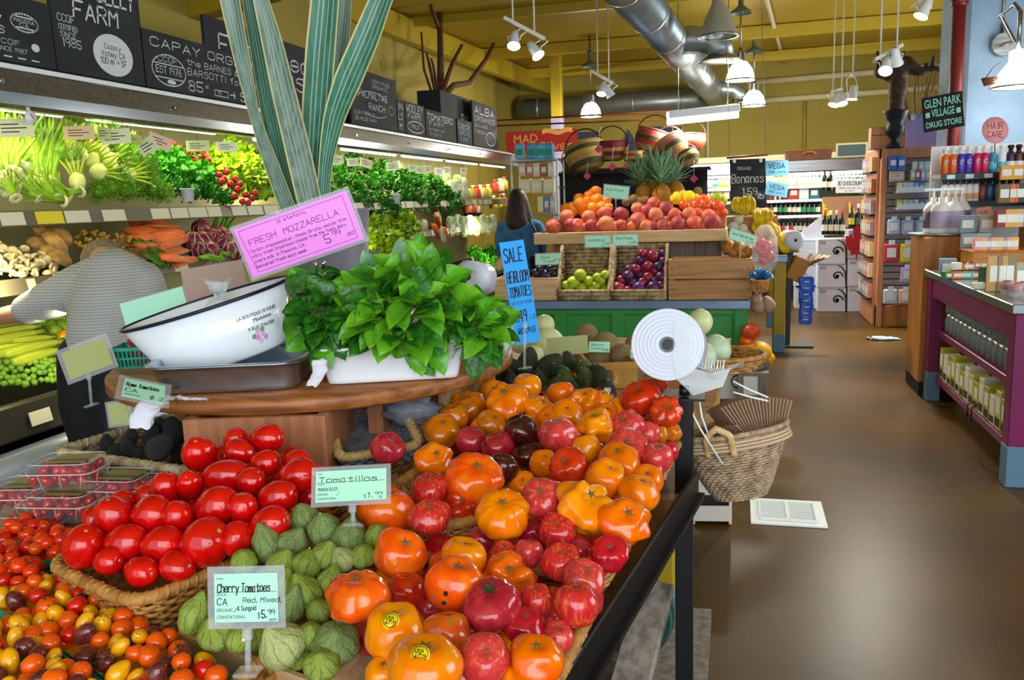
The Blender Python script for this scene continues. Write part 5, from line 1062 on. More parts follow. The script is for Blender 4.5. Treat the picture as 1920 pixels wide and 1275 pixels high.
for z, x1, sl, nm in ((1.56, CX, .0, 'shelf'), (1.25, -3.2, .0, 'shelf')):
    s_ = MB().box(((-4.1+x1)/2, 0, z-.02), (x1+4.1, yl, .03)).obj(nm, m_caseb, t); MB().box((x1, 0, z-.012), (.02, yl, .075), rot(0, -12, 0)).obj('price_rail', m_rail, s_)
MB().box((-3.55, 0, .62), (1.1, yl, .12)).obj('deck', m_caseb, t); MB().box((-3.02, 0, .68), (.05, yl, .16), b=.01).obj('front_lip', mat('lip_grey', '#4a463c', .35, .4), t)
MB().box((-3.5, 0, .3), (1.0, yl, .6)).obj('base', mat('case_charcoal', '#2a2723', .4), t); MB().tube([(-2.96, -yl/2, .5), (-2.96, yl/2, .5)], .075, 20).obj('bumper', mat('bumper_grey', '#9aa3ad', .3, .5), t)
MB().box((-3.0, 0, .36), (.03, yl, .05)).obj('bumper_trim', m_steel, t)
for k in range(8):
    y_ = -yl/2+.75+k*1.43; zt_ = 2.062 if y_+yc > 5.6 else 2.105; xt_ = -3.42 if y_+yc > 5.6 else -3.62; MB().tube([(xt_, y_-.62, zt_), (xt_, y_+.62, zt_)], .014, 10).obj('lamp_tube', m_tube, t); MB().tube([(-3.36, y_-.62, 1.52), (-3.36, y_+.62, 1.52)], .01, 8).obj('lamp_tube', mat('lit_tube_warm', '#ffffff', .3, emis=5, ecol='#fff0b0'), t)
for y_ in (2.6, 5.2, 7.6, 10.0, 12.2): area('case_tube_light', (-3.45, y_, 2.055), (-3.72, y_, 1.5), 2.3, .06, 7 if y_ < 4 else 12, (1, .97, .5)).rotation_euler.z += 0
for y_ in (3.0, 6.5, 10.0): area('case_shelf_light', (-3.3, y_, 1.5), (-3.6, y_, 1.1), .06, 3.2, 26, (1, .93, .6))
for y_ in (3.0, 6.5, 10.0): area('case_deck_light', (-3.1, y_, 1.2), (-3.4, y_, .7), .06, 3.2, 9, (1, .97, .66))
def ptag(par, x0, x1, z, xx, m): y0 = P(x0, 400, X=xx).y; y1 = P(x1, 400, X=xx).y; MB().box((xx+.012, (y0+y1)/2-yc, z-.012), (.004, y1-y0-.008, .062), rot(0, -12, 0)).obj('price_tag', m, par)
m_tagw = mat('tag_cream', '#e6e2c0', .5); m_tagy = mat('tag_yellow', '#f0dc20', .5)
for x0, x1, c_ in ((-6, 42, 0), (62, 115, 1), (117, 165, 0), (188, 232, 0), (280, 315, 0), (317, 350, 0), (351, 385, 0), (386, 412, 0), (432, 460, 0), (462, 490, 0), (493, 520, 0), (662, 680, 0), (700, 722, 0), (740, 758, 0), (760, 775, 0), (776, 788, 0), (789, 802, 0), (806, 820, 0), (822, 836, 0), (837, 847, 0), (849, 861, 0), (872, 884, 0), (885, 894, 0), (896, 904, 0), (906, 914, 0), (915, 922, 0)): ptag(t, x0, x1, 1.56, CX, m_tagy if c_ else m_tagw)
for x0, x1 in ((30, 48), (312, 340), (756, 772), (775, 788), (790, 803), (805, 818), (826, 838), (840, 850), (852, 863), (866, 877), (880, 890), (893, 903), (905, 914), (918, 926)): ptag(t, x0, x1, 1.25, -3.2, m_tagw)
for x0, x1 in ((0, 45), (110, 130)): ptag(t, x0, x1, .69, -2.99, m_tagw)
# chalkboards on the canopy
m_chalk = mat('chalkboard', '#1d2126', .75, noise_=(4, '#2b3036', .4, .7)); m_chk = mat('white_chalk', '#d5dde0', .9); m_chkb = mat('blue_chalk', '#9fc4d8', .9)
def board(label, x0, x1, yt, lines, X=-3.36, ym=150, zb=2.285, extra=None, mm=None):
    y0 = P(x0, ym, X=X).y; y1 = P(x1, ym, X=X).y; z1 = P(x0, yt, X=X).z; W, H = y1-y0, z1-zb
    t = thing('chalkboard', label, 'sign', M=frame((X, y0, zb), (0, 1, 0), (0, 0, 1)), group='farm chalkboards on the case')
    b_ = MB().box((W/2, H/2, 0), (W, H, .025), b=.003).obj('board', m_chalk, t); lt = MB()
    for L_ in lines: pen(lt, L_[0], L_[1]*W, L_[2]*H, L_[3]*H, L_[3]*H*(L_[5] if len(L_) > 5 else .13), L_[4]*W if len(L_) > 4 and L_[4] else None, z=.0135)
    if extra: extra(lt, W, H, .0135)
    lt.obj('lettering', mm or m_chk, b_); return t, W, H
def ex1(lt, W, H, z): ring(lt, .72*W, .62*H, .13*W, .13*H, .008, z); line(lt, [(.62*W, .70*H), (.82*W, .70*H)], .006, z); line(lt, [(.62*W, .54*H), (.82*W, .54*H)], .006, z); [line(lt, [((.1+.13*k)*W, .08*H), ((.17+.13*k)*W, .08*H)], .006, z) for k in range(6)]; disc(lt, .8*W, .28*H, .04*W, .06*H, z)
board('chalkboard for a Madera farm at the far left end', -110, 95, -45, [('WARD', .1, .72, .18, .42, .16), ('VALLEY', .1, .52, .13, .42, .16), ('FARMS', .12, .40, .1, .42, .16), ('MADERA', .62, .62, .05, .2, .14), ('CA', .67, .56, .05, .1, .14), ('CCOF', .42, .26, .07, .24, .12), ('SINCE 1987', .42, .16, .06, .3, .12)], extra=ex1, ym=60)
t, W, H = board('tall chalkboard reading Belly Farm with CCOF certified since 1985', 97, 262, -60, [('FULL', .16, .84, .13, .28, .13), ('BELLY', .50, .80, .18, .44, .13), ('FARM', .22, .58, .17, .52, .13), ('CCOF', .05, .50, .07, .18, .12), ('CERTIFIED', .05, .42, .05, .2, .12), ('SINCE', .06, .35, .05, .17, .12), ('1985', .08, .26, .08, .2, .12)], ym=60)
ov = MB(); disc(ov, .62*W, .27*H, .23*W, .22*H, .0133); ovo = ov.obj('white_oval', m_chk, t); lt = MB()
for tx, u, v, h_, f in (('Capay', .52, .33, .05, .2), ('Valley CA', .48, .25, .055, .28), ('100 mi > SF', .47, .17, .06, .3)): pen(lt, tx, u*W, v*H, h_*H, h_*H*.12, f*W, z=.0142)
lt.obj('oval_lettering', m_chalk, ovo)
def ex3(lt, W, H, z): ring(lt, .17*W, .36*H, .115*W, .27*H, .008, z); line(lt, [(.07*W, .46*H), (.27*W, .46*H)], .006, z); line(lt, [(.08*W, .22*H), (.26*W, .22*H)], .006, z); line(lt, [(.50*W, .07*H), (.61*W, .07*H), (.61*W, .18*H), (.50*W, .18*H), (.50*W, .07*H)], .005, z); disc(lt, .18*W, .16*H, .03*W, .04*H, z)
board('chalkboard reading Capay Organic, the Barnes and Barsotti families', 268, 500, 53, [('CAPAY ORGANIC', .06, .74, .15, .88, .13), ('CCOF', .10, .50, .09, .14, .13), ('EST 1976', .08, .30, .12, .18, .13), ('the BARNES &', .30, .54, .11, .42, .12), ('BARSOTTI families', .30, .36, .12, .60, .12), ('85', .30, .08, .18, .12, .12), ('mi', .43, .17, .08, None, .12), ('TO', .525, .09, .07, None, .12), ('> SF', .63, .05, .17, .2, .14)], extra=ex3, ym=150)
board('large chalkboard reading Featured Farms behind the flax leaves', 388, 590, 30, [('Featured', .1, .62, .22, .84, .11), ('FARMS', .2, .36, .18, .72, .11), ('local growers', .2, .2, .08, .6, .1), ('of the week', .25, .1, .07, .5, .1)], X=-3.5)
board('plain dark chalkboard edge beside the Ranch board', 592, 652, 112, [('Farm', .4, .5, .15, .5, .1)], X=-3.45, ym=190)
def ex5(lt, W, H, z): ring(lt, .45*W, .45*H, .33*W, .2*H, .006, z, 20, 160); ring(lt, .5*W, .3*H, .25*W, .1*H, .006, z, 200, 340); ring(lt, .85*W, .38*H, .06*W, .08*H, .005, z)
board('chalkboard reading Palmaltas Ranch', 655, 742, 124, [('PALMALTAS', .16, .52, .12, .62, .14), ('RANCH', .36, .32, .11, .36, .14), ('CERTIFIED', .45, .82, .06, .4, .12), ('ORGANIC', .45, .73, .06, .35, .12), ('OUR FARM IS', .06, .2, .06, .42, .12), ('35 MILES AWAY', .06, .1, .06, .46, .12)], extra=ex5, ym=190)
board('narrow chalkboard with letters IN and LS', 742, 757, 186, [('IN', .2, .7, .2, .7), ('LS', .2, .4, .2, .6), ('M', .3, .1, .2, .4)], ym=220)
def ex7(lt, W, H, z): ring(lt, .5*W, .25*H, .42*W, .18*H, .012, z)
board('chalkboard reading Wooley Farms with an oval emblem', 759, 795, 190, [('WOOLEY', .06, .70, .22, .86, .15), ('FARMS', .12, .50, .14, .7, .15), ('FRUIT', .25, .2, .12, .5, .15)], extra=ex7, ym=230)
board('chalkboard reading Tomatero Farm', 797, 853, 204, [('TOMATERO', .05, .66, .2, .86, .18), ('FARM', .1, .46, .15, .5, .12), ('Watsonville', .08, .28, .1, .5, .1), ('organic', .1, .12, .1, .4, .1)], ym=235)
board('chalkboard reading Beck Grove in bluish chalk', 856, 883, 222, [('beck', .08, .62, .28, .84, .15), ('GROVE', .1, .36, .18, .8, .15), ('FARM', .2, .12, .14, .5, .13)], ym=240, mm=m_chkb)
def ex10(lt, W, H, z): ring(lt, .7*W, .22*H, .2*W, .15*H, .012, z)
board('chalkboard reading Alba Organics with a round emblem', 885, 930, 188, [('ALBA', .08, .74, .16, .84, .15), ('ORGANICS', .08, .58, .1, .84, .12), ('SALINAS', .08, .44, .07, .5, .12), ('FRESH', .08, .3, .07, .4, .12)], extra=ex10, ym=230)
y0 = P(822, 200, X=-3.5).y; y1 = P(882, 200, X=-3.5).y; z1 = P(850, 178, X=-3.5).z; t = thing('chalk_box', 'black box-shaped chalkboard standing behind the Beck board', 'sign', (-3.62, (y0+y1)/2, 2.285)); MB().box((0, 0, (z1-2.285)/2), (.3, y1-y0, z1-2.285), b=.004).obj('box', m_chalk, t)
lt = MB(); lt2 = MB(); pen(lt, 'RAY', 0, 0, .12, .014, z=0); vs = [V((.152, x+.15, y+.28)) for x, y, z in lt.v]; lt2.add(vs, lt.f); lt2.obj('lettering', m_chk, t)
t = thing('thermometer', 'round dial thermometer clipped under the case canopy', 'thermometer', P(56, 220, X=-3.27)); MB().lathe([(.03, 0), (.03, .012), (.001, .012)], 20, R=rot(0, 90, 0)).obj('case', m_white, t); MB().box((.014, 0, .004), (.002, .003, .03), rot(40)).obj('needle', m_redp, t); MB().box((-.005, 0, .03), (.006, .02, .04)).obj('clip', m_wpaint, t)

# produce on the shelves
UPn, MIn, LOn = V((.42, 0, .45)), V((.22, 0, .55)), V((.30, 0, .6))
PU = lambda x, y, o=0: PL(x, y, V((-3.36+o, 0, 1.62)), UPn); PM_ = lambda x, y, o=0: PL(x, y, V((-3.27+o, 0, 1.29)), MIn); PLo = lambda x, y, o=0: PL(x, y, V((-3.1+o, 0, .76)), LOn)
def clump(seed, n, ls, r=(1, 1, .8), ruffle=.3, up=.4, wide=.5):
    rn_ = random.Random(seed); mb = MB()
    for k in range(n):
        d = V((rn_.gauss(0, 1), rn_.gauss(0, 1), rn_.gauss(.3, 1))).normalized(); p = V((d.x*r[0], d.y*r[1], d.z*r[2]))*rn_.uniform(.55, .95)
        tp = (d+V((0, 0, up))+V((rn_.uniform(-.4, .4), rn_.uniform(-.4, .4), rn_.uniform(-.4, .4)))).normalized(); s_ = tp.cross(d+V((.3, .1, .2))).normalized(); nn = s_.cross(tp); L_ = ls*rn_.uniform(.7, 1.2); ph = rn_.uniform(0, 6)
        mb.grid(2, 3, lambda u, v: p+tp*L_*v+s_*(u-.5)*L_*wide*2*math.sin(PI*min(.15+v*.8, 1))+nn*L_*ruffle*(math.sin(5*v+ph)*(.3+abs(u-.5))+.4*(abs(u-.5)*2)**2))
    return mb.mesh('leaves')
CLP = {'parsley': [clump(k, 150, .28, ruffle=.4) for k in range(3)], 'lettuce': [clump(10+k, 60, .7, ruffle=.45, wide=.6) for k in range(2)], 'dill': [clump(20+k, 220, .4, wide=.06, up=.2) for k in range(2)], 'chard': [clump(30+k, 60, .6, ruffle=.35) for k in range(2)]}
GL_ = lambda n, c, c2: mat(n, c, .45, noise_=(2, c2, .35, .7), var=.22)
mg_ = {'parsley': GL_('parsley_green', '#2f8a10', '#1d6a0a'), 'kale': GL_('kale_green', '#246f14', '#3f8a1a'), 'lettuce': GL_('lettuce_yellow_green', '#a8c81e', '#7fb016'), 'chard': GL_('chard_green', '#3f9a14', '#2a7a0c'), 'dill': GL_('dill_green', '#5a9a14', '#7fae1a')}
core = {k: MB().ball((0, 0, 0), (.62, .62, .5), 10, 6).mesh('leafy_core') for k in ('a',)}
def veg(kind, me, m, px, py, pl, r, label, cat='vegetable', group=None, name=None, off=0, sz=None):
    p = pl(px, py, off); k = r*dep(p)/F; o = mobj(name or kind, me, m); o.location = p; o.scale = (k*(sz[0] if sz else .8), k*(sz[1] if sz else 1), k*(sz[2] if sz else 1)); o.rotation_euler = (RN.uniform(-.3, .3), rad(40)+RN.uniform(-.3, .3), RN.uniform(-.4, .4)); tag(o, label, cat, group)
    mobj('inner_leaves', core['a'], m, o); return o
def vegs(kind, var, mkey, pts, pl, r, desc, nrows=2, group=None, name=None):
    lb = ordlabs(pts, nrows)
    for i, q in enumerate(pts): veg(kind, CLP[var][i % len(CLP[var])], mg_[mkey], q[0], q[1], pl, q[2] if len(q) > 2 else r, desc+', '+lb[i], 'herb', group or desc, name or kind)
vegs('chard_bunch', 'chard', 'chard', [(235, 285), (262, 300), (290, 290), (315, 300), (285, 320), (320, 325), (345, 305), (345, 335), (260, 330), (375, 330)], PU, 27, 'leafy green chard bunch on top shelf', 2, 'chard bunches')
vegs('herb_bunch', 'parsley', 'parsley', [(330, 350), (355, 362), (375, 352), (395, 362), (420, 372), (400, 345), (300, 345)], PU, 22, 'curly green herb bunch at the front of top shelf', 2)
vegs('dill_bunch', 'dill', 'dill', [(185, 360), (210, 352), (235, 358), (260, 350), (285, 358), (305, 362), (225, 335), (270, 335)], PU, 24, 'feathery dill bunch at the front of top shelf', 2)
vegs('frisee_head', 'lettuce', 'lettuce', [(405, 300), (430, 290), (455, 300), (440, 320), (470, 325), (480, 350), (455, 340)], PU, 26, 'yellow-green lettuce head left of the flax leaves', 2)
vegs('kale_bunch', 'parsley', 'kale', [(485, 300), (505, 320), (520, 350), (630, 310), (660, 305), (690, 315), (720, 320), (640, 340), (668, 345), (700, 345), (730, 345), (760, 335), (785, 340), (810, 345), (650, 370), (680, 375), (710, 378), (735, 382), (780, 372), (805, 378), (830, 365), (845, 380), (625, 375), (760, 365), (545, 315), (570, 330), (595, 320), (550, 355), (580, 365), (605, 355)], PU, 24, 'dark green kale bunch on top shelf', 4)
vegs('lettuce_head', 'lettuce', 'lettuce', [(700, 425), (725, 430), (750, 440), (715, 450), (738, 455), (765, 430), (690, 450), (755, 415), (480, 470), (510, 465), (540, 460), (570, 455), (600, 455), (630, 450), (660, 445)], PM_, 20, 'yellow-green lettuce head on the middle shelf', 2)
vegs('greens_bunch', 'chard', 'chard', [(680, 405), (700, 400), (905, 490), (918, 475), (930, 495), (890, 475), (780, 495), (760, 490), (820, 490), (330, 620), (370, 605), (410, 595), (450, 585), (490, 575), (530, 565), (570, 555), (610, 545), (650, 530)], (lambda x, y, o=0: PM_(x, y, o) if y < 420 else PL(x, y, V((-3.05, 0, .80)), LOn)), 14, 'small green bunch lower in the case', 3)
# scallions, fennel, leeks
sc_ = MB(); rn = random.Random(8)
for k in range(16):
    a = rn.uniform(0, 6.28); q = rn.uniform(0, .1); sc_.tube([(q*math.cos(a), q*math.sin(a), -1), (q*.7*math.cos(a), q*.7*math.sin(a), -.5), (q*1.6*math.cos(a), q*1.6*math.sin(a), .3), (q*4*math.cos(a), q*4*math.sin(a), 1)], [.035, .03, .035, .012], 6)
ME_SC = sc_.mesh('scallion_bunch'); rt_ = MB()
for k in range(10): a = k*.63; rt_.ball((.09*math.cos(a), .09*math.sin(a), -1.0), (.05, .05, .09), 8, 6)
ME_SR = rt_.mesh('white_bulbs'); m_sc = mat('scallion_green', '#86b81a', .4, streak=((20, 20, 1), '#a8cc30', .4, .6)); m_bulb = mat('bulb_white', '#efe9b0', .45, noise_=(3, '#e2d88a', .4, .7))
def stalk(name, label, a, b, pl, th, me, m, me2, m2, grp, off=0):
    p, q = pl(*a, off), pl(*b, off); ax = (p-q); o = mobj(name, me, m); L_ = ax.length/2; o.location = (p+q)/2; o.rotation_euler = ax.normalized().to_track_quat('Z', 'Y').to_euler(); w_ = th*dep(p)/F/.2; o.scale = (w_, w_, L_); tag(o, label, 'vegetable', grp); mobj('bulb', me2, m2, o); return o
for i, (a, b) in enumerate((((40, 260), (60, 345)), ((60, 255), (72, 350)), ((78, 250), (80, 348)), ((95, 252), (95, 350)), ((105, 262), (90, 345)), ((50, 280), (75, 340)))): stalk('scallion_bunch', 'upright scallion bunch on top shelf, %s from left' % ORD[i], a, b, PU, 24, ME_SC, m_sc, ME_SR, m_bulb, 'scallion bunches', .03)
for i, (a, b) in enumerate((((40, 345), (75, 372)), ((70, 340), (105, 372)), ((110, 372), (150, 360)), ((90, 350), (130, 375)), ((10, 345), (30, 372)), ((50, 365), (120, 378)))): stalk('green_onion', 'green onion bunch lying at shelf front, %s from left' % ORD[i], a, b, PU, 18, ME_SC, m_sc, ME_SR, m_bulb, 'green onions at the shelf front', .05)
for i, (a, b) in enumerate((((2, 240), (20, 330)), ((-12, 250), (5, 340)), ((28, 245), (35, 320)), ((10, 290), (14, 350)))): stalk('leek', 'thick leek at the far left of top shelf, %s from left' % ORD[i], a, b, PU, 34, ME_SC, m_sc, ME_SR, m_bulb, 'leeks at the left', .03)
fb = MB().ball((0, 0, 0), (.5, .32, .6), 18, 12, lambda p, th, ph: p*(1+.08*math.cos(4*ph)*math.sin(th))); ME_F = fb.mesh('fennel'); fs_ = MB()
for k in range(5): x = (k-2)*.14; fs_.tube([(x, 0, .35), (x*1.8, .05, .9), (x*3, .1, 1.5)], [.11, .08, .05], 7)
ME_FS = fs_.mesh('stalks'); ff = MB(); rn = random.Random(4)
for k in range(90): x = rn.uniform(-.5, .5); ff.tube([(x, rn.uniform(-.1, .2), 1.3), (x*1.5+rn.uniform(-.2, .2), rn.uniform(-.2, .3), 1.7), (x*1.9+rn.uniform(-.4, .4), rn.uniform(-.3, .4), 2.1)], .012, 3)
ME_FF = ff.mesh('fronds'); m_fen = mat('fennel_white', '#e8ec9c', .4, noise_=(2, '#d5e070', .4, .7)); m_fst = mat('fennel_stalk', '#b8cc3a', .4)
for i, (px, py, an) in enumerate(((118, 262, -25), (150, 290, -40), (172, 300, -50), (190, 280, -15), (205, 300, -70), (145, 340, 10), (185, 322, -80), (225, 315, -75), (130, 300, -20), (240, 330, -80))):
    p = PU(px, py, .05); k = 30*dep(p)/F; ax = UP*math.cos(rad(an))+RT*math.sin(rad(an))*-1; o = mobj('fennel', ME_F, m_fen); o.location = p; o.scale = (k, k, k); xx = ax.cross(FW).normalized(); o.rotation_euler = frame((0, 0, 0), xx, -FW, ax).to_euler() if False else Matrix((xx, ax.cross(xx), ax)).transposed().to_euler()
    tag(o, 'white fennel bulb with green stalks, %s from left' % ORD[i], 'vegetable', 'fennel bulbs'); mobj('stalks', ME_FS, m_fst, o); mobj('fronds', ME_FF, mg_['dill'], o)
# radishes
m_rad = mat('radish_red', '#a81f1a', .3, var=.15); rb_ = MB().ball((0, 0, 0), 1, 12, 8, lambda p, th, ph: V((p.x, p.y, p.z-.5*math.exp(-((PI-th)/.25)**2)))).mesh('radish')
RD = [(322, 268), (335, 276), (345, 286), (360, 290), (372, 282), (385, 292), (352, 276), (410, 328), (425, 322), (420, 335), (440, 335), (450, 345), (445, 355), (460, 365), (472, 372), (455, 378), (432, 345), (465, 380), (478, 362), (415, 340), (440, 368), (365, 298), (390, 298)]
RL_ = ordlabs(RD, 4)
for i, (px, py) in enumerate(RD): p = PU(px, py, .10); fruit('radish', 'small red radish among the lettuce, '+RL_[i], 'radish', rb_, m_rad, p, 6.5*dep(p)/F, None, 'radishes on top shelf')
# mushrooms
cap = MB().lathe([(.01, .62), (.45, .56), (.82, .3), (1, 0), (.9, -.12), (.3, -.05), (.01, -.05)], 18); ME_MU = cap.mesh('mushroom'); stk_ = MB().tube([(0, 0, -.05), (0, 0, -.5), (.03, 0, -.8)], [.33, .3, .36], 10); ME_MS = stk_.mesh('stem')
m_mu = mat('mushroom_white', '#e2d0a0', .6, noise_=(2, '#c4a86a', .45, .7), var=.08); m_por = mat('portobello_brown', '#b58a4a', .6, noise_=(2, '#8f6a34', .4, .7), var=.1)
rn = random.Random(14); MU = []
for k in range(400):
    px, py = rn.uniform(-8, 105), rn.uniform(452, 516)
    if py < tab(px, [(0, 455), (60, 470), (105, 492)]) or any((px-a)**2+(py-b)**2 < 110 for a, b in MU): continue
    MU.append((px, py))
    if len(MU) > 48: break
ML = ordlabs(MU, 5)
for i, (px, py) in enumerate(MU): p = PM_(px, py, .05); o = fruit('mushroom', 'white button mushroom at the left of middle shelf, '+ML[i], 'mushroom', ME_MU, m_mu, p, rn.uniform(9, 12)*dep(p)/F, (rn.uniform(-1.2, 1.2), rn.uniform(-.3, 1.5), rn.uniform(0, 6)), 'button mushrooms'); mobj('stem', ME_MS, m_mu, o)
for px, py, r, lb in ((78, 438, 22, 'uppermost, tilted, with a dark edge'), (110, 445, 28, 'largest, at the back'), (100, 462, 34, 'broad, in front'), (70, 455, 20, 'behind the front pair'), (112, 485, 24, 'lowest, above the white shirt'), (92, 475, 22, 'half hidden among the white mushrooms')):
    p = PM_(px, py, .07); o = fruit('portobello', 'large brown portobello mushroom cap, '+lb, 'mushroom', ME_MU, m_por, p, r*dep(p)/F, (rn.uniform(-.3, .3), rad(45)+rn.uniform(-.3, .3), rn.uniform(-.5, .5)), 'portobello caps'); mobj('stem', ME_MS, m_mu, o)
# ginger, burdock, beans, peas
def knob(seed):
    rn_ = random.Random(seed); mb = MB()
    for k in range(5): a = rn_.uniform(0, 6.28); r0 = .3; mb.tube([(rn_.uniform(-.3, .3), rn_.uniform(-.2, .2), 0), (math.cos(a)*.5, math.sin(a)*.4, rn_.uniform(-.1, .3)), (math.cos(a)*1.0, math.sin(a)*.8, rn_.uniform(0, .4))], [r0, r0*.9, r0*.75], 9); mb.ball((math.cos(a)*1.0, math.sin(a)*.8, .2), r0*.8, 9, 6)
    return mb.mesh('ginger')
KN = [knob(1), knob(2), knob(3)]; m_gin = mat('ginger_skin', '#c99f34', .6, noise_=(4, '#a87f22', .4, .7), var=.1)
GI = [(152, 440), (168, 436), (182, 442), (195, 450), (160, 452), (178, 456), (210, 455), (222, 448), (238, 452), (150, 462), (200, 465), (218, 466)]; GIl = ordlabs(GI, 3)
for i, (px, py) in enumerate(GI): p = PM_(px, py, .05); fruit('ginger_root', 'knobbly yellow ginger root on middle shelf, '+GIl[i], 'ginger', KN[i % 3], m_gin, p, 13*dep(p)/F, None, 'ginger roots')
def sticks(name, desc, pts, m, pl, r, L_, an, grp, cat, off=.05, spread=12, taper=.6, bend=.1):
    rn_ = random.Random(hash_(desc)); lb = ordlabs(pts, 3); me = MB().tube([(0, 0, -1), (bend*.6, 0, -.4), (bend, 0, .2), (0, 0, 1)], [.02*taper, .05, .05, .03*taper], 8).mesh(name)
    for i, (px, py) in enumerate(pts):
        p = pl(px, py, off+rn_.uniform(-.01, .01)); q = rad(an+rn_.uniform(-spread, spread)); ax = RT*math.cos(q)+UP*math.sin(q)-FW*rn_.uniform(-.3, .3); k = L_*dep(p)/F; o = mobj(name, me, m); o.location = p; w_ = r/.05*dep(p)/F; o.scale = (w_, w_, k); o.rotation_euler = ax.normalized().to_track_quat('Z', 'Y').to_euler(); tag(o, desc+', '+lb[i], cat, grp)
rr = lambda n, x0, x1, y0, y1, sd: (lambda r_: [(r_.uniform(x0, x1), r_.uniform(y0, y1)) for _ in range(n)])(random.Random(sd))
sticks('burdock_root', 'brown burdock root behind the bent shirt', rr(14, 228, 275, 460, 492, 1), mat('burdock_brown', '#9a6a2a', .7, noise_=(8, '#6f4a1a', .4, .6)), PM_, 5, 30, -25, 'burdock roots', 'root')
m_bean = mat('bean_green', '#4f8f1c', .45, var=.2)
sticks('green_bean', 'green bean in the heap beside carrots', rr(30, 262, 322, 460, 488, 2), m_bean, PM_, 3, 22, -40, 'green beans', 'bean')
sticks('snow_pea', 'flat snow pea before the radicchio', rr(26, 348, 428, 466, 486, 3), mat('pea_green', '#7fb022', .45, var=.2), PM_, 3.4, 16, -15, 'snow peas', 'pea', spread=25)
sticks('asparagus', 'green stalk standing behind the radicchio', [(405, 420), (412, 425), (420, 422), (428, 428), (398, 425)], m_bean, PM_, 3.5, 26, 70, 'green stalks', 'vegetable')
# carrots in bags
m_thin = mat('thin_film', '#f4e8e0', .1, alpha=.07, spec=.8)
car = MB()
for k in range(7): car.tube([(-1, (k-3)*.2, 0), (-.6, (k-3)*.2, 0), (1, (k-3)*.17, .03)], [.09, .12, .03], 8)
ME_CA = car.mesh('carrots'); m_car = mat('carrot_orange', '#f0701a', .4, noise_=(3, '#e05a10', .4, .7), var=.08); fm = MB().ball((0, 0, 0), (1.12, .8, .2), 20, 8, lambda p, th, ph: p*(1+.06*noise.noise(p*3))).mesh('film')
CB = [(278, 418, 32), (300, 422, 32), (262, 432, 26), (305, 435, 34), (265, 446, 26), (315, 448, 34), (270, 460, 26), (312, 460, 32), (322, 472, 30), (330, 485, 30), (345, 490, 24)]; CBl = ordlabs(CB, 4)
for i, (px, py, r) in enumerate(CB): p = PM_(px, py, .08+.02*(i % 2)); k = r*dep(p)/F; o = mobj('carrot_bag', ME_CA, m_car); o.location = p; o.scale = (k, k, k); o.rotation_euler = (rn.uniform(-.2, .2)+.3, rn.uniform(-.2, .2), rad(65)+rn.uniform(-.4, .4)); tag(o, 'bag of orange carrots stacked on middle shelf, '+CBl[i], 'carrots', 'stacked carrot bags'); mobj('film', fm, m_thin, o)
for i, (px, py) in enumerate(((820, 405), (822, 420), (818, 435), (835, 440))): p = PM_(px, py, .05); k = 16*dep(p)/F; o = mobj('carrot_bag', ME_CA, m_car); o.location = p; o.scale = (k, k, k); o.rotation_euler = (.4, 1.2, 1.2); tag(o, 'small bag of carrots right of flax leaves, %s from top' % ORD[i], 'carrots', 'small carrot bags'); mobj('film', fm, m_thin, o)
# radicchio
m_rdc = mat('radicchio', '#7d1c34', .4, noise_=(3, '#5a1226', .4, .7), lobes=(9, '#d9b8b4', .12), var=.12); rdm = MB().ball((0, 0, 0), 1, 22, 14, lambda p, th, ph: p*(1+.09*abs(math.sin(3*ph+2*p.z)))).mesh('radicchio')
RDc = [(378, 430, 18), (358, 452, 18), (380, 455, 20), (400, 450, 20), (412, 440, 16), (420, 462, 20), (370, 470, 16), (438, 470, 18), (395, 470, 16), (430, 450, 16)]; RDl = ordlabs(RDc, 3)
for i, (px, py, r) in enumerate(RDc): p = PM_(px, py, .08); fruit('radicchio', 'purple radicchio head, '+RDl[i], 'radicchio', rdm, m_rdc, p, r*dep(p)/F, None, 'radicchio heads')
# low deck: squash and sprouts
zu = MB().tube([(0, 0, -1.05), (0, 0, -1), (.02, 0, -.6), (.03, 0, 0), (.02, 0, .6), (0, 0, .85), (0, 0, .95)], [.05, .13, .2, .2, .16, .09, .02], 12).mesh('zucchini'); zst = MB().tube([(0, 0, .85), (0, 0, 1.1)], [.09, .11], 6).mesh('stem')
m_zu = mat('pale_zucchini', '#c6cf3a', .4, streak=((9, 9, .6), '#a3b820', .45, .65), var=.08); m_zg = mat('green_squash', '#8fb022', .4, noise_=(3, '#6f9a18', .4, .7), var=.15)
for i, (a, b) in enumerate((((-20, 612), (62, 594)), ((-20, 628), (70, 612)), ((-25, 645), (75, 622)), ((25, 640), (100, 632)), ((-10, 655), (90, 648)), ((10, 665), (115, 640)), ((25, 680), (115, 655)), ((-30, 670), (60, 652)))):
    p, q = PLo(*b, .08), PLo(*a, .08); ax = p-q; o = mobj('zucchini', zu, m_zu); o.location = (p+q)/2; L_ = ax.length/2; o.scale = (L_*.9, L_*.9, L_); o.rotation_euler = ax.normalized().to_track_quat('Z', 'Y').to_euler(); tag(o, 'pale yellow-green zucchini under the reaching arm, %s from top' % ORD[i], 'zucchini', 'pale zucchini'); mobj('stem', zst, m_zg, o)
SQ = [(82, 582, 14), (100, 580, 16), (112, 588, 14), (85, 605, 10), (108, 600, 15), (118, 612, 12), (105, 622, 12), (75, 592, 10), (118, 632, 12), (95, 612, 10), (120, 575, 12), (70, 605, 10)]; SQl = ordlabs(SQ, 3)
for i, (px, py, r) in enumerate(SQ): p = PLo(px, py, .06); fruit('squash', ('yellow' if i == 8 else 'green')+' squash beside the white shirt, '+SQl[i], 'squash', MM[0], mc['yellow'] if i == 8 else m_zg, p, (r*dep(p)/F, r*dep(p)/F, r*1.3*dep(p)/F), None, 'green squash')
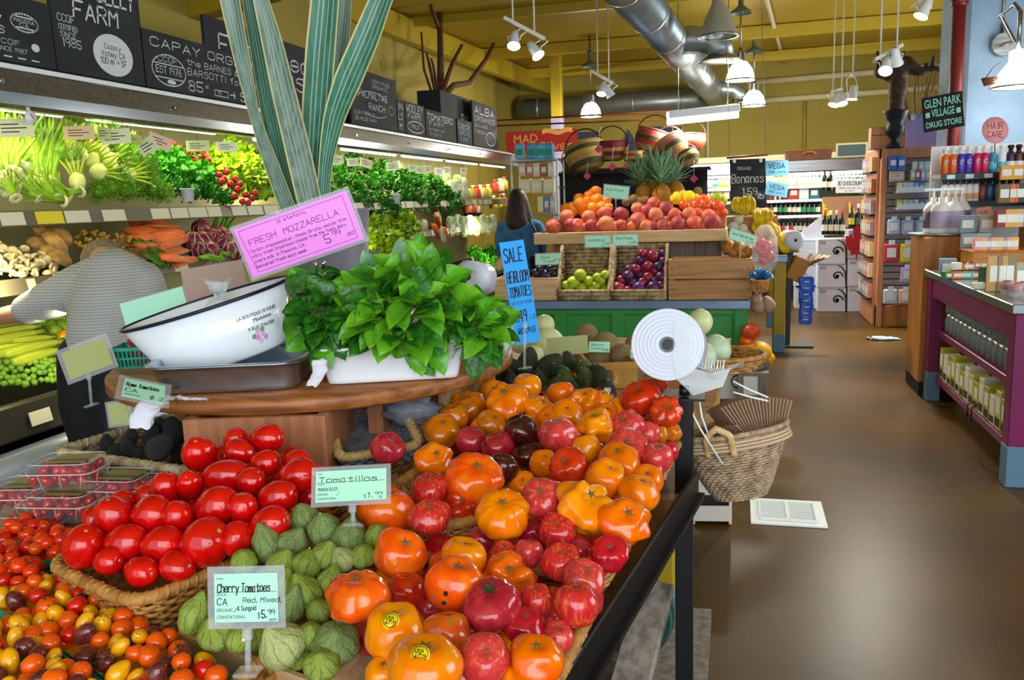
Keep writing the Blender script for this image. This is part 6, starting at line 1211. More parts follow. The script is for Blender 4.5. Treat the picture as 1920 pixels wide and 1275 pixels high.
spm = MB().ball((0, 0, 0), 1, 12, 8, lambda p, th, ph: p*(1+.1*math.sin(3*ph+3*p.z))).mesh('brussels_sprout'); m_spr = mat('sprout_green', '#7aa828', .45, var=.22)
rn = random.Random(31); SP = []
for k in range(700):
    px, py = rn.uniform(-5, 122), rn.uniform(674, 720)
    if py > 726-.12*px or any((px-a)**2+(py-b)**2 < 75 for a, b in SP): continue
    SP.append((px, py))
SPl = ordlabs(SP, 5)
for i, (px, py) in enumerate(SP): p = PLo(px, py, .05); fruit('brussels_sprout', 'green brussels sprout at the front of low deck, '+SPl[i], 'sprout', spm, m_spr, p, rn.uniform(5.5, 7.5)*dep(p)/F, None, 'brussels sprouts')
# eggplants and yellow squash further along the low deck
m_egg = mat('eggplant', '#1c1024', .15, coat=.4)
for i, (px, py, r) in enumerate(((868, 498, 9), (882, 494, 10), (896, 500, 10), (875, 508, 10), (890, 510, 10), (905, 508, 9), (860, 510, 8))): p = PL(px, py, V((-3.05, 0, .80)), LOn); fruit('eggplant', 'glossy dark eggplant far along the case, %s' % ('%s of seven' % ORD[i]), 'eggplant', AV[i % 3], m_egg, p, r*dep(p)/F, None, 'eggplants')
for i, (px, py, r) in enumerate(((710, 490, 14), (728, 482, 14), (740, 498, 13), (722, 505, 14), (745, 480, 11), (735, 515, 12), (752, 505, 11))): p = PL(px, py, V((-3.05, 0, .80)), LOn); fruit('yellow_pepper', 'golden pepper behind the basil leaves, %s of seven' % ORD[i], 'pepper', TM['k'][i % 3], mat('pepper_gold', '#d8a820', .3, var=.1), p, r*dep(p)/F, None, 'golden peppers')
# hanging price cards
HC = [(0, 222, 55, 258, 4, '#e8e6b0'), (125, 236, 172, 262, 4, '#e8c890'), (193, 241, 240, 270, 6, '#e6e8b8'), (262, 258, 292, 290, 38, '#e6e8c0'), (282, 252, 318, 280, -25, '#eac8b0'), (352, 263, 390, 284, 2, '#d8e0a0'), (408, 266, 443, 285, -1, '#f0f0c8'), (620, 291, 644, 308, 6, '#eeeec8'), (651, 296, 672, 312, 3, '#eeeec8'), (675, 297, 698, 315, -18, '#f0e2c0'), (724, 303, 748, 320, 8, '#eeeec8'), (766, 308, 780, 322, 3, '#e2ecc8'), (781, 310, 795, 326, 3, '#eeeec8'), (796, 310, 810, 325, 0, '#f0e0c0'), (815, 314, 831, 328, 0, '#f4f4ec'), (832, 312, 846, 326, 0, '#eeeed0'), (863, 314, 876, 326, 0, '#eeeed0'), (185, 238, 205, 262, 0, '#c8cc80'), (215, 250, 262, 268, -10, '#b8c060')]
for i, (x0, y0, x1, y1, an, c_) in enumerate(HC):
    c = P((x0+x1)/2, (y0+y1)/2, X=-3.34-.01*(i % 3)); k = dep(c)/F; w_, h_ = (x1-x0)*k*1.15, (y1-y0)*k*.95
    t = thing('hanging_card', 'small price card hung under the case canopy, %s from left' % (ORD[i] if i < 17 else ['behind the', 'greenish one'][i-17]+' third' if i == 17 else 'greenish back'), 'sign', M=Matrix.Translation(c) @ Matrix(((0, 0, 1), (1, 0, 0), (0, 1, 0))).to_4x4() @ Euler((0, 0, rad(an))).to_matrix().to_4x4() @ Euler((0, rad(-35), 0)).to_matrix().to_4x4(), group='hanging price cards')
    MB().box((0, 0, 0), (w_, h_, .002)).obj('card', mat('hang_card_'+c_[1:], c_, .4), t); MB().tube([(0, h_/2, 0), (0, h_/2+.05, 0)], .0015, 5).obj('wire', m_black, t)
    lt = MB(); [line(lt, [(-w_*.35, h_*(.2-.2*j)), (w_*(.1+.2*(j % 2)), h_*(.2-.2*j))], h_*.06, .0014) for j in range(3)]; lt.obj('scribble', m_ink, t)
for i, (px, py, h_) in enumerate(((353, 366, 24), (742, 373, 18))):
    p = PU(px, py+h_/2, .06); k = h_*dep(p)/F; t = thing('plastic_tub', ('white plastic tub on top shelf before herb bunches', 'small white plastic tub on top shelf before kale')[i], 'tub', p); MB().lathe([(.01, 0), (k*.42, 0), (k*.52, k), (k*.55, k), (k*.55, k*.94), (k*.47, k*.9), (.01, k*.88)], 24).obj('body', m_white, t); MB().tube([(k*.55*math.cos(j*PI/12), k*.55*math.sin(j*PI/12), k*.97) for j in range(24)], k*.035, 5, True).obj('rim', m_white, t)
# bagged salads and bottles near the far end
m_sal = [mat('salad_bag_%d' % k, c, .3, noise_=(12, d_, .45, .6)) for k, (c, d_) in enumerate((('#8aa83a', '#dfe6d0'), ('#b8c48a', '#e8ecdc'), ('#6f9a2a', '#c8d8a0'), ('#d8dcc8', '#9ab85a')))]
bagm = MB().ball((0, 0, 0), (.5, .16, .62), 18, 12, lambda p, th, ph: V((math.copysign(abs(p.x)**.6, p.x), p.y, math.copysign(abs(p.z)**.6, p.z)))).mesh('salad_bag')
SB = [(835, 345, 20), (848, 360, 18), (858, 350, 18), (868, 355, 18), (783, 430, 14), (795, 428, 14), (845, 425, 16), (858, 422, 16), (870, 425, 16), (882, 422, 15), (893, 424, 15), (905, 420, 14), (916, 422, 14), (925, 418, 13), (820, 415, 14), (832, 440, 12)]; SBl = ordlabs(SB, 2)
for i, (px, py, r) in enumerate(SB):
    pl = PU if py < 390 else PM_; p = pl(px, py, .04); k = 2*r*dep(p)/F; o = mobj('salad_bag', bagm, m_sal[i % 4]); o.location = p; o.scale = (k*.8, k, k); o.rotation_euler = (0, rad(0), rad(75)); tag(o, 'clear bag of salad leaves far along the case, '+SBl[i], 'bag', 'salad bags'); lb_ = MB().box((0, -.17, -.05), (.5, .02, .3)).obj('label', m_paper, o)
btl = MB().lathe([(.01, 0), (.3, 0), (.32, .05), (.32, .62), (.14, .8), (.14, .9), (.01, .9)], 14).mesh('juice_bottle'); bcp = MB().lathe([(.17, .86), (.17, 1.0), (.01, 1.0)], 12).mesh('cap')
BT = [(873, 362), (880, 362), (887, 361), (894, 361), (901, 360), (908, 360), (915, 359), (878, 388), (886, 388), (894, 388), (925, 380), (935, 378), (943, 376), (928, 350), (938, 348), (945, 345)]; BTl = ordlabs(BT, 3)
for i, (px, py) in enumerate(BT):
    p = P(px, py, X=-3.45); k = 24*dep(p)/F; c_ = ('#c9a83a', '#b8c84a', '#d8764a', '#c83a2a', '#e6d8b0')[i % 5]; o = mobj('juice_bottle', btl, mat('juice_'+c_[1:], c_, .2)); o.location = p-V((0, 0, k*.45)); o.scale = (k, k, k); tag(o, 'small juice bottle at the far end of case, '+BTl[i], 'bottle', 'juice bottles'); mobj('cap', bcp, mat('cap_red', '#c03020', .4) if i % 2 else m_white, o)
t = thing('juice_rack', 'small shelf rack of juices at the far end of case', 'rack', P(898, 372, X=-3.5)); MB().box((0, 0, -.08), (.25, .75, .02)).obj('shelf', mat('rack_green', '#2f8a2a', .5), t); MB().box((-.1, 0, -.2), (.03, .75, .25)).obj('back', m_dark, t)

# PEOPLE
def fuse(name, caps, m, parent, vox=.014, sm=6, balls=()):
    mb = MB()
    for pts, rs in caps:
        mb.tube(pts, rs, 14)
        for p, r in zip(pts, rs): mb.ball(p, r, 14, 9)
    for c, r, R_ in balls: mb.ball(c, r, 18, 12, None, R_)
    o = mb.obj('tmp', None); md = o.modifiers.new('r', 'REMESH'); md.mode = 'VOXEL'; md.voxel_size = vox; md.use_smooth_shade = True
    if sm: s_ = o.modifiers.new('s', 'SMOOTH'); s_.iterations = sm; s_.factor = .5
    dg = bpy.context.evaluated_depsgraph_get(); me = bpy.data.meshes.new_from_object(o.evaluated_get(dg)); bpy.data.objects.remove(o); me.name = name
    for p in me.polygons: p.use_smooth = True
    return mobj(name, me, m, parent)
m_skin = mat('skin', '#c98a6a', .5, sss=.1); m_ging = mat('gingham_shirt', '#d0ccb8', .85, checks=(80, '#848c9c')); m_trou = mat('black_trousers', '#0d0f16', .8); m_hair = mat('grey_hair', '#8a7a5a', .7, streak=((60, 60, 8), '#6a5c40', .4, .6)); m_shoe = mat('dark_shoe', '#15120f', .5)
D0 = 3.6; bs = P(185, 720, D=D0); bs.z = 0
t = thing('person', 'person in checked shirt and black trousers bending over and reaching into the case', 'person', bs)
Q = lambda x, y, d=0: P(x, y, D=D0+d)-bs
k = D0/F
hipz = Q(183, 700).z
away = V((-1, .25, 0)).normalized()
# body: head, neck, hidden torso, arms as one skin surface
fuse('body', [([Q(210, 560, .1), Q(205, 500, .22), Q(195, 482, .34), Q(192, 482, .42)], [.12, .09, .058, .06]),
    ([Q(150, 545, .1), Q(80, 575, .1), Q(45, 585, .12), Q(10, 592, .16), Q(-20, 600, .2)], [.055, .05, .045, .042, .034]), ([Q(-20, 600, .2), Q(-32, 605, .22), Q(-45, 612, .24)], [.036, .04, .025]), ([Q(-38, 600, .22), Q(-55, 606, .25), Q(-66, 614, .27)], [.012, .011, .009]), ([Q(-38, 606, .21), Q(-57, 613, .24), Q(-68, 622, .25)], [.012, .011, .009]), ([Q(-36, 611, .2), Q(-53, 620, .22), Q(-62, 629, .23)], [.012, .011, .009]), ([Q(-33, 615, .2), Q(-46, 626, .21), Q(-53, 634, .22)], [.011, .010, .008]), ([Q(-22, 612, .18), Q(-32, 625, .17), Q(-42, 632, .18)], [.014, .012, .009]),
    ([Q(275, 540, .12), Q(292, 600, .25), Q(275, 640, .42), Q(262, 650, .55)], [.055, .05, .04, .034])],
    m_skin, t, .011, 4, [(Q(188, 492, .46), (.078, .095, .11), rot(60, 0, 10))])
fuse('hair', [], m_hair, t, .01, 4, [(Q(196, 486, .37), (.10, .10, .10), rot(50, 0, 10))])
fuse('ears', [], m_skin, t, .006, 3, [(Q(157, 494, .46), (.012, .022, .03), None), (Q(226, 492, .46), (.012, .022, .03), None)])
sh = fuse('shirt', [([Q(187, 655, 0), Q(190, 625, -.01), Q(205, 575, 0), Q(216, 530, .06)], [.135, .138, .155, .15]), ([Q(235, 640, .0), Q(238, 580, .02), Q(262, 535, .08)], [.06, .10, .1]), ([Q(145, 540, .08), Q(95, 562, .08), Q(52, 580, .1)], [.10, .085, .07]), ([Q(272, 530, .1), Q(290, 570, .18)], [.085, .07]), ([Q(160, 650, 0), Q(165, 600, 0), Q(160, 550, .05)], [.07, .08, .09]), ([Q(150, 530, .1), Q(215, 505, .13), Q(270, 525, .12)], [.085, .1, .085])], m_ging, t, .016, 6)
fuse('collar', [([Q(170, 492, .24), Q(200, 484, .25), Q(228, 490, .24)], [.02, .024, .02])], m_ging, sh, .008, 3)
lg = lambda s_: ([Q(183+s_*22, 690), Q(183+s_*24, 760, .02), V((Q(183+s_*24, 760).x, Q(183, 760).y, .48)), V((Q(183+s_*24, 760).x*1.0, Q(183, 760).y+.03, .10))], [.115, .105, .072, .06])
fuse('trousers', [lg(-1), lg(1), ([Q(165, 672, 0), Q(205, 672, 0)], [.125, .125])], m_trou, t, .016, 6)
for s_ in (-1, 1): b_ = V((Q(183+s_*24, 760).x, Q(183, 760).y+.03, .045)); fuse('shoe', [([b_, b_+away*.17], [.045, .038])], m_shoe, t, .012, 4)
# woman seen from behind
D1 = 9.2; bs2 = P(975, 420, D=D1); bs2.z = 0; k1 = D1/F; hd_ = P(972, 376, D=D1)-bs2
t = thing('person', 'person with long dark hair and blue shirt walking away beside the case', 'person', bs2)
hz = hd_.z; X_ = lambda x, z, y=0: V((x, y, z)); sz = hz-.27
fuse('body', [([X_(0, .95), X_(0, 1.2), X_(0, sz), X_(0, hz-.08)], [.13, .11, .10, .05]), ([X_(-.17, sz), X_(-.22, 1.15), X_(-.22, .9, -.02)], [.05, .042, .034]), ([X_(.17, sz), X_(.23, 1.15), X_(.2, .95, .1)], [.05, .042, .034]), ([X_(-.22, .9, -.02), X_(-.22, .8, 0)], [.036, .025]), ([X_(.2, .95, .1), X_(.18, .9, .18)], [.036, .025])], m_skin, t, .014, 4, [(hd_, (.075, .09, .11), None)])
fuse('hair', [([hd_+V((0, -.02, .03)), hd_+V((0, -.05, -.1)), hd_+V((.01, -.07, -.25)), hd_+V((.02, -.08, -.42))], [.105, .115, .13, .085]), ([hd_+V((-.05, -.03, 0)), hd_+V((-.09, -.04, -.2)), hd_+V((-.1, -.05, -.36))], [.06, .06, .05]), ([hd_+V((.06, -.03, 0)), hd_+V((.11, -.04, -.2)), hd_+V((.12, -.05, -.34))], [.06, .06, .05])], mat('dark_brown_hair', '#1c0d08', .5, streak=((60, 60, 5), '#3a1c10', .4, .6)), t, .014, 4)
m_den = mat('blue_denim', '#3d6f9c', .85, noise_=(12, '#2f5a86', .4, .7))
fuse('shirt', [([X_(0, .85), X_(0, 1.0), X_(0, 1.2), X_(0, sz-.03)], [.17, .155, .15, .15]), ([X_(-.1, .85), X_(-.1, 1.2), X_(-.14, sz-.02)], [.1, .1, .09]), ([X_(.1, .85), X_(.1, 1.2), X_(.14, sz-.02)], [.1, .1, .09]), ([X_(-.19, sz-.02), X_(-.235, 1.15), X_(-.23, .97)], [.075, .065, .055]), ([X_(.19, sz-.02), X_(.25, 1.15), X_(.22, 1.0, .08)], [.075, .065, .055])], m_den, t, .018, 5)
fuse('trousers', [([X_(-.09, .9), X_(-.1, .5), X_(-.1, .08)], [.12, .085, .065]), ([X_(.09, .9), X_(.1, .5, .05), X_(.1, .08, .1)], [.12, .085, .065])], m_trou, t, .018, 4)
for s_ in (-1, 1): fuse('shoe', [([X_(s_*.1, .04, .05+s_*.05), X_(s_*.1, .035, .2+s_*.05)], [.04, .035])], m_shoe, t, .014, 3)
t2 = thing('shoulder_bag', 'dark bag strap and bag over the shoulder of the person in blue', 'bag', bs2); MB().tube([X_(.12, sz+.08, -.1), X_(.2, sz-.05, -.14), X_(.24, 1.1, -.14), X_(.26, .95, -.1)], .012, 6).obj('strap', m_black, t2); MB().box((.29, -.08, .86), (.1, .26, .22), b=.03).obj('pouch', m_black, t2)

# GREEN ISLAND WITH FRUIT
m_grn = mat('green_paint', '#2f8f3a', .45, noise_=(2, '#2a8234', .4, .7)); GZ = .755; YF = 6.5
gx0, gx1 = P(925, 575, Y=YF).x, P(1408, 570, Y=YF).x; gw = gx1-gx0
t = thing('green_island', 'green painted island table with a steel-edged top', 'table', ((gx0+gx1)/2, YF, 0))
MB().box((0, .8, GZ-.035), (gw, 1.6, .07), b=.006).obj('steel_top', m_steelb, t)
pnl = MB().box((0, .07, .5), (gw-.06, .03, .36)).obj('front_panel', m_grn, t)
for k in range(5): MB().box((-gw/2+.08+k*(gw-.16)/4, .045, .5), (.1, .03, .36), b=.004).obj('stile', m_grn, pnl)
MB().box((0, .045, .665), (gw-.06, .028, .05), b=.004).obj('rail', m_grn, pnl)
for sx in (-1, 1):
    MB().box((sx*(gw/2-.05), .8, .5), (.03, 1.5, .36)).obj('side_panel', m_grn, t)
    for y_ in (.07, 1.53): l = MB().box((sx*(gw/2-.07), y_, .4), (.1, .1, .62), b=.006).obj('leg', m_grn, t); MB().box((sx*(gw/2-.07), y_, .06), (.105, .105, .12), b=.005).obj('foot', m_bluefoot, l)
MB().box((0, .8, .28), (gw-.1, 1.4, .03)).obj('lower_shelf', m_grn, t)
PY = lambda x, y, Y: P(x, y, Y=Y)
def crate(label, x0, x1, ytop, Y, depth, nsl, m, z0=GZ+.002, name='wood_crate', gap=.012):
    a, b = PY(x0, ytop, Y), PY(x1, ytop, Y); w_, h_ = b.x-a.x, a.z-z0; t = thing(name, label, 'crate', ((a.x+b.x)/2, Y, z0)); sh_ = (h_-gap*(nsl-1))/nsl
    for k in range(nsl):
        z = sh_/2+k*(sh_+gap)
        for y_ in (0, depth): MB().box((0, y_, z), (w_, .014, sh_), b=.002).obj('slat', m, t)
        for s_ in (-1, 1): MB().box((s_*(w_/2-.008), depth/2, z), (.014, depth, sh_), b=.002).obj('end_slat', m, t)
    for s_ in (-1, 1): MB().box((s_*(w_/2-.03), .016, h_/2), (.03, .02, h_)).obj('corner_post', m, t)
    if nsl > 1:
        for s_ in (-1, 1):
            for k in range(nsl): MB().cyl((s_*(w_/2-.03), -.009, (k+.5)*(sh_+gap)), (s_*(w_/2-.03), -.006, (k+.5)*(sh_+gap)), .005, n=8).obj('nail', m_black, t)
    MB().box((0, depth/2, .006), (w_-.02, depth-.02, .01)).obj('bottom', m, t); return t, w_, h_
crate('pale wooden crate of black plums at the left of green island', 927, 1046, 522, YF+.03, .3, 1, m_pale)
crate('slatted natural wooden crate at the right end of green island', 1253, 1411, 487, YF+.03, .32, 2, m_wood)
def bin_(label, x0, x1, yt, yb):
    a, b = PY(x0, yt, YF+.22), PY(x1, yt, YF+.22); a2, b2 = PY(x0, yb, YF+.04), PY(x1, yb, YF+.04); t = thing('seagrass_bin', label, 'basket', ((a.x+b.x)/2, YF+.04, GZ+.002)); w_ = b2.x-a2.x; H = a.z-GZ; lip = .07; mb = MB(); rows = 14
    for k in range(rows):
        z = (k+.5)/rows*H; yy = .26
        mb.tube([(-w_/2+.012, yy+.003*(k % 2), z), (-w_/4, yy-.003, z), (0, yy+.003, z), (w_/4, yy-.003, z), (w_/2-.012, yy+.003*(k % 2), z)], H/rows*.55, 6)
        yf = lerp(-.02, .2, max(0, (z-lip)/(H-lip)))
        for s_ in (-1, 1): mb.tube([(s_*(w_/2-.012), yf, z), (s_*(w_/2-.016), (yf+yy)/2, z), (s_*(w_/2-.012), yy, z)], H/rows*.55, 6)
        if z < lip: mb.tube([(-w_/2+.012, -.02, z), (-w_/4, -.026, z), (0, -.014, z), (w_/4, -.026, z), (w_/2-.012, -.02, z)], H/rows*.6, 6)
    mb.obj('weave', m_sea, t)['kind'] = 'stuff'
    R_ = [(-w_/2+.01, -.02, lip), (w_/2-.01, -.02, lip), (w_/2-.01, .2, H), (w_/2-.01, .26, H), (-w_/2+.01, .26, H), (-w_/2+.01, .2, H)]; pts = []
    for i in range(6):
        for k in range(8): pts.append(lerp(V(R_[i]), V(R_[(i+1) % 6]), k/8))
    MB().tube(pts, .014, 7, True).obj('rim', m_sea, t); MB().box((0, .12, .02), (w_-.03, .26, .03)).obj('base', m_sea, t)
bin_('woven seagrass bin of limes on the green island', 1050, 1150, 463, 560); bin_('woven seagrass bin of red plums on the green island', 1148, 1254, 462, 560)
def pile(name, desc, cat, pts, me, m, Y, k=1, group=None, child=None, cm=None, rows=2, dY=0, sq=1):
    lb = ordlabs(pts, rows)
    for i, q in enumerate(pts):
        p = PY(q[0], q[1], Y+(q[3] if len(q) > 3 else 0)); r = q[2]*dep(p)/F*k; mm = m[i % len(m)] if isinstance(m, list) else m
        o = fruit(name, desc+', '+lb[i], cat, me[i % len(me)] if isinstance(me, list) else me, mm, p, (r, r, r*sq), None, group or desc)
        if child is not None: mobj('stem', child, cm, o)
rd = MB().ball((0, 0, 0), 1, 18, 12, lambda p, th, ph: V((p.x, p.y, p.z*.95-.12*math.exp(-(th/.3)**2)))).mesh('round_fruit'); pch = MB().ball((0, 0, 0), 1, 20, 14, lambda p, th, ph: V((p.x*(1-.09*math.exp(-((ph-PI)/.3)**2)*math.sin(th)), p.y, p.z*.95-.18*math.exp(-(th/.3)**2)))).mesh('peach')
fst = MB().tube([(0, 0, .8), (0, 0, 1.0)], .05, 6).mesh('stem')
m_lime = mat('lime_green', '#a3b520', .35, noise_=(3, '#8aa018', .4, .7), var=.12); m_plum = [mat('plum_red_skin', '#8f2038', .3, noise_=(3, '#6a1630', .4, .7), var=.15), mat('plum_purple', '#4f2050', .4, noise_=(3, '#3a1a48', .4, .7), var=.15)]; m_bplum = mat('black_plum', '#1c1a2a', .3, var=.2)
m_peach = [mat('peach_red', '#c0483a', .6, noise_=(2, '#d8783a', .48, .72), var=.1), mat('peach_dark', '#9a3038', .6, noise_=(2, '#b84a3a', .45, .7), var=.1), mat('peach_pink', '#d06a4a', .6, noise_=(2, '#e89a3a', .5, .75), var=.1)]; m_oran = mat('orange_peel', '#ee8208', .4, bump=(60, .2), var=.05)
pile('lime', 'yellow-green lime in the seagrass bin', 'lime', [(1075, 530, 13), (1088, 516, 12), (1068, 545, 11), (1090, 540, 11), (1103, 527, 10), (1118, 535, 10), (1134, 515, 9), (1128, 527, 9), (1110, 545, 11), (1135, 543, 10), (1100, 550, 10), (1072, 552, 8), (1120, 520, 9), (1088, 552, 9), (1062, 535, 9)], rd, m_lime, YF+.1, rows=3)
pile('plum', 'ripe plum in the seagrass bin', 'plum', [(1192, 505, 11, .08), (1178, 518, 12, .05), (1215, 500, 11, .1), (1235, 500, 12, .1), (1215, 520, 12, .06), (1245, 490, 11, .12), (1225, 480, 12, .14), (1200, 488, 9, .14), (1205, 530, 11, .04), (1240, 520, 12, .05), (1160, 540, 13, 0), (1198, 540, 14, 0), (1178, 545, 10, 0), (1225, 540, 14, 0), (1240, 535, 10, .02), (1185, 530, 10, .04), (1248, 508, 9, .08), (1212, 545, 9, 0), (1165, 525, 10, .05), (1200, 515, 10, .1), (1228, 508, 11, .1), (1228, 528, 11, .05), (1245, 545, 9, 0), (1190, 552, 10, -.02), (1168, 550, 10, -.02), (1236, 552, 10, -.02), (1210, 506, 10, .12), (1180, 505, 10, .1), (1205, 475, 9, .15), (1245, 475, 9, .15)], pch, m_plum, YF+.08, rows=4)
pile('black_plum', 'black plum in the pale crate', 'plum', [(1005, 512, 10), (1022, 516, 12), (1040, 512, 11), (1012, 506, 9), (1032, 505, 9), (990, 512, 10), (1050, 508, 8), (975, 514, 10)], pch, m_bplum, YF+.16, rows=2)
# tier with the peach tray
tz = PY(1180, 455, YF+.3).z; tx0, tx1 = PY(1001, 440, YF+.3).x, PY(1363, 440, YF+.3).x; th_ = PY(1180, 433, YF+.3).z-tz
t = thing('peach_tray', 'long shallow pale wooden tray of peaches on the upper tier', 'tray', ((tx0+tx1)/2, YF+.3, tz)); tw_ = tx1-tx0
for y_ in (0, .55): MB().box((0, y_, th_/2), (tw_, .018, th_), b=.003).obj('long_side', m_pale, t)
for s_ in (-1, 1): MB().box((s_*(tw_/2-.009), .275, th_/2), (.018, .55, th_), b=.003).obj('end_side', m_pale, t)
MB().box((0, .275, .008), (tw_-.02, .54, .012)).obj('bottom', m_pale, t)
x0, x1 = PY(1172, 470, YF+.45).x, PY(1352, 470, YF+.45).x; t = thing('tier_box', 'weathered wooden box holding up the peach tray', 'box', ((x0+x1)/2, YF+.45, GZ+.002)); hh = tz-GZ-.003
MB().box((0, 0, hh/2), (x1-x0, .02, hh)).obj('front_board', mat('dark_weathered', '#6f6258', .8, wood=((45, 45, 4), '#514840')), t)
for s_ in (-1, 1): MB().box((s_*(x1-x0)/2, .17, hh/2), (.02, .35, hh)).obj('side_board', m_weath, t)
x0, x1 = PY(1035, 470, YF+.45).x, PY(1170, 470, YF+.45).x; t = thing('tier_box', 'pale wooden box under the left end of peach tray', 'box', ((x0+x1)/2, YF+.5, GZ+.002)); MB().box((0, 0, hh/2), (x1-x0-.01, .02, hh)).obj('front_board', m_woodz, t)
for s_ in (-1, 1): MB().box((s_*((x1-x0)/2-.01), .15, hh/2), (.02, .3, hh)).obj('side_board', m_woodz, t)
PE = [(1037, 425, 15, -.03), (1063, 406, 14, .05), (1070, 422, 14, 0), (1082, 424, 15, 0), (1104, 407, 14, .05), (1109, 423, 13, 0), (1134, 401, 15, .06), (1137, 420, 16, 0), (1165, 402, 15, .06), (1165, 422, 12, 0), (1195, 391, 12, .12), (1213, 396, 14, .1), (1196, 414, 17, .04), (1229, 404, 16, .08), (1249, 391, 15, .12), (1226, 381, 13, .15), (1211, 425, 14, 0), (1243, 425, 14, 0), (1266, 404, 15, .08), (1292, 402, 14, .08), (1272, 420, 16, 0), (1302, 419, 16, 0), (1328, 404, 13, .06), (1335, 417, 17, 0), (1308, 399, 10, .1), (1183, 424, 10, 0), (1225, 424, 10, 0), (1257, 425, 10, 0), (1152, 424, 10, 0), (1122, 426, 10, 0), (1095, 426, 9, 0), (1319, 422, 10, 0)]
pile('peach', 'blushed peach on the wooden tray', 'peach', PE, pch, [m_peach[0], m_peach[2], m_peach[1]], YF+.38, rows=3)
pile('orange', 'shiny orange heaped behind the peaches', 'orange', [(1117, 359, 11, .1), (1104, 368, 11, .08), (1088, 384, 15), (1111, 391, 13), (1073, 392, 14), (1119, 376, 14, .05), (1101, 378, 12, .04), (1061, 391, 11), (1137, 377, 10, .05), (1128, 388, 11), (1095, 397, 11), (1085, 372, 10, .06), (1140, 390, 10), (1110, 362, 9, .1)], rd, m_oran, YF+.62, rows=3)
pile('nectarine', 'red-orange nectarine at the right of upper tier', 'nectarine', [(1308, 384, 14), (1325, 384, 13), (1345, 387, 14), (1282, 384, 9), (1340, 398, 12), (1320, 395, 12), (1355, 398, 10), (1320, 372, 9, .08), (1295, 388, 10)], rd, [mat('nectarine_skin', '#d8481a', .35, noise_=(2, '#ee8a2a', .5, .75), var=.1)], YF+.55, rows=2)
pile('lemon', 'yellow citrus fruit behind the nectarines', 'lemon', [(1269, 371, 13), (1292, 371, 14), (1280, 366, 10), (1305, 372, 9)], rd, mat('lemon_yellow', '#f0cc10', .4), YF+.7, rows=1)
pile('apple', 'green apple at the right end of upper tier', 'apple', [(1345, 371, 11), (1355, 376, 9)], rd, m_lime, YF+.7, rows=1); pile('kiwi', 'brown kiwi behind the peaches', 'kiwi', [(1188, 374, 10), (1200, 378, 9), (1308, 359, 9), (1175, 378, 9), (1210, 376, 9)], rd, mat('kiwi_brown', '#8f6a3a', .8, bump=(60, .5)), YF+.75, rows=1)
x = PY(1175, 395, YF+.65); t = thing('inner_riser', 'tan wooden riser in the middle of the upper tier', 'box', (PY(1190, 395, YF+.7).x, YF+1.0, tz)); MB().box((0, 0, .09), (1.5, .5, .18), b=.01).obj('riser_top', m_woodz, t); MB().box((-.3, -.26, .12), (.35, .02, .12)).obj('riser_front', m_wood, t)
t = thing('rear_stack', 'wooden support standing behind the upper tier', 'box', ((tx0+tx1)/2, YF+1.0, GZ)); MB().box((0, 0, hh/2), (1.4, .5, hh)).obj('support', m_woodz, t)
# pineapples
m_pine = mat('pineapple_skin', '#c27a1c', .6, noise_=(6, '#8f6a1c', .4, .6)); m_crown = mat('pineapple_leaf', '#5f946a', .45, noise_=(3, '#a0bca0', .45, .7), var=.1)
pb = MB().ball((0, 0, 0), 1, 30, 22, lambda p, th, ph: V((p.x, p.y, p.z*1.4))*(1+.05*math.sin(9*ph+9*th)*math.sin(9*ph-9*th))).mesh('pineapple_body')
def crown(seed, n=70):
    rn_ = random.Random(seed); mb = MB()
    for k in range(n):
        a = k*2.4; f = k/n; el = lerp(20, 85, f)+rn_.uniform(-10, 10); L_ = lerp(2.4, 4.2, f)*rn_.uniform(.8, 1.15); d = V((math.cos(a)*math.cos(rad(el)), math.sin(a)*math.cos(rad(el)), math.sin(rad(el)))); s_ = d.cross(V((0, 0, 1))).normalized()
        mb.grid(2, 5, lambda u, v: d*L_*v+s_*(u-.5)*.5*(1-v)**.7+V((0, 0, -.35*v*v*math.cos(rad(el))+.1*abs(u-.5)))+V((d.x, d.y, 0))*.15*v*v)
    return mb.mesh('crown')
CR = [crown(1), crown(2)]
for i, (px, py, r, lb) in enumerate(((1240, 364, 18, 'front pineapple with the fullest crown on fruit tier'), (1208, 360, 16, 'left pineapple leaning behind the front one'), (1268, 356, 16, 'right pineapple half hidden by the front crown'), (1228, 352, 16, 'rear pineapple behind the other crowns'))):
    p = PY(px, py, YF+.85+.1*i); k = r*dep(p)/F; o = mobj('pineapple', pb, m_pine); o.location = p+V((0, 0, -.02)); o.scale = (k, k, k); o.rotation_euler = (rad(10-8*i), rad((0, -18, 16, 4)[i]), i); tag(o, lb, 'pineapple', 'pineapples'); c = mobj('crown', CR[i % 2], m_crown, o); c.location = (0, 0, 1.25)
# cards on the island
card('mint price card above the oranges', (1131, 344), (1181, 349), (1129, 371), 6.9, [('Kiwi Fruit', .1, .55, .22, .7, .12), ('ea', .1, .2, .14, None, .12)], m_mint, mar=.05, holder=((1155, 370), (1155, 405)))
card('mint card for gold nectarines clipped to the peach tray', (1095, 441), (1146, 440), (1096, 465), 6.45, [('Gold Beauty', .1, .5, .22, .7, .12), ('2.99', .65, .1, .24, None, .12)], m_mint, mar=.05)
card('mint card reading Red Plums clipped to the peach tray', (1147, 439), (1196, 438), (1148, 462), 6.43, [('Red Plums', .12, .55, .24, .7, .12), ('2.99', .65, .12, .24, None, .12)], m_mint, mar=.05)
card('mint card reading Black Plums above the pale crate', (1002, 475), (1054, 473), (1003, 498), 6.78, [('Black', .2, .55, .24, .4, .12), ('Plums', .3, .15, .24, .45, .12), ('$2.99', .7, .3, .2, None, .12)], m_mint, mar=.05, holder=((1030, 497), (1030, 525)))
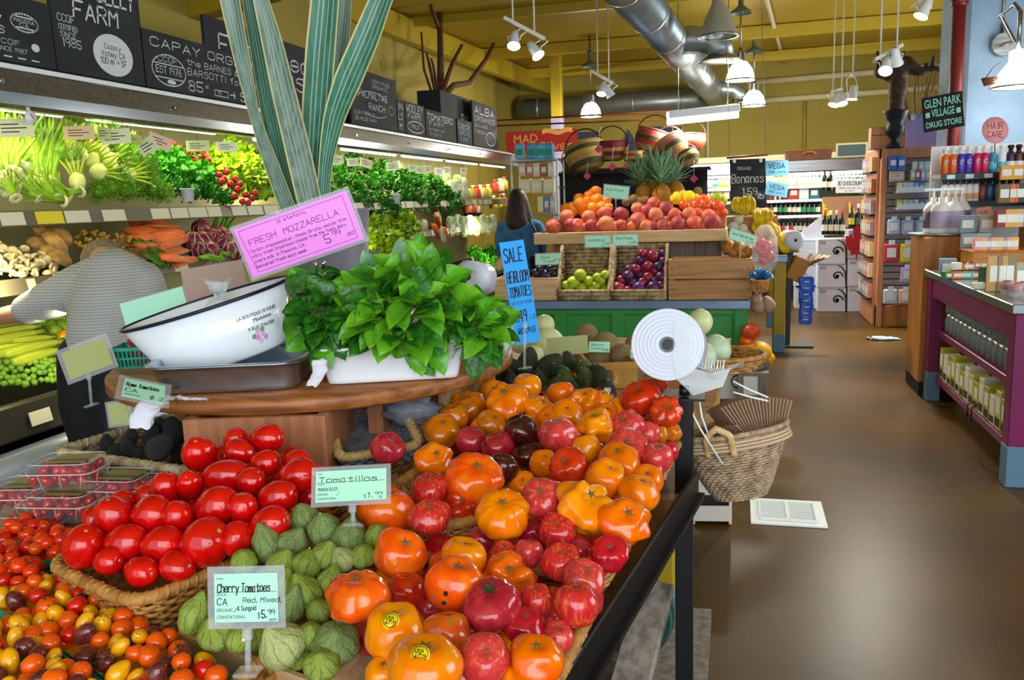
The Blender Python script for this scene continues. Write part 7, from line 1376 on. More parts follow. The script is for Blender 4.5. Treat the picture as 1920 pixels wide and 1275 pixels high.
card('tilted mint card at the right corner of green island', (1370, 426), (1421, 442), (1364, 448), 6.4, [('Donut Nectarines', .08, .5, .24, .84, .12), ('3.99', .65, .12, .24, None, .12)], m_mint, mar=.05, holder=((1390, 450), (1385, 520)))
card('tan card standing behind the blue sign', (942, 484), (957, 475), (934, 508), 6.95, [], mat('tan_tag', '#b88a5a', .7), sleeve=False, name='tan_tag', holder=((945, 495), (945, 556)))
# right end: mangoes, wrapped fruit, tinsel basket, gourds
pile('mango', 'brown-gold mango behind the slatted crate', 'mango', [(1365, 462, 13), (1385, 465, 13), (1402, 470, 11), (1375, 472, 10), (1392, 476, 10)], MM[1], mat('mango_skin', '#a8702a', .45, noise_=(3, '#7f5a20', .4, .7)), YF+.35, rows=1)
pile('apple', 'red apple in the clear bag at island corner', 'apple', [(1425, 455, 11), (1438, 462, 12), (1430, 472, 11), (1442, 480, 12), (1432, 488, 10), (1420, 465, 9)], rd, mat('apple_red', '#b81f2a', .3, noise_=(3, '#d85a3a', .5, .7)), YF+.3, rows=2)
p = PY(1434, 470, YF+.3); t = thing('fruit_bag', 'clear bag around the red apples at island corner', 'bag', p); MB().ball((0, 0, 0), (.1, .09, .2), 18, 12, lambda q, th, ph: q*(1+.15*noise.noise(q*3))).obj('film', m_clear, t)
p = PY(1426, 520, YF-.05); t = thing('tinsel_basket', 'small wicker basket with blue tinsel hung on green island', 'basket', p); weave(t, oval(.055, .05, 40), .09, .75, 6, .006, m_wick, str_=.003); t.location.z -= .11
mb = MB(); rn = random.Random(2)
for k in range(90): a = rn.uniform(0, 6.28); e_ = rn.uniform(.2, 1.4); d = V((math.cos(a)*math.cos(e_), math.sin(a)*math.cos(e_), math.sin(e_))); mb.tube([V((0, 0, .08)), d*.06+V((0, 0, .09)), d*.1+V((0, 0, .08))], .003, 4)
mb.obj('tinsel', mat('blue_tinsel', '#2f6f9f', .25, .3), t)
pile('gourd', 'tan gourd hanging at the corner of green island', 'gourd', [(1425, 572, 16), (1440, 570, 16), (1418, 560, 11)], AV, mat('gourd_tan', '#a88468', .6, noise_=(3, '#94705a', .4, .7)), YF-.02, rows=1)
p = PY(1425, 545, YF-.02); t = thing('gourd_string', 'thin string the gourds hang from', 'string', p); MB().tube([V((0, 0, .06)), V((.01, 0, -.04)), V((0, 0, -.08))], .003, 5).obj('cord', m_white, t)
# low baskets at the right foot of the island
x = PY(1420, 690, YF-.35); bz_ = P(1418, 700, Y=YF-.3).z
t = thing('low_stand', 'grey box stand of melons at the right foot of green island', 'stand', (P(1412, 700, Y=YF-.1).x, YF-.1, 0)); MB().box((0, 0, bz_/2), (.22, .3, bz_), b=.01).obj('box', m_weath, t); MB().box((-.02, -.155, bz_*.6), (.1, .006, .14)).obj('panel', m_paper, t)
o = V((P(1415, 690, Y=YF-.1).x, YF-.1, bz_+.004)); t = thing('melon_basket', 'small dark basket of yellow melons at the aisle', 'basket', o); weave(t, oval(.11, .11, 48), .06, .8, 5, .008, m_wb)
for px, py, r, m, lb in ((1425, 662, 22, m_cas, 'bright yellow canary melon at aisle side of green island'), (1402, 655, 17, m_cas, 'yellow canary melon behind the brighter one'), (1408, 623, 17, mat('squash_red', '#c83a10', .4, noise_=(3, '#e86a18', .45, .7)), 'red-orange squash above the yellow melons'), (1400, 640, 14, mt['q'], 'orange squash between the red squash and melons'), (1440, 672, 13, m_cas, 'yellow melon lowest at the basket rim')): p = P(px, py, Y=YF-.1); fruit('melon', lb, 'melon', MM[0], m, p, r*dep(p)/F, None, 'melons at the aisle')
p = P(1400, 720, Y=YF-.12); t = thing('white_carton', 'white carton with printed emblem under the green island end', 'box', (p.x-.1, YF+.1, 0)); MB().box((0, 0, .14), (.3, .3, .28), b=.004).obj('carton', m_paper, t); lt = MB(); ring(lt, 0, 0, .05, .05, .01, 0); pr_ = MB().add([V((x+.04, -.152, y+.14)) for x, y, z in lt.v], lt.f); pr_.obj('emblem', m_teal, t)

# YELLOW ISLAND WITH BANANAS
YB = 8.45; bx1 = P(1476, 560, Y=YB).x; bz = P(1470, 480, Y=YB).z
t = thing('banana_island', 'yellow painted island table with a steel edge behind green island', 'table', (bx1-.9, YB, 0))
MB().box((0, .9, bz-.03), (1.8, 1.8, .06), b=.006).obj('steel_top', m_steelb, t); MB().box((0, .06, bz-.2), (1.7, .03, .28)).obj('apron', m_yellow, t); MB().box((.86, .9, bz-.2), (.03, 1.7, .28)).obj('apron', m_yellow, t)
for sx in (-1, 1):
    for y_ in (.06, 1.7): l = MB().box((sx*.83, y_, bz/2+.05), (.11, .11, bz-.15), b=.006).obj('leg', m_yellow, t); MB().box((sx*.83, y_, .09), (.116, .116, .18), b=.006).obj('foot', m_bluefoot, l)
m_ban = mat('banana_yellow', '#f2cc10', .4, noise_=(3, '#e0b40c', .4, .7), var=.06); m_btip = mat('banana_tip', '#6f6a1a', .6)
ban = MB(); pts = [V((0, -math.sin(f*1.5)*.75, -f*1.25+.22*f*f)) for f in [k/8 for k in range(9)]]; pts = [V((0, -(.15+.55*math.sin(f*2.4)), -1.5*f)) for f in [k/8 for k in range(9)]]; ban.tube(pts, [.05, .09, .15, .17, .175, .17, .15, .1, .05], 7); ME_BN = ban.mesh('banana'); bt = MB().ball(pts[-1], .065, 6, 5).mesh('tip')
def bananas(label, px, py, s_, rz, n=7, Y=YB+.35, tilt=0):
    p = PY(px, py, Y); k = s_*dep(p)/F; t = thing('banana_bunch', label, 'bananas', M=Matrix.Translation(p+V((0, 0, k*.7))) @ Euler((rad(tilt), 0, rad(rz))).to_matrix().to_4x4(), group='banana bunches')
    for i in range(n):
        o = mobj('banana', ME_BN, m_ban, t); a = (i-(n-1)/2)*.30; o.scale = (k, k, k); o.rotation_euler = (.1*(i % 2)-.15, a*.45, a*1.25); o.location = V((math.sin(a)*.12, -.05*(i % 2), 0))*k; mobj('tip', bt, m_btip, o)
    MB().ball((0, 0, -.02*k), k*.17, 8, 6).obj('crown', m_btip, t)
for i, (px, py, s_, rz, lb) in enumerate(((1382, 385, 20, 20, 'topmost banana bunch at the left of heap'), (1402, 385, 24, -20, 'upright banana bunch under the chalkboard'), (1418, 408, 24, 40, 'banana bunch in the middle of heap'), (1428, 425, 24, 10, 'banana bunch left of the front ones'), (1440, 432, 22, 60, 'banana bunch drooping at the island corner'), (1450, 448, 20, 30, 'banana bunch at lower right of heap'), (1462, 462, 18, 50, 'lowest banana bunch at the table edge'), (1435, 405, 20, -10, 'banana bunch at the back right of heap'))): bananas(lb, px, py, s_, rz)
x = PY(1415, 440, YB+.6); t = thing('banana_stand', 'stepped tan crate under the bananas', 'crate', (x.x, YB+.75, bz+.002)); h_ = PY(1400, 405, YB+.75).z-bz
MB().box((-.05, 0, h_/2), (.55, .5, h_), b=.01).obj('upper_step', m_wood, t); MB().box((.25, -.1, h_*.25), (.35, .5, h_*.5), b=.01).obj('lower_step', m_wood, t)
pile('wrapped_fruit', 'small pale wrapped fruit left of the bananas', 'fruit', [(1375, 425, 10), (1392, 430, 10), (1385, 412, 9), (1400, 440, 9), (1372, 440, 9)], rd, mat('pale_wrap', '#d6d2b4', .4, var=.2), YB+.2, rows=1)
# second bag roll post
pp = P(1490, 648, Z=0); t = thing('bag_post', 'black post with flat square base beside the banana island', 'post', (pp.x-.07, pp.y, 0)); hz_ = P(1477, 476, Y=pp.y).z
MB().box((0, 0, hz_/2), (.045, .045, hz_), b=.003).obj('upright', m_black, t); MB().box((.08, 0, .01), (.32, .3, .02)).obj('base_plate', m_black, t)
rc = P(1483, 450, Y=pp.y-.02); t = thing('bag_roll', 'small distant white roll of produce bags by the bananas', 'roll', M=Matrix.Translation(rc) @ Matrix.Rotation(rad(90), 4, 'X') @ Matrix.Rotation(rad(25), 4, 'Y')); r = 18*dep(rc)/F
MB().lathe([(.015, .09), (r*.5, .093), (r, .09), (r, -.09), (.015, -.09)], 32).obj('film_roll', m_film, t); MB().lathe([(.016, .095), (.001, .095)], 12).obj('core', m_black, t)
o = P(1495, 468, Y=pp.y); t = thing('bag_bracket', 'clear bracket under the distant bag roll', 'bracket', o); MB().box((.02, 0, 0), (.3, .14, .012), rot(0, 8, 0)).obj('tray', m_clear, t); MB().tube([V((-.1, 0, 0)), V((-.1, 0, -.04))], .012, 8).obj('mount', m_black, t)
o = P(1512, 500, Y=pp.y-.02); t = thing('kraft_holder', 'tilted kraft bag holder hanging below the distant bag roll', 'bag', o, 10); MB().box((-.09, 0, -.02), (.16, .1, .24), rot(0, 25, 0), b=.01).obj('holder', mat('tan_leather', '#b07a35', .6), t)
for k in range(5): MB().box((.0+.035*k, .0, .05+.004*k), (.004, .1, .18), rot(0, 30+9*k, 0)).obj('paper', m_bag, t)
# strip of blue packets
m_bpk = mat('blue_packet', '#1448c8', .3, noise_=(6, '#3a78e8', .45, .6)); o = P(1512, 522, Y=pp.y-.15); t = thing('packet_strip', 'hanging strip clip by the distant bag post', 'strip', o); MB().box((0, 0, -.22), (.02, .004, .5)).obj('strip', m_white, t); MB().tube([(0, 0, .03), (0, .12, .05)], .005, 6).obj('hook', m_steel, t)
for k in range(7): tb = thing('blue_packet', 'blue snack packet on the hanging strip, %s from top' % ORD[k], 'packet', o+V((.005*math.sin(k*2), -.012-.004*k, -.03-.062*k)), RN.uniform(-15, 15), 'blue packets on the strip'); MB().ball((0, 0, 0), (.075-.002*k, .014, .052), 16, 10, lambda p, th, ph: V((math.copysign(abs(p.x)**.5, p.x), p.y, math.copysign(abs(p.z)**.5, p.z)))).obj('pouch', m_bpk, tb); MB().box((0, -.0145, .0), (.05, .002, .01)).obj('label_band', m_paper, tb)

# BACK OF THE SHOP
rn = random.Random(77)
m_glassb = [mat('bottle_green', '#14241a', .12, coat=.4), mat('bottle_brown', '#22130c', .12, coat=.4), mat('bottle_black', '#0c0e10', .12, coat=.4)]
wb_ = MB().lathe([(.01, 0), (.038, 0), (.039, .006), (.039, .17), (.034, .195), (.016, .225), (.014, .29), (.016, .292), (.016, .305), (.01, .305)], 14).mesh('wine_bottle'); wl_ = MB().lathe([(.0396, .05), (.0396, .13)], 14).mesh('label')
bb_ = MB().lathe([(.01, 0), (.03, 0), (.031, .005), (.031, .12), (.026, .145), (.012, .185), (.012, .225), (.01, .23)], 12).mesh('beer_bottle'); bl2 = MB().lathe([(.0316, .03), (.0316, .10)], 12).mesh('label'); fo_ = MB().lathe([(.0165, .25), (.0168, .308), (.001, .309)], 10).mesh('foil')
LB = [mat('label_%d' % i, c, .6) for i, c in enumerate(('#e4dcc4', '#d8d0b8', '#b82a3a', '#d86a7a', '#e8c83a', '#3a8a5a', '#c8c0a8', '#4a7ac0'))]
def bottles(desc, x0, x1, ybase, Y, n, kind='wine', labs=(0, 1), group=None, h=None):
    a, b = P(x0, ybase, Y=Y), P(x1, ybase, Y=Y)
    for i in range(n):
        p = lerp(a, b, (i+.5)/n); me, l = (wb_, wl_) if kind == 'wine' else (bb_, bl2); o = mobj(kind+'_bottle', me, m_glassb[rn.randrange(3)]); o.location = p; k = h or 1; o.scale = (k, k, k)
        tag(o, desc+', %s from left' % ORD[min(i, 19)], 'bottle', group or desc); mobj('label', l, LB[labs[rn.randrange(len(labs))]], o)
        if kind == 'wine': mobj('foil', fo_, LB[(2, 0, 6)[i % 3]], o)
# long rear cooler
YC = 12.6; cz = lambda y, x=1540: P(x, y, Y=YC).z
xa, xb = P(1290, 320, Y=YC).x, P(1655, 320, Y=YC).x; m_int = mat('cooler_interior', '#e6e2b8', .5)
t = thing('rear_cooler', 'open drinks cooler with steel canopy at the rear', 'display case', ((xa+xb)/2, YC, 0)); cw = xb-xa; c0 = (xa+xb)/2
MB().box((0, .9, 1.05), (cw, .06, 2.1)).obj('back_panel', m_int, t); z1, z2 = cz(322), cz(297)
MB().box((0, .45, (z1+z2)/2), (cw, .9, z2-z1), b=.02).obj('canopy', m_steel, t); MB().box((0, .5, .25), (cw, .8, .5)).obj('base', m_dark, t)
xw = P(1370, 320, Y=YC).x; MB().box(((xa+xw)/2-c0, -.01, (z1+z2)/2), (xw-xa, .03, z2-z1-.03)).obj('light_box', mat('lit_panel', '#ffffff', .4, emis=2.2, ecol='#eef6ff'), t)
MB().tube([(-cw/2+.1, .2, z1-.02), (cw/2-.1, .2, z1-.02)], .02, 8).obj('lamp_tube', m_tube, t)
sz = [cz(347), cz(373), cz(403), cz(437), cz(466)]
for i, z in enumerate(sz): s_ = MB().box((0, .5, z-.015), (cw, .75, .025)).obj('shelf', mat('shelf_white', '#dcdcc8', .5), t); MB().box((0, .115, z-.015), (cw, .02, .04)).obj('shelf_edge', m_white, s_)
for s_ in (-1, 1): MB().box((s_*cw/2, .45, 1.0), (.05, .9, 2.0)).obj('end_panel', m_casew, t)
area('cooler_light', (c0, YC+.15, z1-.05), (c0, YC+.6, .8), cw-.2, .06, 40, (1, .98, .85))
pkc = ['#e8d020', '#f0b020', '#e0e4e0', '#3a9a5a', '#2f7ac8', '#d8482a']
def packs(desc, x0, x1, ybase, ytop, Y, n, cols, name='carton_pack', cat='box', group=None, dpt=.12, lab=None, txt=None):
    a, b = P(x0, ybase, Y=Y), P(x1, ybase, Y=Y); h_ = P(x0, ytop, Y=Y).z-a.z; w_ = (b.x-a.x)/n*.94
    for i in range(n):
        p = lerp(a, b, (i+.5)/n); c_ = cols[i % len(cols)]; t = thing(name, desc+', %s from left' % ORD[min(i, 19)], cat, p, RN.uniform(-3, 3), group or desc); MB().box((0, 0, h_/2), (w_, dpt, h_), b=min(.006, w_*.1)).obj('carton', mat('pack_'+c_[1:], c_, .4), t)
        k = MB().box((0, -dpt/2-.001, h_*.5), (w_*.66, .002, h_*.4)).obj('label', lab or m_paper, t)
        if txt: lt = MB(); pen(lt, txt[i % len(txt)], 0, 0, h_*.22, h_*.03, w_*.5, z=0); MB().add([V((x-w_*.25, -dpt/2-.003, y+h_*.4)) for x, y, z in lt.v], lt.f).obj('lettering', m_ink, k)
packs('bright drinks pack on the upper cooler shelf', 1450, 1470, 347, 328, YC+.2, 2, ['#e8d020', '#f0dc30'])
packs('pale beer six-pack on the upper cooler shelf', 1472, 1536, 347, 334, YC+.2, 3, ['#e8d890'], txt=['IPA', 'ALE', 'MIX']); bottles('beer bottle in the pale six-packs', 1472, 1536, 345, YC+.28, 9, 'beer', (0,), h=.95)
packs('boxed drinks on the second cooler shelf', 1478, 1536, 373, 350, YC+.2, 3, ['#c82a22', '#e6e6e0', '#1f6f7a']); packs('yellow and orange drinks pack left of the banana board', 1295, 1368, 350, 335, YC+.2, 7, ['#e8d020', '#d8a020', '#3a9a5a', '#e0e4e0', '#2f8ac8'])
packs('coloured drinks carton left of the banana board, lower shelf', 1295, 1368, 373, 356, YC+.2, 6, ['#e8a030', '#e8d020', '#f0e6a0'])
bottles('dark wine bottle on the middle cooler shelf', 1440, 1538, 403, YC+.2, 11, 'wine', (0, 1, 2, 3, 5), h=.85); bottles('dark bottle on the low cooler shelf', 1440, 1535, 437, YC+.2, 12, 'wine', (6, 2), h=.8)
bottles('spirits bottle under the steel canopy', 1538, 1640, 352, YC+.25, 14, 'wine', (0, 4, 5, 6, 7), h=.95); bottles('tall bottle beside the discount notice', 1540, 1562, 358, YC+.05, 2, 'wine', (0,))
bottles('bottle right of the discount notice', 1626, 1642, 350, YC+.05, 2, 'wine', (3, 0), h=1.0)
t = thing('wicker_hamper', 'long wicker hamper lying on top of the rear cooler', 'basket', P(1515, 297, Y=YC+.3)); t.location.z = z2; weave(t, rrect(.62, .3, .08, 64), .13, .95, 7, .012, mat('reddish_wicker', '#7a4a30', .7), str_=.005); MB().tube([(-.1, -.16, .06), (-.05, -.18, .1), (.05, -.18, .1), (.1, -.16, .06)], .01, 6).obj('handle', m_wick, t)
a, b = P(1567, 296, Y=YC+.2), P(1626, 296, Y=YC+.2); t = thing('framed_slate', 'dark framed slate board on top of the rear cooler', 'sign', ((a.x+b.x)/2, YC+.2, z2)); w_ = b.x-a.x; h_ = P(1590, 268, Y=YC+.2).z-z2; MB().box((0, 0, h_/2), (w_, .02, h_), b=.003).obj('frame', m_cream, t); MB().box((0, -.012, h_/2), (w_-.05, .004, h_-.05)).obj('slate', mat('slate', '#4a5a58', .7), t)
card('white notice reading discount above the yellow cards', (1566, 336), (1625, 335), (1567, 362), 10.9, [('10% DISCOUNT'.replace('%', ''), .08, .55, .26, .84, .16), ('when you buy six', .12, .3, .13, .7, .13), ('or more', .3, .1, .12, .3, .13)], m_paper, sleeve=False, name='notice')
m_ycard = mat('yellow_card', '#f2e010', .5)
for i, (x0, x1) in enumerate(((1542, 1577), (1591, 1629))): card(('left yellow shelf card over the wine cartons', 'right yellow shelf card over the wine cartons')[i], (x0, 375), (x1, 374), (x0+1, 405), dep(P(x0, 390, Y=11.72)), [('ORGANIC WINE', .1, .72, .13, .7, .12), ('RED & WHITE', .1, .5, .1, .7, .12), ('SPECIAL', .1, .3, .1, .5, .12)], m_ycard, sleeve=False, name='yellow_card')
# cardboard backs above cartons
t = thing('carton_display', 'tan cardboard backing behind the yellow cards', 'display', P(1590, 420, Y=11.75)); a, b = P(1540, 420, Y=11.75), P(1640, 420, Y=11.75); MB().box((0, 0, .16), (b.x-a.x, .03, P(1590, 362, Y=11.75).z-a.z), b=.004).obj('backing', mat('tan_cardboard', '#c2906a', .7), t); MB().box((0, .1, -.3), (.08, .08, .6)).obj('prop', m_kraft, t)
# wine cartons
m_carton = mat('white_wine_carton', '#e6e8f4', .6, noise_=(5, '#d8dcec', .4, .7)); m_swirl = mat('teal_black_print', '#14333a', .6); m_maple = mat('maple_red', '#b81426', .6)
def carton(label, x0, x1, ytop, ybot, Y, pic=None, z0=None):
    a, b = P(x0, ybot, Y=Y), P(x1, ybot, Y=Y); h_ = P((x0+x1)/2, ytop, Y=Y).z-a.z; w_ = b.x-a.x; t = thing('wine_carton', label, 'box', (((a.x+b.x)/2), Y, max(a.z, 0)), 0, 'stacked wine cartons'); c = MB().box((0, .17, h_/2), (w_*.985, .34, h_*.985), b=.005).obj('carton', m_carton, t)
    MB().box((0, -.001, h_*.97), (w_*.9, .002, .006)).obj('lid_seam', mat('seam_grey', '#8a90a4', .7), c)
    lt = MB()
    if pic == 'swirl':
        k = h_*.36; pts = [(-.1*k+.9*k*math.exp(-.28*j/3)*math.cos(j*.42)*.75, .9*k*math.exp(-.28*j/3)*math.sin(j*.42)*.75) for j in range(30)]
        line(lt, pts, .05*k*3, 0); line(lt, [(.4*k, 1.1*k), (.75*k, .6*k), (.85*k, 0), (.95*k, -.9*k)], .14*k, 0); line(lt, [(.0, 1.25*k), (.4*k, 1.05*k), (.7*k, .7*k)], .1*k, 0)
        MB().add([V((x+w_*.22, -.0015, y+h_/2)) for x, y, z in lt.v], lt.f).obj('swirl_print', m_swirl, c)
    lt = MB(); line(lt, [(0, 0), (.06, 0), (.06, .02), (0, .02), (0, 0)], .006, 0); MB().add([V((x-w_*.4, -.0015, y+h_*.82)) for x, y, z in lt.v], lt.f).obj('mark', m_swirl, c)
    return t
yr = [431, 478, 536, 585]
for i, (y0, y1) in enumerate(((448, 496), (496, 540), (540, 585))): carton('white carton with dark swirl print, %s from top' % ORD[i], 1532, 1585, y0, y1, 11.4, 'swirl')
for i, (y0, y1) in enumerate(((431, 485), (485, 537), (537, 585))): carton('white carton in the maple leaf stack, %s from top' % ORD[i], 1588, 1640, y0, y1, 11.4)
for i, (y0, y1) in enumerate(((450, 497), (497, 540), (540, 585))): carton('white carton partly behind the black post, %s from top' % ORD[i], 1490, 1530, y0, y1, 11.7)
lf_ = [(0, -1), (.08, -.55), (.5, -.62), (.42, -.45), (.95, -.1), (.8, 0), (.9, .35), (.6, .3), (.5, .45), (.25, .2), (.35, .75), (.18, .7), (0, 1)]; lf_ = lf_+[(-x, y) for x, y in reversed(lf_[1:-1])]
p = P(1607, 455, Y=11.38); t = thing('leaf_print', 'large red maple leaf sign on the front of white cartons', 'sign', p); MB().add([V((x*.16, 0, y*.26)) for x, y in lf_]+[V((x*.16, .004, y*.26)) for x, y in lf_], [tuple(range(len(lf_)))]+[(i, (i+1) % len(lf_), len(lf_)+(i+1) % len(lf_), len(lf_)+i) for i in range(len(lf_))]).obj('leaf', m_maple, t)
bottles('green wine bottle standing on the maple leaf cartons', 1590, 1640, 428, 11.5, 4, 'wine', (5, 4, 5)); bottles('white-labelled wine bottle in the open swirl carton', 1541, 1584, 440, 11.5, 4, 'wine', (0,))
# slanting carton left
t = thing('slanted_carton', 'white carton lid slanting beside the swirl stack', 'box', P(1515, 448, Y=11.75)); MB().add([V((-.2, 0, 0)), V((.2, 0, 0)), V((.2, 0, .33)), V((-.2, .02, 0)), V((.2, .02, 0)), V((.2, .02, .33))], [(0, 1, 2), (5, 4, 3), (0, 3, 4, 1), (1, 4, 5, 2), (2, 5, 3, 0)]).obj('lid', m_carton, t); MB().box((0, .1, -.01), (.4, .2, .02)).obj('base', m_carton, t)
# banana chalkboard and blue cards
t = card('tall chalkboard reading Organic Bananas hanging over the fruit', (1370, 299), (1437, 297), (1371, 400), 9.2, [('ORGANIC', .2, .80, .055, .42, .10), ('Bananas', .04, .56, .16, .92, .09), ('1.59', .35, .34, .12, .42, .09), ('lb', .75, .26, .1, None, .09)], m_chalk, sleeve=False, name='banana_board', ink=m_chk)
MB().tube([V((-.03, .61, 0)), V((.42, .63, 0))], .012, 8).obj('hanging_rail', m_copper, t)
for x_ in (.0, .4): MB().tube([V((x_, .61, 0)), V((x_, .61+2.15, 0))], .003, 5).obj('hanging_wire', m_steel, t)
for x_ in (.05, .34): MB().ball((x_, .57, .006), (.02, .025, .006), 10, 6).obj('clip', m_white, t)
for i, (tl, tr, bl) in enumerate((((1435, 302), (1478, 300), (1436, 331)), ((1435, 338), (1476, 345), (1434, 364)))): card(('upper light blue card reading Vega', 'lower tilted light blue card reading Vega')[i], tl, tr, bl, 9.15, [('VEGA', .14, .5, .3, .74, .15), ('ONE', .14, .2, .16, .3, .13), ('shake mix', .5, .2, .12, .4, .1)], mat('light_blue_card', '#6fb4dc', .5), sleeve=False, name='blue_card', ink=m_navy)
# dark wine shelf, woven baskets and red sign
YW = 12.2; xa, xb = P(1055, 320, Y=YW).x, P(1222, 320, Y=YW).x; zt = P(1120, 318, Y=YW).z
t = thing('wine_shelf', 'dark wooden wine shelf under the woven baskets', 'shelf', ((xa+xb)/2, YW, 0)); w_ = xb-xa
MB().box((0, .4, zt/2), (w_, .03, zt)).obj('back', m_dark, t)
for z in (zt, zt-.45, zt-.9, zt-1.3): MB().box((0, .2, z), (w_, .42, .03)).obj('shelf', mat('dark_wood', '#2a1a12', .6), t)
for s_ in (-1, 1): MB().box((s_*w_/2, .2, zt/2), (.04, .42, zt)).obj('side', mat('dark_wood', '#2a1a12', .6), t)
for j, z in enumerate((zt-.45, zt-.9, zt-1.3)):
    for i in range(12): o = mobj('wine_bottle', wb_, m_glassb[(i+j) % 3]); o.location = ((xa+xb)/2-w_/2+.08+i*(w_-.16)/11, YW+.15, z+.017); tag(o, 'dark wine bottle on the dark shelf, %s in %s row' % (ORD[i], ('top', 'middle', 'lower')[j]), 'bottle', 'bottles on the dark shelf'); mobj('label', wl_, LB[(i*3+j) % 2], o)
m_bk = {'tan': mat('grass_tan', '#b08a4a', .75, bump=(60, .4)), 'olive': mat('grass_olive', '#4a4a24', .75, bump=(60, .4)), 'red': mat('grass_red', '#a8402a', .75, bump=(60, .4)), 'maroon': mat('grass_maroon', '#7a2030', .75, bump=(60, .4)), 'pink': mat('grass_pink', '#c8605a', .75, bump=(60, .4)), 'brown': mat('grass_brown', '#8a5230', .75, bump=(60, .4)), 'gold': mat('grass_gold', '#c09a3a', .75, bump=(60, .4))}
m_hand = mat('leather_handle', '#4a2a1a', .6)
def bolga(label, px, py, r, tx, ty, cols, Y=11.2):
    p = P(px, py, Y=Y); k = r*1.12*dep(p)/F; t = thing('woven_basket', label, 'basket', M=Matrix.Translation(p) @ Euler((rad(-.5*tx), rad(-.8*ty), 0)).to_matrix().to_4x4(), group='round woven grass baskets'); n = len(cols)
    pr_ = [(.45, -.62), (.72, -.5), (.9, -.25), (1, 0), (1.02, .22), (.98, .45), (.95, .6)]
    for i, c_ in enumerate(cols):
        f0, f1 = i/n*6, (i+1)/n*6; pts = []
        for j in range(4): f = lerp(f0, f1, j/3); a = min(int(f), 5); q = f-a; pts.append((lerp(pr_[a][0], pr_[a+1][0], q)*k, lerp(pr_[a][1], pr_[a+1][1], q)*k))
        MB().lathe(pts, 28).obj('stripe_band', m_bk[c_], t)
    MB().lathe([(.001, -.62*k), (.45*k, -.62*k)], 20).obj('base', m_bk[cols[0]], t); MB().lathe([(.93*k, .58*k), (.9*k, 0), (.6*k, -.5*k), (.01, -.55*k)], 28).obj('inside', m_bk['brown'], t); MB().tube([(.96*k*math.cos(j*PI/16), .96*k*math.sin(j*PI/16), .6*k) for j in range(32)], .05*k, 6, True).obj('rim', m_bk[cols[-1]], t)
    MB().tube([(.95*k*math.cos(j*PI/12), 0, .55*k+.95*k*math.sin(j*PI/12)) for j in range(13)], .04*k, 7).obj('handle', m_hand, t)
bolga('tan and olive striped woven basket tilted at the left', 1100, 297, 34, 25, 20, ['tan', 'olive', 'tan', 'gold', 'olive', 'tan']); bolga('maroon and tan banded woven basket in the row', 1148, 283, 27, -8, 0, ['brown', 'tan', 'maroon', 'tan', 'maroon', 'maroon'], 11.3)
bolga('small gold and green striped woven basket', 1188, 296, 17, 0, 0, ['gold', 'olive', 'gold', 'red', 'gold'], 11.15); bolga('large red and green striped woven basket at the top', 1222, 268, 31, 12, -22, ['red', 'tan', 'red', 'olive', 'red', 'pink'], 11.4)
bolga('pink and olive woven basket tipped on its side', 1262, 280, 28, 30, 40, ['pink', 'tan', 'olive', 'pink', 'tan'], 11.2); bolga('reddish brown woven basket at the right of row', 1298, 267, 22, 5, -5, ['brown', 'red', 'brown', 'tan', 'brown'], 11.4); bolga('tan and green flat woven basket low at the right', 1292, 298, 18, 40, 30, ['tan', 'olive', 'gold', 'olive'], 11.1)
bolga('plain brown woven basket behind the tilted striped one', 1082, 310, 24, 30, 25, ['brown', 'olive', 'brown'], 11.5)
t = thing('basket_ledge', 'dark ledge board the woven baskets rest on', 'shelf', P(1180, 322, Y=11.35)); MB().box((0, 0, 0), (2.1, .7, .03)).obj('board', m_dark, t); MB().box((0, .3, -.5), (2.0, .03, 1.0)).obj('back_board', m_dark, t)
m_ptag = mat('pink_tag', '#e0406a', .5)
for i, (px, py) in enumerate(((1122, 280), (1148, 313), (1175, 310), (1101, 330), (1301, 335))): t = thing('pink_tag', 'pink diamond price tag hanging by the woven baskets, %s' % ('%s of five' % ORD[i]), 'tag', P(px, py, Y=10.9), 0, 'pink price tags'); MB().box((0, 0, 0), (.075, .003, .075), rot(0, 45, 0)).obj('tag', m_ptag, t); MB().tube([(0, 0, .05), (0, .1, .22), (0, .3, .3)], .002, 4).obj('string', m_white, t)
t = card('red painted sign reading Mad about Olives above the rear', (948, 248), (1082, 240), (950, 290), 12.6, [('MAD', .12, .48, .34, .34, .16), ('Olives', .46, .10, .34, .5, .13)], mat('sign_red', '#b8241a', .5), sleeve=False, name='red_sign', ink=mat('sign_gold', '#f0b050', .5))
rb_ = MB(); H_ = .33; rb_.add([V((.55+.035*k, .27+.02*math.sin(k*.7), .003)) for k in range(14)]+[V((.55+.035*k, .34+.02*math.sin(k*.7), .003)) for k in range(14)], [(k, k+1, 15+k, 14+k) for k in range(13)]); rb_.obj('ribbon', mat('sign_gold', '#f0b050', .5), t)
m_navyl = mat('navy_letter', '#33425f', .6)
for i, (nm, pts) in enumerate((('bar', [(1083, 248), (1127, 247), (1118, 256), (1083, 262)]), ('triangle', [(1178, 243), (1205, 285), (1160, 285)]), ('bar', [(1221, 237), (1280, 238), (1278, 246), (1222, 250)]))):
    q = [P(x, y, Y=17.35) for x, y in pts]; n = len(q); t = thing('wall_letter', ('dark blue bar shape on rear wall beside the red sign', 'dark blue triangle shape on rear wall between woven baskets', 'dark blue bar shape on rear wall above the red basket')[i], 'sign', q[0]); MB().add([p-q[0] for p in q]+[p-q[0]+V((0, .04, 0)) for p in q], [tuple(range(n)), tuple(reversed(range(n, 2*n)))]+[(k, n+k, n+(k+1) % n, (k+1) % n) for k in range(n)]).obj('panel', m_navyl, t)
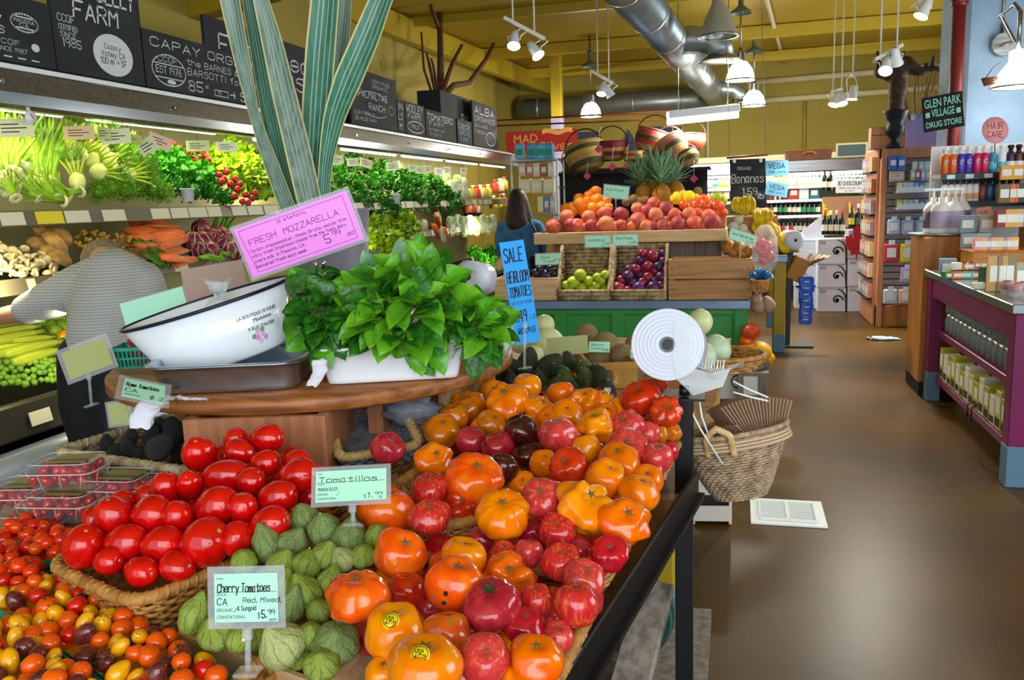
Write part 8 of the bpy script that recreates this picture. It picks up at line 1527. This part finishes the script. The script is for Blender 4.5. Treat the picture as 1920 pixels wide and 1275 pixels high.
# packet rack behind the woman
p = P(1005, 430, Y=10.6); t = thing('packet_rack', 'white wire rack of packets beside the far end of case', 'rack', (p.x, 10.6, 0)); zt = P(1005, 300, Y=10.6).z
for sx in (-1, 1):
    for sy in (0, .4): MB().tube([(sx*.3, sy, 0), (sx*.3, sy, zt)], .012, 8).obj('post', m_white, t)
for z in (zt, zt-.35, zt-.7, zt-1.05): MB().box((0, .2, z), (.62, .42, .02)).obj('shelf', m_steel, t)
for i, (px, c_) in enumerate(((975, '#7fb4d8'), (998, '#5fa0d0'), (1015, '#6fb0dc'), (1030, '#5a9ac8'))): t = thing('snack_bag', 'light blue snack bag on top of the rack, %s from left' % ORD[i], 'bag', P(px, 299, Y=10.55), 0, 'blue snack bags'); MB().box((0, 0, .1), (.13, .06, .2), b=.02).obj('bag', mat('snack_'+c_[1:], c_, .3), t); MB().box((0, -.031, .09), (.09, .002, .08)).obj('print', m_green, t)
packs('small packet on the rack, upper shelf', 975, 1042, 331, 306, 10.55, 5, ['#d8b0a8', '#c87a6a', '#e0c8b8', '#a85a4a', '#d8d0c0']); packs('cream packet on the rack, middle shelf', 975, 1042, 362, 336, 10.55, 3, ['#e8dcb0', '#e0d0a0']); packs('mixed packet on the rack, lower shelf', 1010, 1044, 398, 368, 10.55, 3, ['#e8dcb0', '#6f8ab8', '#c8c0b8'])
# driftwood branches standing behind the chalkboards
m_bark = mat('bark', '#5f3a26', .85, noise_=(12, '#3f2618', .4, .7), bump=(30, .6)); rt = P(835, 190, X=-3.75); t = thing('branch_display', 'bare brown branches rising behind the chalkboards', 'branches', rt)
BR = [[(826, 190), (826, 100), (823, -40)], [(834, 178), (850, 160), (880, 155), (912, 110), (934, 65)], [(830, 170), (848, 120), (866, 85)], [(818, 180), (805, 120), (800, 100)], [(822, 50), (808, 15), (805, -30)], [(812, 180), (795, 130), (790, 60)], [(820, 170), (812, 120), (808, 110)]]
for i, b_ in enumerate(BR): q = [P(x, y, X=-3.75+.05*(i % 3))-rt for x, y in b_]; w_ = (.055, .045, .035, .025, .03, .02, .02)[i]; MB().tube(q, [w_*lerp(1, .6, k/(len(q)-1)) for k in range(len(q))], 8).obj('branch', m_bark, t)
t['label'] = 'bare brown branches rising behind the chalkboards'

# RIGHT SIDE: COUNTER, SHELVES, HAIR CARE
m_purp = mat('purple_paint', '#7a1450', .4, noise_=(2, '#6a1046', .4, .7)); m_ow = mat('orange_wood', '#c07a28', .45, wood=((30, 30, 3), '#a06018')); m_peachw = mat('peach_wood', '#c98a62', .55, wood=((30, 30, 3), '#b5744a'))
CXL = 1.36; YN, YFr = 4.66, 6.66; ctz = P(1886, 561, X=CXL).z
cw = 1.25
t = thing('purple_counter', 'purple painted counter with steel top and blue feet at the right', 'counter', (CXL+cw/2, (YN+YFr)/2, 0)); L_ = YFr-YN
MB().box((0, 0, ctz-.025), (cw+.06, L_+.06, .05), b=.005).obj('steel_top', mat('counter_steel', '#a8b0b4', .18, .9), t)
for sx in (-1, 1):
    for sy in (-1, 1): l = MB().box((sx*(cw/2-.04), sy*(L_/2-.05), ctz/2+.05), (.09, .1, ctz-.2), b=.005).obj('leg', m_purp, t); MB().box((sx*(cw/2-.04), sy*(L_/2-.05), .11), (.095, .106, .22), b=.005).obj('foot', m_bluefoot, l)
MB().box((-cw/2+.02, 0, ctz-.12), (.03, L_-.1, .14)).obj('apron', m_purp, t); MB().box((0, -L_/2+.02, ctz-.12), (cw-.1, .03, .14)).obj('apron', m_purp, t)
s1z = P(1868, 705, X=CXL).z; s2z = P(1862, 820, X=CXL).z
for z in (s1z, s2z): MB().box((-.1, 0, z-.025), (cw-.3, L_-.1, .05), b=.004).obj('shelf', m_purp, t)
MB().box((.05, 0, .5), (.03, L_-.1, .8)).obj('divider', mat('dark_purple', '#3a0a2c', .5), t); MB().box((0, -L_/2+.06, .52), (cw-.2, .03, .75)).obj('end_panel', m_purp, t)
# glass jars on the upper shelf
m_jar = mat('jar_glass', '#aebcbc', .06, alpha=.22, spec=.9); m_lidj = mat('jar_lid', '#b9bcb8', .3, .8); jm = MB().lathe([(.01, 0), (.042, 0), (.045, .006), (.045, .085), (.036, .1), (.034, .112), (.032, .112), (.034, .098), (.042, .083), (.042, .01), (.01, .006)], 18).mesh('jar'); jl = MB().lathe([(.037, .105), (.037, .125), (.001, .126)], 16).mesh('lid')
k = 0
for row in range(2):
    for i in range(15):
        y_ = lerp(YN+.2, YFr-.2, i/14)
        for st in range(2 if row == 0 else 1):
            o = mobj('glass_jar', jm, m_jar); o.location = (CXL+.12+.11*row, y_+.05*row, s1z+.001+.128*st); tag(o, 'empty glass jar with metal lid on counter shelf, %s from aisle end, %s' % (ORD[i], ('lower front', 'upper front')[st] if row == 0 else 'back row'), 'jar', 'glass jars under the counter'); mobj('lid', jl, m_lidj, o); k += 1
# tea boxes on the lower shelf
tc2 = ['#d8d0b0', '#b8b020', '#c8bc60', '#e0dcc8', '#a8a828']
for row in range(2):
    for i in range(15):
        y_ = lerp(YN+.2, YFr-.22, i/14); h_ = .17+.05*((i*7+row*3) % 3)/2
        t = thing('tea_box', '%s tea box on low counter shelf, %s from near end, %s row' % ('yellow-green' if i % 5 in (1, 4) else 'cream', ORD[i], ('front', 'rear')[row]), 'box', (CXL+.11+.13*row, y_, s2z+.001), 0, 'boxes on the low counter shelf'); c_ = tc2[i % 5]
        MB().box((0, 0, h_/2), (.1, .1, h_), b=.003).obj('carton', mat('tea_'+c_[1:], c_, .5, noise_=(9, '#4a4a3a', .62, .68)), t); MB().box((-.051, 0, h_*.62), (.002, .07, h_*.4)).obj('label', m_paper, t); MB().box((-.051, 0, h_*.2), (.002, .08, h_*.22)).obj('print_band', mat('tea_band', '#3a3a34', .6), t)
t = thing('wire_clip', 'black wire shelf clip on the counter shelf edge', 'clip', (CXL-.03, 5.25, s2z)); MB().tube([(0, 0, 0), (0, 0, .08), (.03, 0, .1)], .004, 6).obj('wire', m_black, t); MB().tube([(0, .09, 0), (0, .09, .08), (.03, .09, .1)], .004, 6).obj('wire', m_black, t)
# orange wooden cabinet behind the counter
ox0, ox1 = 1.33, 1.62; oz = P(1730, 443, Y=6.85).z
t = thing('wood_cabinet', 'tall orange wooden cabinet at the far end of purple counter', 'cabinet', ((ox0+ox1)/2, 6.98, 0))
MB().box((0, 0, oz/2+.05), (ox1-ox0, .5, oz-.1), b=.006).obj('body', m_ow, t); MB().box((0, 0, .06), (ox1-ox0-.01, .49, .12)).obj('plinth', m_dark, t)
for s_ in (-1, 1): MB().box((s_*((ox1-ox0)/2-.02), -.255, oz/2+.05), (.045, .012, oz-.12), b=.003).obj('stile', m_ow, t)
MB().box((.06, -.256, oz-.25), (.1, .012, .14)).obj('door_panel', m_ow, t)
# pump bottles on top of it
m_lot = mat('lotion_white', '#e6e4e0', .3); lo = MB().lathe([(.01, 0), (.05, 0), (.053, .01), (.053, .14), (.03, .18), (.016, .185), (.016, .21), (.01, .21)], 20).mesh('pump_bottle'); pu = MB().cyl((0, 0, .2), (0, 0, .25), .007, n=8).box((-.02, 0, .255), (.06, .014, .014)).mesh('pump'); pl_ = MB().lathe([(.0537, .03), (.0537, .13)], 20).mesh('label')
for i, (px, Y) in enumerate(((1748, 6.9), (1762, 6.82), (1775, 6.95), (1788, 6.85), (1800, 6.95), (1770, 7.05))):
    o = mobj('pump_bottle', lo, m_lot); o.location = (P(px, 430, Y=Y).x, Y, oz+.02); o.scale = (1.25,)*3; tag(o, 'white lotion pump bottle on the round tray, %s from left' % ORD[i], 'bottle', 'lotion bottles on the cabinet'); mobj('pump', pu, m_white, o); mobj('label', pl_, mat('lilac_label', '#b8a8c8', .5) if i % 2 else mat('purple_label', '#6a5080', .5, noise_=(14, '#d8d0c0', .5, .6)), o)
t = thing('round_tray', 'round grey tray under the lotion bottles', 'tray', (P(1775, 432, Y=6.9).x, 6.93, oz+.001)); MB().lathe([(.01, 0), (.24, 0), (.26, .02), (.25, .02), (.01, .014)], 32, sy=.8).obj('tray', m_duct, t)
# hair care shelving
YH = 7.0; hx0 = P(1762, 330, Y=YH).x; hx1 = hx0+1.3; hz1 = P(1800, 326, Y=YH).z; hz2 = P(1800, 378, Y=YH).z
t = thing('hair_care_shelf', 'dark metal shelving with hair care bottles in front of the pillar', 'shelf', ((hx0+hx1)/2, YH, 0)); hw = hx1-hx0
MB().box((0, .32, hz1/2+.12), (hw, .03, hz1+.2)).obj('back', m_white, t)
for z in (hz1, hz2, hz2-.35, hz2-.7): s_ = MB().box((0, .15, z-.015), (hw, .34, .03)).obj('shelf', m_black, t); MB().box((0, -.025, z-.02), (hw, .012, .045)).obj('shelf_edge', m_black, s_)
for k in range(10): MB().box((-hw/2+.07+k*.125, -.033, hz1-.02), (.055, .004, .03)).obj('price_tag', mat('pale_blue_tag', '#b8dce8', .5), t)
hb_ = MB().lathe([(.01, 0), (.028, 0), (.03, .006), (.03, .13), (.022, .148), (.014, .152), (.01, .152)], 18).mesh('shampoo_bottle'); hc_ = MB().lathe([(.016, .15), (.016, .175), (.024, .18), (.02, .2), (.001, .2)], 14).mesh('cap')
HB = [(1771, '#d8641a', 'S', 0), (1786, '#d8641a', 'C', 0), (1801, '#4a3aa8', 'S', 0), (1815, '#4a3aa8', 'C', 0), (1831, '#c81a5a', 'S', 0), (1845, '#c81a5a', 'C', 0), (1860, '#2a8ab8', '', 0), (1877, '#dfe8ea', '', 0), (1893, '#3a2048', '', 1), (1908, '#5a3020', '', 1), (1923, '#3a2060', '', 1)]
for i, (px, c_, L, dk) in enumerate(HB):
    p = P(px, 320, Y=YH+.06); o = mobj('shampoo_bottle', hb_, mat('shampoo_'+c_[1:], c_, .35)); o.location = (p.x, YH+.06, hz1+.001); k = .98; o.scale = (k*1.0, k, k); tag(o, 'hair care bottle on the top shelf, %s from left' % ORD[i], 'bottle', 'hair care bottles, top shelf'); mobj('cap', hc_, m_black if dk else m_white, o)
    if L: lt = MB(); pen(lt, L, 0, 0, .03, .006, z=0); ob = MB().add([V((x-.01, -.0305, y+.075)) for x, y, z in lt.v], lt.f).obj('lettering', m_white, o)
    else: MB().lathe([(.0305, .03), (.0305, .08)], 18).obj('label', mat('aqua_label', '#5ac0d0', .5) if not dk else m_paper, o)
for i in range(6):
    px = 1770+i*11.5; p = P(px, 375, Y=YH+.05); o = mobj('serum_bottle', hb_, m_lot); o.location = (p.x, YH+.05, hz2+.001); o.scale = (.82, .82, .85); tag(o, 'small white bottle with dark cap on second shelf, %s from left' % ORD[i], 'bottle', 'small bottles, second shelf'); mobj('cap', hc_, m_navy, o); MB().lathe([(.0306, .02), (.0306, .07)], 14).obj('label', mat('amber_label', '#d8a05a', .5), o)
for i in range(6):
    px = 1840+i*13; p = P(px, 375, Y=YH+.06); c_ = ('#7a3a2a', '#1a4a7a', '#16365a', '#2f7aa8', '#4a2a60', '#a85a2a')[i]; o = mobj('hair_gel', hb_, mat('gel_'+c_[1:], c_, .3)); o.location = (p.x, YH+.06, hz2+.001); o.scale = (1, 1, .8); tag(o, 'dark hair gel bottle on second shelf, %s from left' % ORD[i], 'bottle', 'dark bottles, second shelf'); mobj('cap', hc_, m_black, o)
# hair care disc sign
p = P(1866, 244, D=5.95); t = thing('hair_care_sign', 'round pink sign reading Hair Care on a clip', 'sign', M=frame(p, RT, UP)); r = 25*5.95/F
MB().lathe([(.001, .001), (r, .001), (r, -.001), (.001, -.001)], 40).obj('disc', mat('salmon_card', '#e89a9a', .6), t); lt = MB(); pen(lt, 'HAIR', 0, .008, r*.48, r*.05, r*1.25, z=.0016, align='c', slant=.02); pen(lt, 'CARE', 0, -r*.55, r*.45, r*.05, r*1.25, z=.0016, align='c', slant=.02); lt.v = [(x, y, z) for x, y, z in lt.v]; xs = [v[0] for v in lt.v]; sh_ = (max(xs)+min(xs))/2; lt.v = [(x-sh_, y, z) for x, y, z in lt.v]; lt.obj('lettering', mat('maroon_ink', '#6a2a3a', .6), t); MB().tube([V((0, -r, -.004)), V((0, -r-.14, -.004))], .004, 6).obj('clip_stem', m_steel, t)
# drug store sign
a = P(1735, 184, D=6.6); b = P(1813, 169, D=6.45); c = P(1732, 249, D=6.6); t = thing('store_sign', 'black sign reading Glen Park Village Drug Store on the red pipe', 'sign', M=frame(c, b-a, a-c)); W, H = (b-a).length, (a-c).length
MB().box((W/2, H/2, 0), (W, H, .014), b=.004).obj('panel', mat('sign_black', '#0c1416', .4), t); m_sg = mat('sign_mint', '#8fd8cc', .5)
for tx, v, sz, f in (('GLEN PARK', .68, .26, .88), ('VILLAGE', .40, .24, .56), ('DRUG STORE', .10, .18, .86)):
    me = ftext(tx, sz*H*1.3, f*W, bold=.0012)
    for q in me.vertices: q.co = (q.co.x+W/2, q.co.y+v*H, q.co.z+.0076)
    mobj('lettering', me, m_sg, t)
MB().tube([V((W*.55, H*.5, -.005)), V((W*.62, H*.5, -.5))], .012, 8).obj('bracket', m_black, t)
for s_ in (.13, .87): MB().box((s_*W, .47*H, .008), (.03, .04, .002)).obj('bear_mark', m_sg, t)
# soaps, candles and boxes on the counter
def stepbox(label, x, y, z, w_, d_, h_, m=m_ow): t = thing('wood_riser', label, 'display', (x, y, z)); MB().box((0, 0, h_/2), (w_, d_, h_), b=.004).obj('block', m, t); MB().box((0, 0, h_+.004), (w_+.02, d_+.02, .008)).obj('top_board', m, t); return z+h_+.009
soap = ['#e09a8a', '#d8c48a', '#c8a8b8', '#e8b060', '#9aa8a0', '#e0d0b0', '#b88a9a', '#d07a5a', '#8a90b0']; SN = ['pink', 'straw', 'mauve', 'amber', 'grey-green', 'cream', 'plum', 'terracotta', 'slate blue']
def row(desc, px0, px1, py, Y, n, w_, d_, h_, z, cols=None, name='soap_box', off=0, group=None):
    for i in range(n):
        px = lerp(px0, px1, i/max(n-1, 1)); p = P(px, py, Y=Y); ci = (i*3+off) % 9; c_ = cols[i % len(cols)] if cols else soap[ci]
        t = thing(name, (SN[ci]+' ' if not cols else '')+desc+', %s from left' % ORD[i], 'box', (p.x, Y, z), RN.uniform(-8, 8), group or desc); MB().box((0, 0, h_/2), (w_, d_, h_), b=.003).obj('carton', mat('soap_'+c_[1:], c_, .5), t); MB().box((0, -d_/2-.001, h_*.5), (w_*.7, .002, h_*.45)).obj('label', m_paper, t)
T0 = ctz+.001
z1_ = stepbox('low wooden riser at the back of the counter', CXL+.45, 6.3, T0, .6, .3, P(1850, 467, Y=6.3).z-T0-.01)
row('soap box in the row on the counter riser', 1832, 1900, 462, 6.2, 8, .05, .05, .085, z1_)
row('amber glass holder under the soap row', 1834, 1905, 470, 6.0, 7, .04, .04, .045, T0+.06, ['#b8762a'], 'amber_holder'); stepbox('narrow riser under the amber holders', CXL+.42, 6.0, T0, .5, .1, .05)
z2_ = stepbox('tall wooden riser at the right rear of counter', CXL+.8, 6.45, T0, .5, .35, P(1890, 425, Y=6.45).z-T0-.01)
row('tea tin on the tall riser', 1876, 1925, 420, 6.4, 4, .075, .07, .12, z2_, ['#8a2a2a', '#d8a03a', '#c8b080', '#7a4a8a'], 'tea_tin'); z3_ = stepbox('upper step of the tall riser', CXL+.86, 6.65, z2_, .45, .2, .15)
row('upper tin on the stepped riser', 1880, 1925, 385, 6.62, 4, .075, .07, .13, z3_, ['#7a5a2a', '#d8682a', '#3a2a20', '#e0b050'], 'tea_tin'); z4_ = stepbox('top step of the tall riser', CXL+.9, 6.82, z3_, .42, .15, .15, mat('honey_wood', '#d89a30', .4, wood=((3, 30, 30), '#c07f1c'))); row('top tin on the stepped riser', 1885, 1925, 350, 6.8, 3, .08, .07, .1, z4_, ['#e0a028', '#d89020', '#c87a1a'], 'tea_tin')
row('boxed soap in the front stack, lower layer', 1782, 1850, 500, 5.95, 6, .09, .07, .05, T0, ['#3a7a4a', '#e06a2a', '#6ab0a0', '#b07a4a', '#e07a70', '#7a3a2a'], 'soap_carton'); row('boxed soap in the front stack, upper layer', 1800, 1846, 482, 6.02, 4, .09, .07, .045, T0+.052, ['#e8e0d0', '#e0682a', '#c8a0d0', '#b8a8c8'], 'soap_carton')
row('slate blue gift box at the left end of counter', 1778, 1790, 480, 6.2, 1, .1, .08, .11, T0, ['#7a90a8'], 'gift_box'); row('dark green tin on the counter front', 1855, 1856, 498, 5.55, 1, .085, .085, .11, T0, ['#1a4a30'], 'green_tin'); row('white soap bar on the counter front', 1842, 1862, 520, 5.35, 2, .1, .06, .035, T0, ['#e6e6dc', '#8a78b8'], 'soap_bar')
row('tan booklet standing on the counter', 1868, 1886, 520, 5.2, 2, .1, .02, .2, T0, ['#c8a060', '#8a7a50'], 'booklet'); row('narrow grey carton by the candles', 1893, 1912, 500, 5.3, 2, .06, .05, .15, T0, ['#9a9088', '#a8a090'], 'slim_carton')
m_cand = mat('red_wax', '#c81a2a', .3)
for i, (px, Y) in enumerate(((1888, 5.05), (1904, 4.95), (1920, 5.0))): t = thing('candle_glass', 'red candle in a clear glass at counter corner, %s from left' % ORD[i], 'candle', (P(px, 540, Y=Y).x, Y, T0), 0, 'red candles'); MB().lathe([(.01, 0), (.03, 0), (.042, .075), (.039, .075), (.028, .006), (.01, .005)], 20).obj('glass', m_clear, t); MB().ball((0, 0, .05), (.033, .033, .028), 14, 9, lambda p, th, ph: p*(1+.15*math.sin(5*ph)*math.sin(th))).obj('wax', m_cand, t)
card('tan handwritten card standing among the counter boxes', (1848, 388), (1876, 384), (1836, 435), 5.9, [('ZUM', .2, .7, .16, .6, .1), ('SOAP', .2, .42, .18, .6, .12), ('3.99', .25, .15, .14, .5, .1)], mat('rust_card', '#a8664a', .6), sleeve=False, name='tan_sign')
row('grey carton behind the tan card', 1818, 1842, 420, 6.5, 2, .1, .07, .1, z1_, ['#8a9aa4', '#9aa8b0'], 'grey_carton'); row('slate carton stacked behind the tan card', 1815, 1850, 395, 6.55, 2, .1, .07, .12, z1_+.102, ['#7a8a98', '#a0a098'], 'grey_carton')
# slatwall gondola
YG = 10.2; gx0, gx1 = P(1648, 400, Y=YG).x, P(1790, 400, Y=YG).x; gt = P(1700, 277, Y=YG).z; gw = gx1-gx0; m_slat = mat('slatwall_grey', '#b5a8a4', .6)
t = thing('gondola', 'wood-framed slatwall display unit of small health products', 'shelf', ((gx0+gx1)/2, YG, 0)); zb = P(1690, 572, Y=YG).z
MB().box((0, .1, zb/2), (gw, .3, zb), b=.006).obj('plinth', m_ow, t); hd = P(1700, 297, Y=YG).z
MB().box((0, 0, (hd+gt)/2), (gw, .12, gt-hd), b=.006).obj('header', m_peachw, t)
for s_ in (-1, 1): MB().box((s_*(gw/2-.03), 0, gt/2), (.06, .14, gt), b=.006).obj('post', m_peachw, t)
n = 22
for k in range(n): z = lerp(zb, hd, (k+.5)/n); MB().box((0, .04, z), (gw-.1, .03, (hd-zb)/n-.012)).obj('slat', m_slat, t)
MB().box((0, .07, (zb+hd)/2), (gw-.1, .02, hd-zb)).obj('slat_back', mat('slat_groove', '#6a605c', .8), t)
MB().box((-gw/2+.0, .55, gt/2), (.05, 1.0, gt), b=.006).obj('side_panel', m_peachw, t)
for k in range(7): z = lerp(.3, gt-.25, k/6); MB().box((-gw/2-.05, .5, z), (.08, .8, .015)).obj('side_shelf', m_dark, t)
k = 0
for j in range(7):
    for i in range(6):
        z = lerp(.3, gt-.25, j/6); c_ = soap[(i*2+j*5) % 9]; q = thing('side_packet', '%s packet on the gondola side, %s shelf, %s along' % (SN[(i*2+j*5) % 9], ['bottom', 'sixth', 'fifth', 'fourth', 'third', 'second', 'top'][j], ORD[i]), 'box', ((gx0+gx1)/2-gw/2-.05, YG+.15+i*.13, z+.009), 0, 'packets on the gondola side'); MB().box((0, 0, .08), (.05, .09, .16), b=.003).obj('carton', mat('soap_'+c_[1:], c_, .5), q); MB().box((-.026, 0, .09), (.002, .06, .07)).obj('label', m_paper, q)
def hang(desc, x0, x1, y0, y1, cols, name='hang_pack', band=None):
    n = len(cols)
    for i, c_ in enumerate(cols):
        a = lerp(x0, x1, i/n); b = lerp(x0, x1, (i+1)/n); p = P((a+b)/2, y1, Y=YG-.12); h_ = P((a+b)/2, y0, Y=YG-.12).z-p.z; w_ = (b-a)*dep(p)/F*.86; t = thing(name, desc+', %s from left' % ORD[i], 'packet', p, 0, desc)
        MB().box((0, 0, h_*.4), (w_, .05, h_*.8), b=.015).obj('pouch', mat('hang_'+c_[1:], c_, .3), t); MB().box((0, -.026, h_*.42), (w_*.6, .003, h_*.4)).obj('label', m_paper, t); MB().box((0, -.02, h_*.86), (w_*.4, .004, h_*.2)).obj('header_tab', m_white, t); MB().tube([(0, -.05, h_*.92), (0, .14, h_*.94)], .004, 6).obj('peg', m_steel, t)
hang('pale blue cotton packet on peg row one', 1662, 1740, 404, 440, ['#a8c0dc', '#b0bcd8', '#a0b8d8']); hang('bright snack packet on peg row two', 1655, 1746, 448, 492, ['#c83048', '#e8d020', '#d04060']); hang('lilac packet on peg row three', 1686, 1740, 494, 530, ['#c8a8d8', '#90c0dc']); hang('white packet on lowest peg row', 1654, 1740, 535, 570, ['#c8d4e0', '#e8b8a0', '#c0a8d8'])
def wtray(desc, x0, x1, yb, yt, n, cols):
    a, b = P(x0, yb, Y=YG-.15), P(x1, yb, Y=YG-.15); t = thing('product_tray', 'white tray of '+desc, 'tray', ((a.x+b.x)/2, YG-.12, a.z)); MB().box((0, 0, .01), (b.x-a.x, .2, .02)).obj('base', m_white, t); MB().box((0, -.1, .03), (b.x-a.x, .01, .06)).obj('front', m_white, t)
    packs(desc, x0, x1, yb-3, yt, YG-.13, n, cols, 'small_box')
wtray('small boxes on the upper gondola tray', 1680, 1742, 362, 342, 6, ['#e0c8b0', '#d8e0e8', '#c8d8e8', '#8ab0e0', '#4a8ad0', '#d8d8a0']); wtray('small boxes on the lower gondola tray', 1680, 1742, 393, 374, 6, ['#b8c860', '#d0d060', '#a8c0e0', '#b8d0e8', '#8a6aa8', '#6ab8a0'])
packs('blue carton on top row of the gondola', 1665, 1697, 318, 293, YG-.1, 2, ['#2a5ac8', '#2f66d0']); packs('tan box under the blue cartons', 1666, 1695, 340, 321, YG-.1, 1, ['#c0b0a0'], txt=['ZUMA']); packs('clear jar pack on top row right', 1708, 1765, 322, 303, YG-.1, 5, ['#c8d0c8', '#b8c8c0', '#d8dcd8']); packs('small pink and green box on second row', 1705, 1742, 338, 318, YG-.16, 4, ['#a8c880', '#c04a9a', '#8ac0e0', '#d8a8b8'])
for (x0, x1, yb) in ((1665, 1697, 318), (1666, 1765, 340), (1700, 1765, 322)): a, b = P(x0, yb, Y=YG-.1), P(x1, yb, Y=YG-.1); q = thing('glass_ledge', 'clear ledge under the gondola products at height %s' % {318: 'of blue cartons', 340: 'of the tan box', 322: 'of the jar packs'}[yb], 'shelf', ((a.x+b.x)/2, YG-.08, a.z-.006)); MB().box((0, 0, 0), (b.x-a.x, .2, .008)).obj('pane', m_clear, q); MB().box((0, .09, -.03), (.03, .02, .06)).obj('bracket', m_steel, q)
# things on top of the gondola
t = thing('lavender_panel', 'flat lavender board standing on top of the gondola', 'board', P(1722, 272, Y=YG+.15)); a = P(1686, 272, Y=YG+.15); b = P(1764, 272, Y=YG+.15); MB().box((0, 0, .13), (b.x-a.x, .03, .3), b=.004).obj('board', mat('lavender_paint', '#a89ad8', .6), t); MB().box((0, .06, .03), (.3, .1, .02)).obj('easel', m_weath, t); t.location.z = gt+.02
p = P(1655, 274, Y=YG+.1); t = thing('brown_boxes', 'reddish brown wooden box on top of the gondola', 'box', (p.x+.05, YG+.15, gt+.001)); MB().box((0, 0, .12), (.36, .2, .24), b=.006).obj('lower_box', m_peachw, t); MB().box((0, -.101, .15), (.34, .004, .006)).obj('lid_gap', m_dark, t)
p = P(1677, 270, Y=YG-.02); t = thing('iron_urn', 'black iron urn on top of the gondola', 'urn', (p.x, YG-.02, gt+.001)); h_ = P(1677, 208, Y=YG).z-gt; k = h_/.4
MB().lathe([(r*k, z*k) for r, z in ((.01, 0), (.08, 0), (.085, .03), (.035, .06), (.035, .1), (.09, .16), (.1, .22), (.075, .26), (.1, .31), (.125, .38), (.13, .4), (.11, .4), (.08, .3), (.01, .28))], 28).obj('bowl', mat('black_iron', '#1a2028', .5, .4), t)
rt = P(1677, 215, Y=YG-.02); t = thing('driftwood_figure', 'twisted dark driftwood figure rising out of the urn', 'sculpture', rt)
m_drift = mat('driftwood', '#3f2c22', .8, noise_=(14, '#6a4f3c', .5, .7), bump=(30, .8)); Qd = lambda x, y, d=0: P(x, y, Y=YG-.02+d)-rt
tr = fuse('trunk', [([Qd(1677, 222), Qd(1680, 190), Qd(1684, 160), Qd(1682, 135), Qd(1665, 138), Qd(1650, 135), Qd(1648, 122)], [.075, .08, .1, .11, .08, .07, .04]), ([Qd(1684, 130), Qd(1700, 120), Qd(1712, 128), Qd(1725, 135), Qd(1742, 130), Qd(1756, 128)], [.09, .085, .07, .05, .035, .03]), ([Qd(1680, 125), Qd(1672, 108), Qd(1678, 92)], [.07, .05, .02])], m_drift, t, .02, 3)
for a, b in (((1748, 130), (1751, 105)), ((1737, 130), (1736, 118)), ((1690, 112), (1696, 96)), ((1648, 125), (1645, 96)), ((1755, 128), (1762, 133))): MB().tube([Qd(*a), Qd(*b)], [.03, .015], 7).obj('twig', m_drift, t)
o = P(1722, 232, Y=YG+.3); t = thing('twig_bundle', 'fan of thin twigs standing behind the drug store sign', 'twigs', o); rn = random.Random(6); m_tw = mat('twig_tan', '#8a6a48', .8)
for k in range(22): x = rn.uniform(-.15, .15); MB().tube([(x*.6, 0, 0), (x*1.2, 0, .3), (x*1.9+rn.uniform(-.05, .05), rn.uniform(-.05, .05), rn.uniform(.5, .66))], .006, 5).obj('twig', m_tw, t)
MB().lathe([(.01, -.08), (.07, -.08), (.09, .1), (.08, .1), (.01, -.06)], 18).obj('jar', m_conc, t)
o = P(1860, 160, Y=7.4); t = thing('hanging_nest', 'small brown wicker nest hanging beside the gooseneck lamp', 'basket', o); weave(t, oval(.07, .05, 36), .05, .7, 5, .008, mat('reddish_wicker', '#7a4a30', .7), str_=.004); MB().tube([(-.05, 0, .05), (0, 0, .13), (.06, .02, .17)], .004, 6).obj('hanger', m_hand, t)
p = P(1655, 637, Z=0); t = thing('floor_scraps', 'crumpled blue-white wrapper lying on the aisle floor', 'wrapper', (p.x, p.y, .012)); MB().ball((0, 0, 0), (.14, .07, .02), 20, 10, lambda q, th, ph: q*(1+.6*noise.noise(q*2.7))).obj('film', mat('wrapper_film', '#b8d0e0', .3), t)
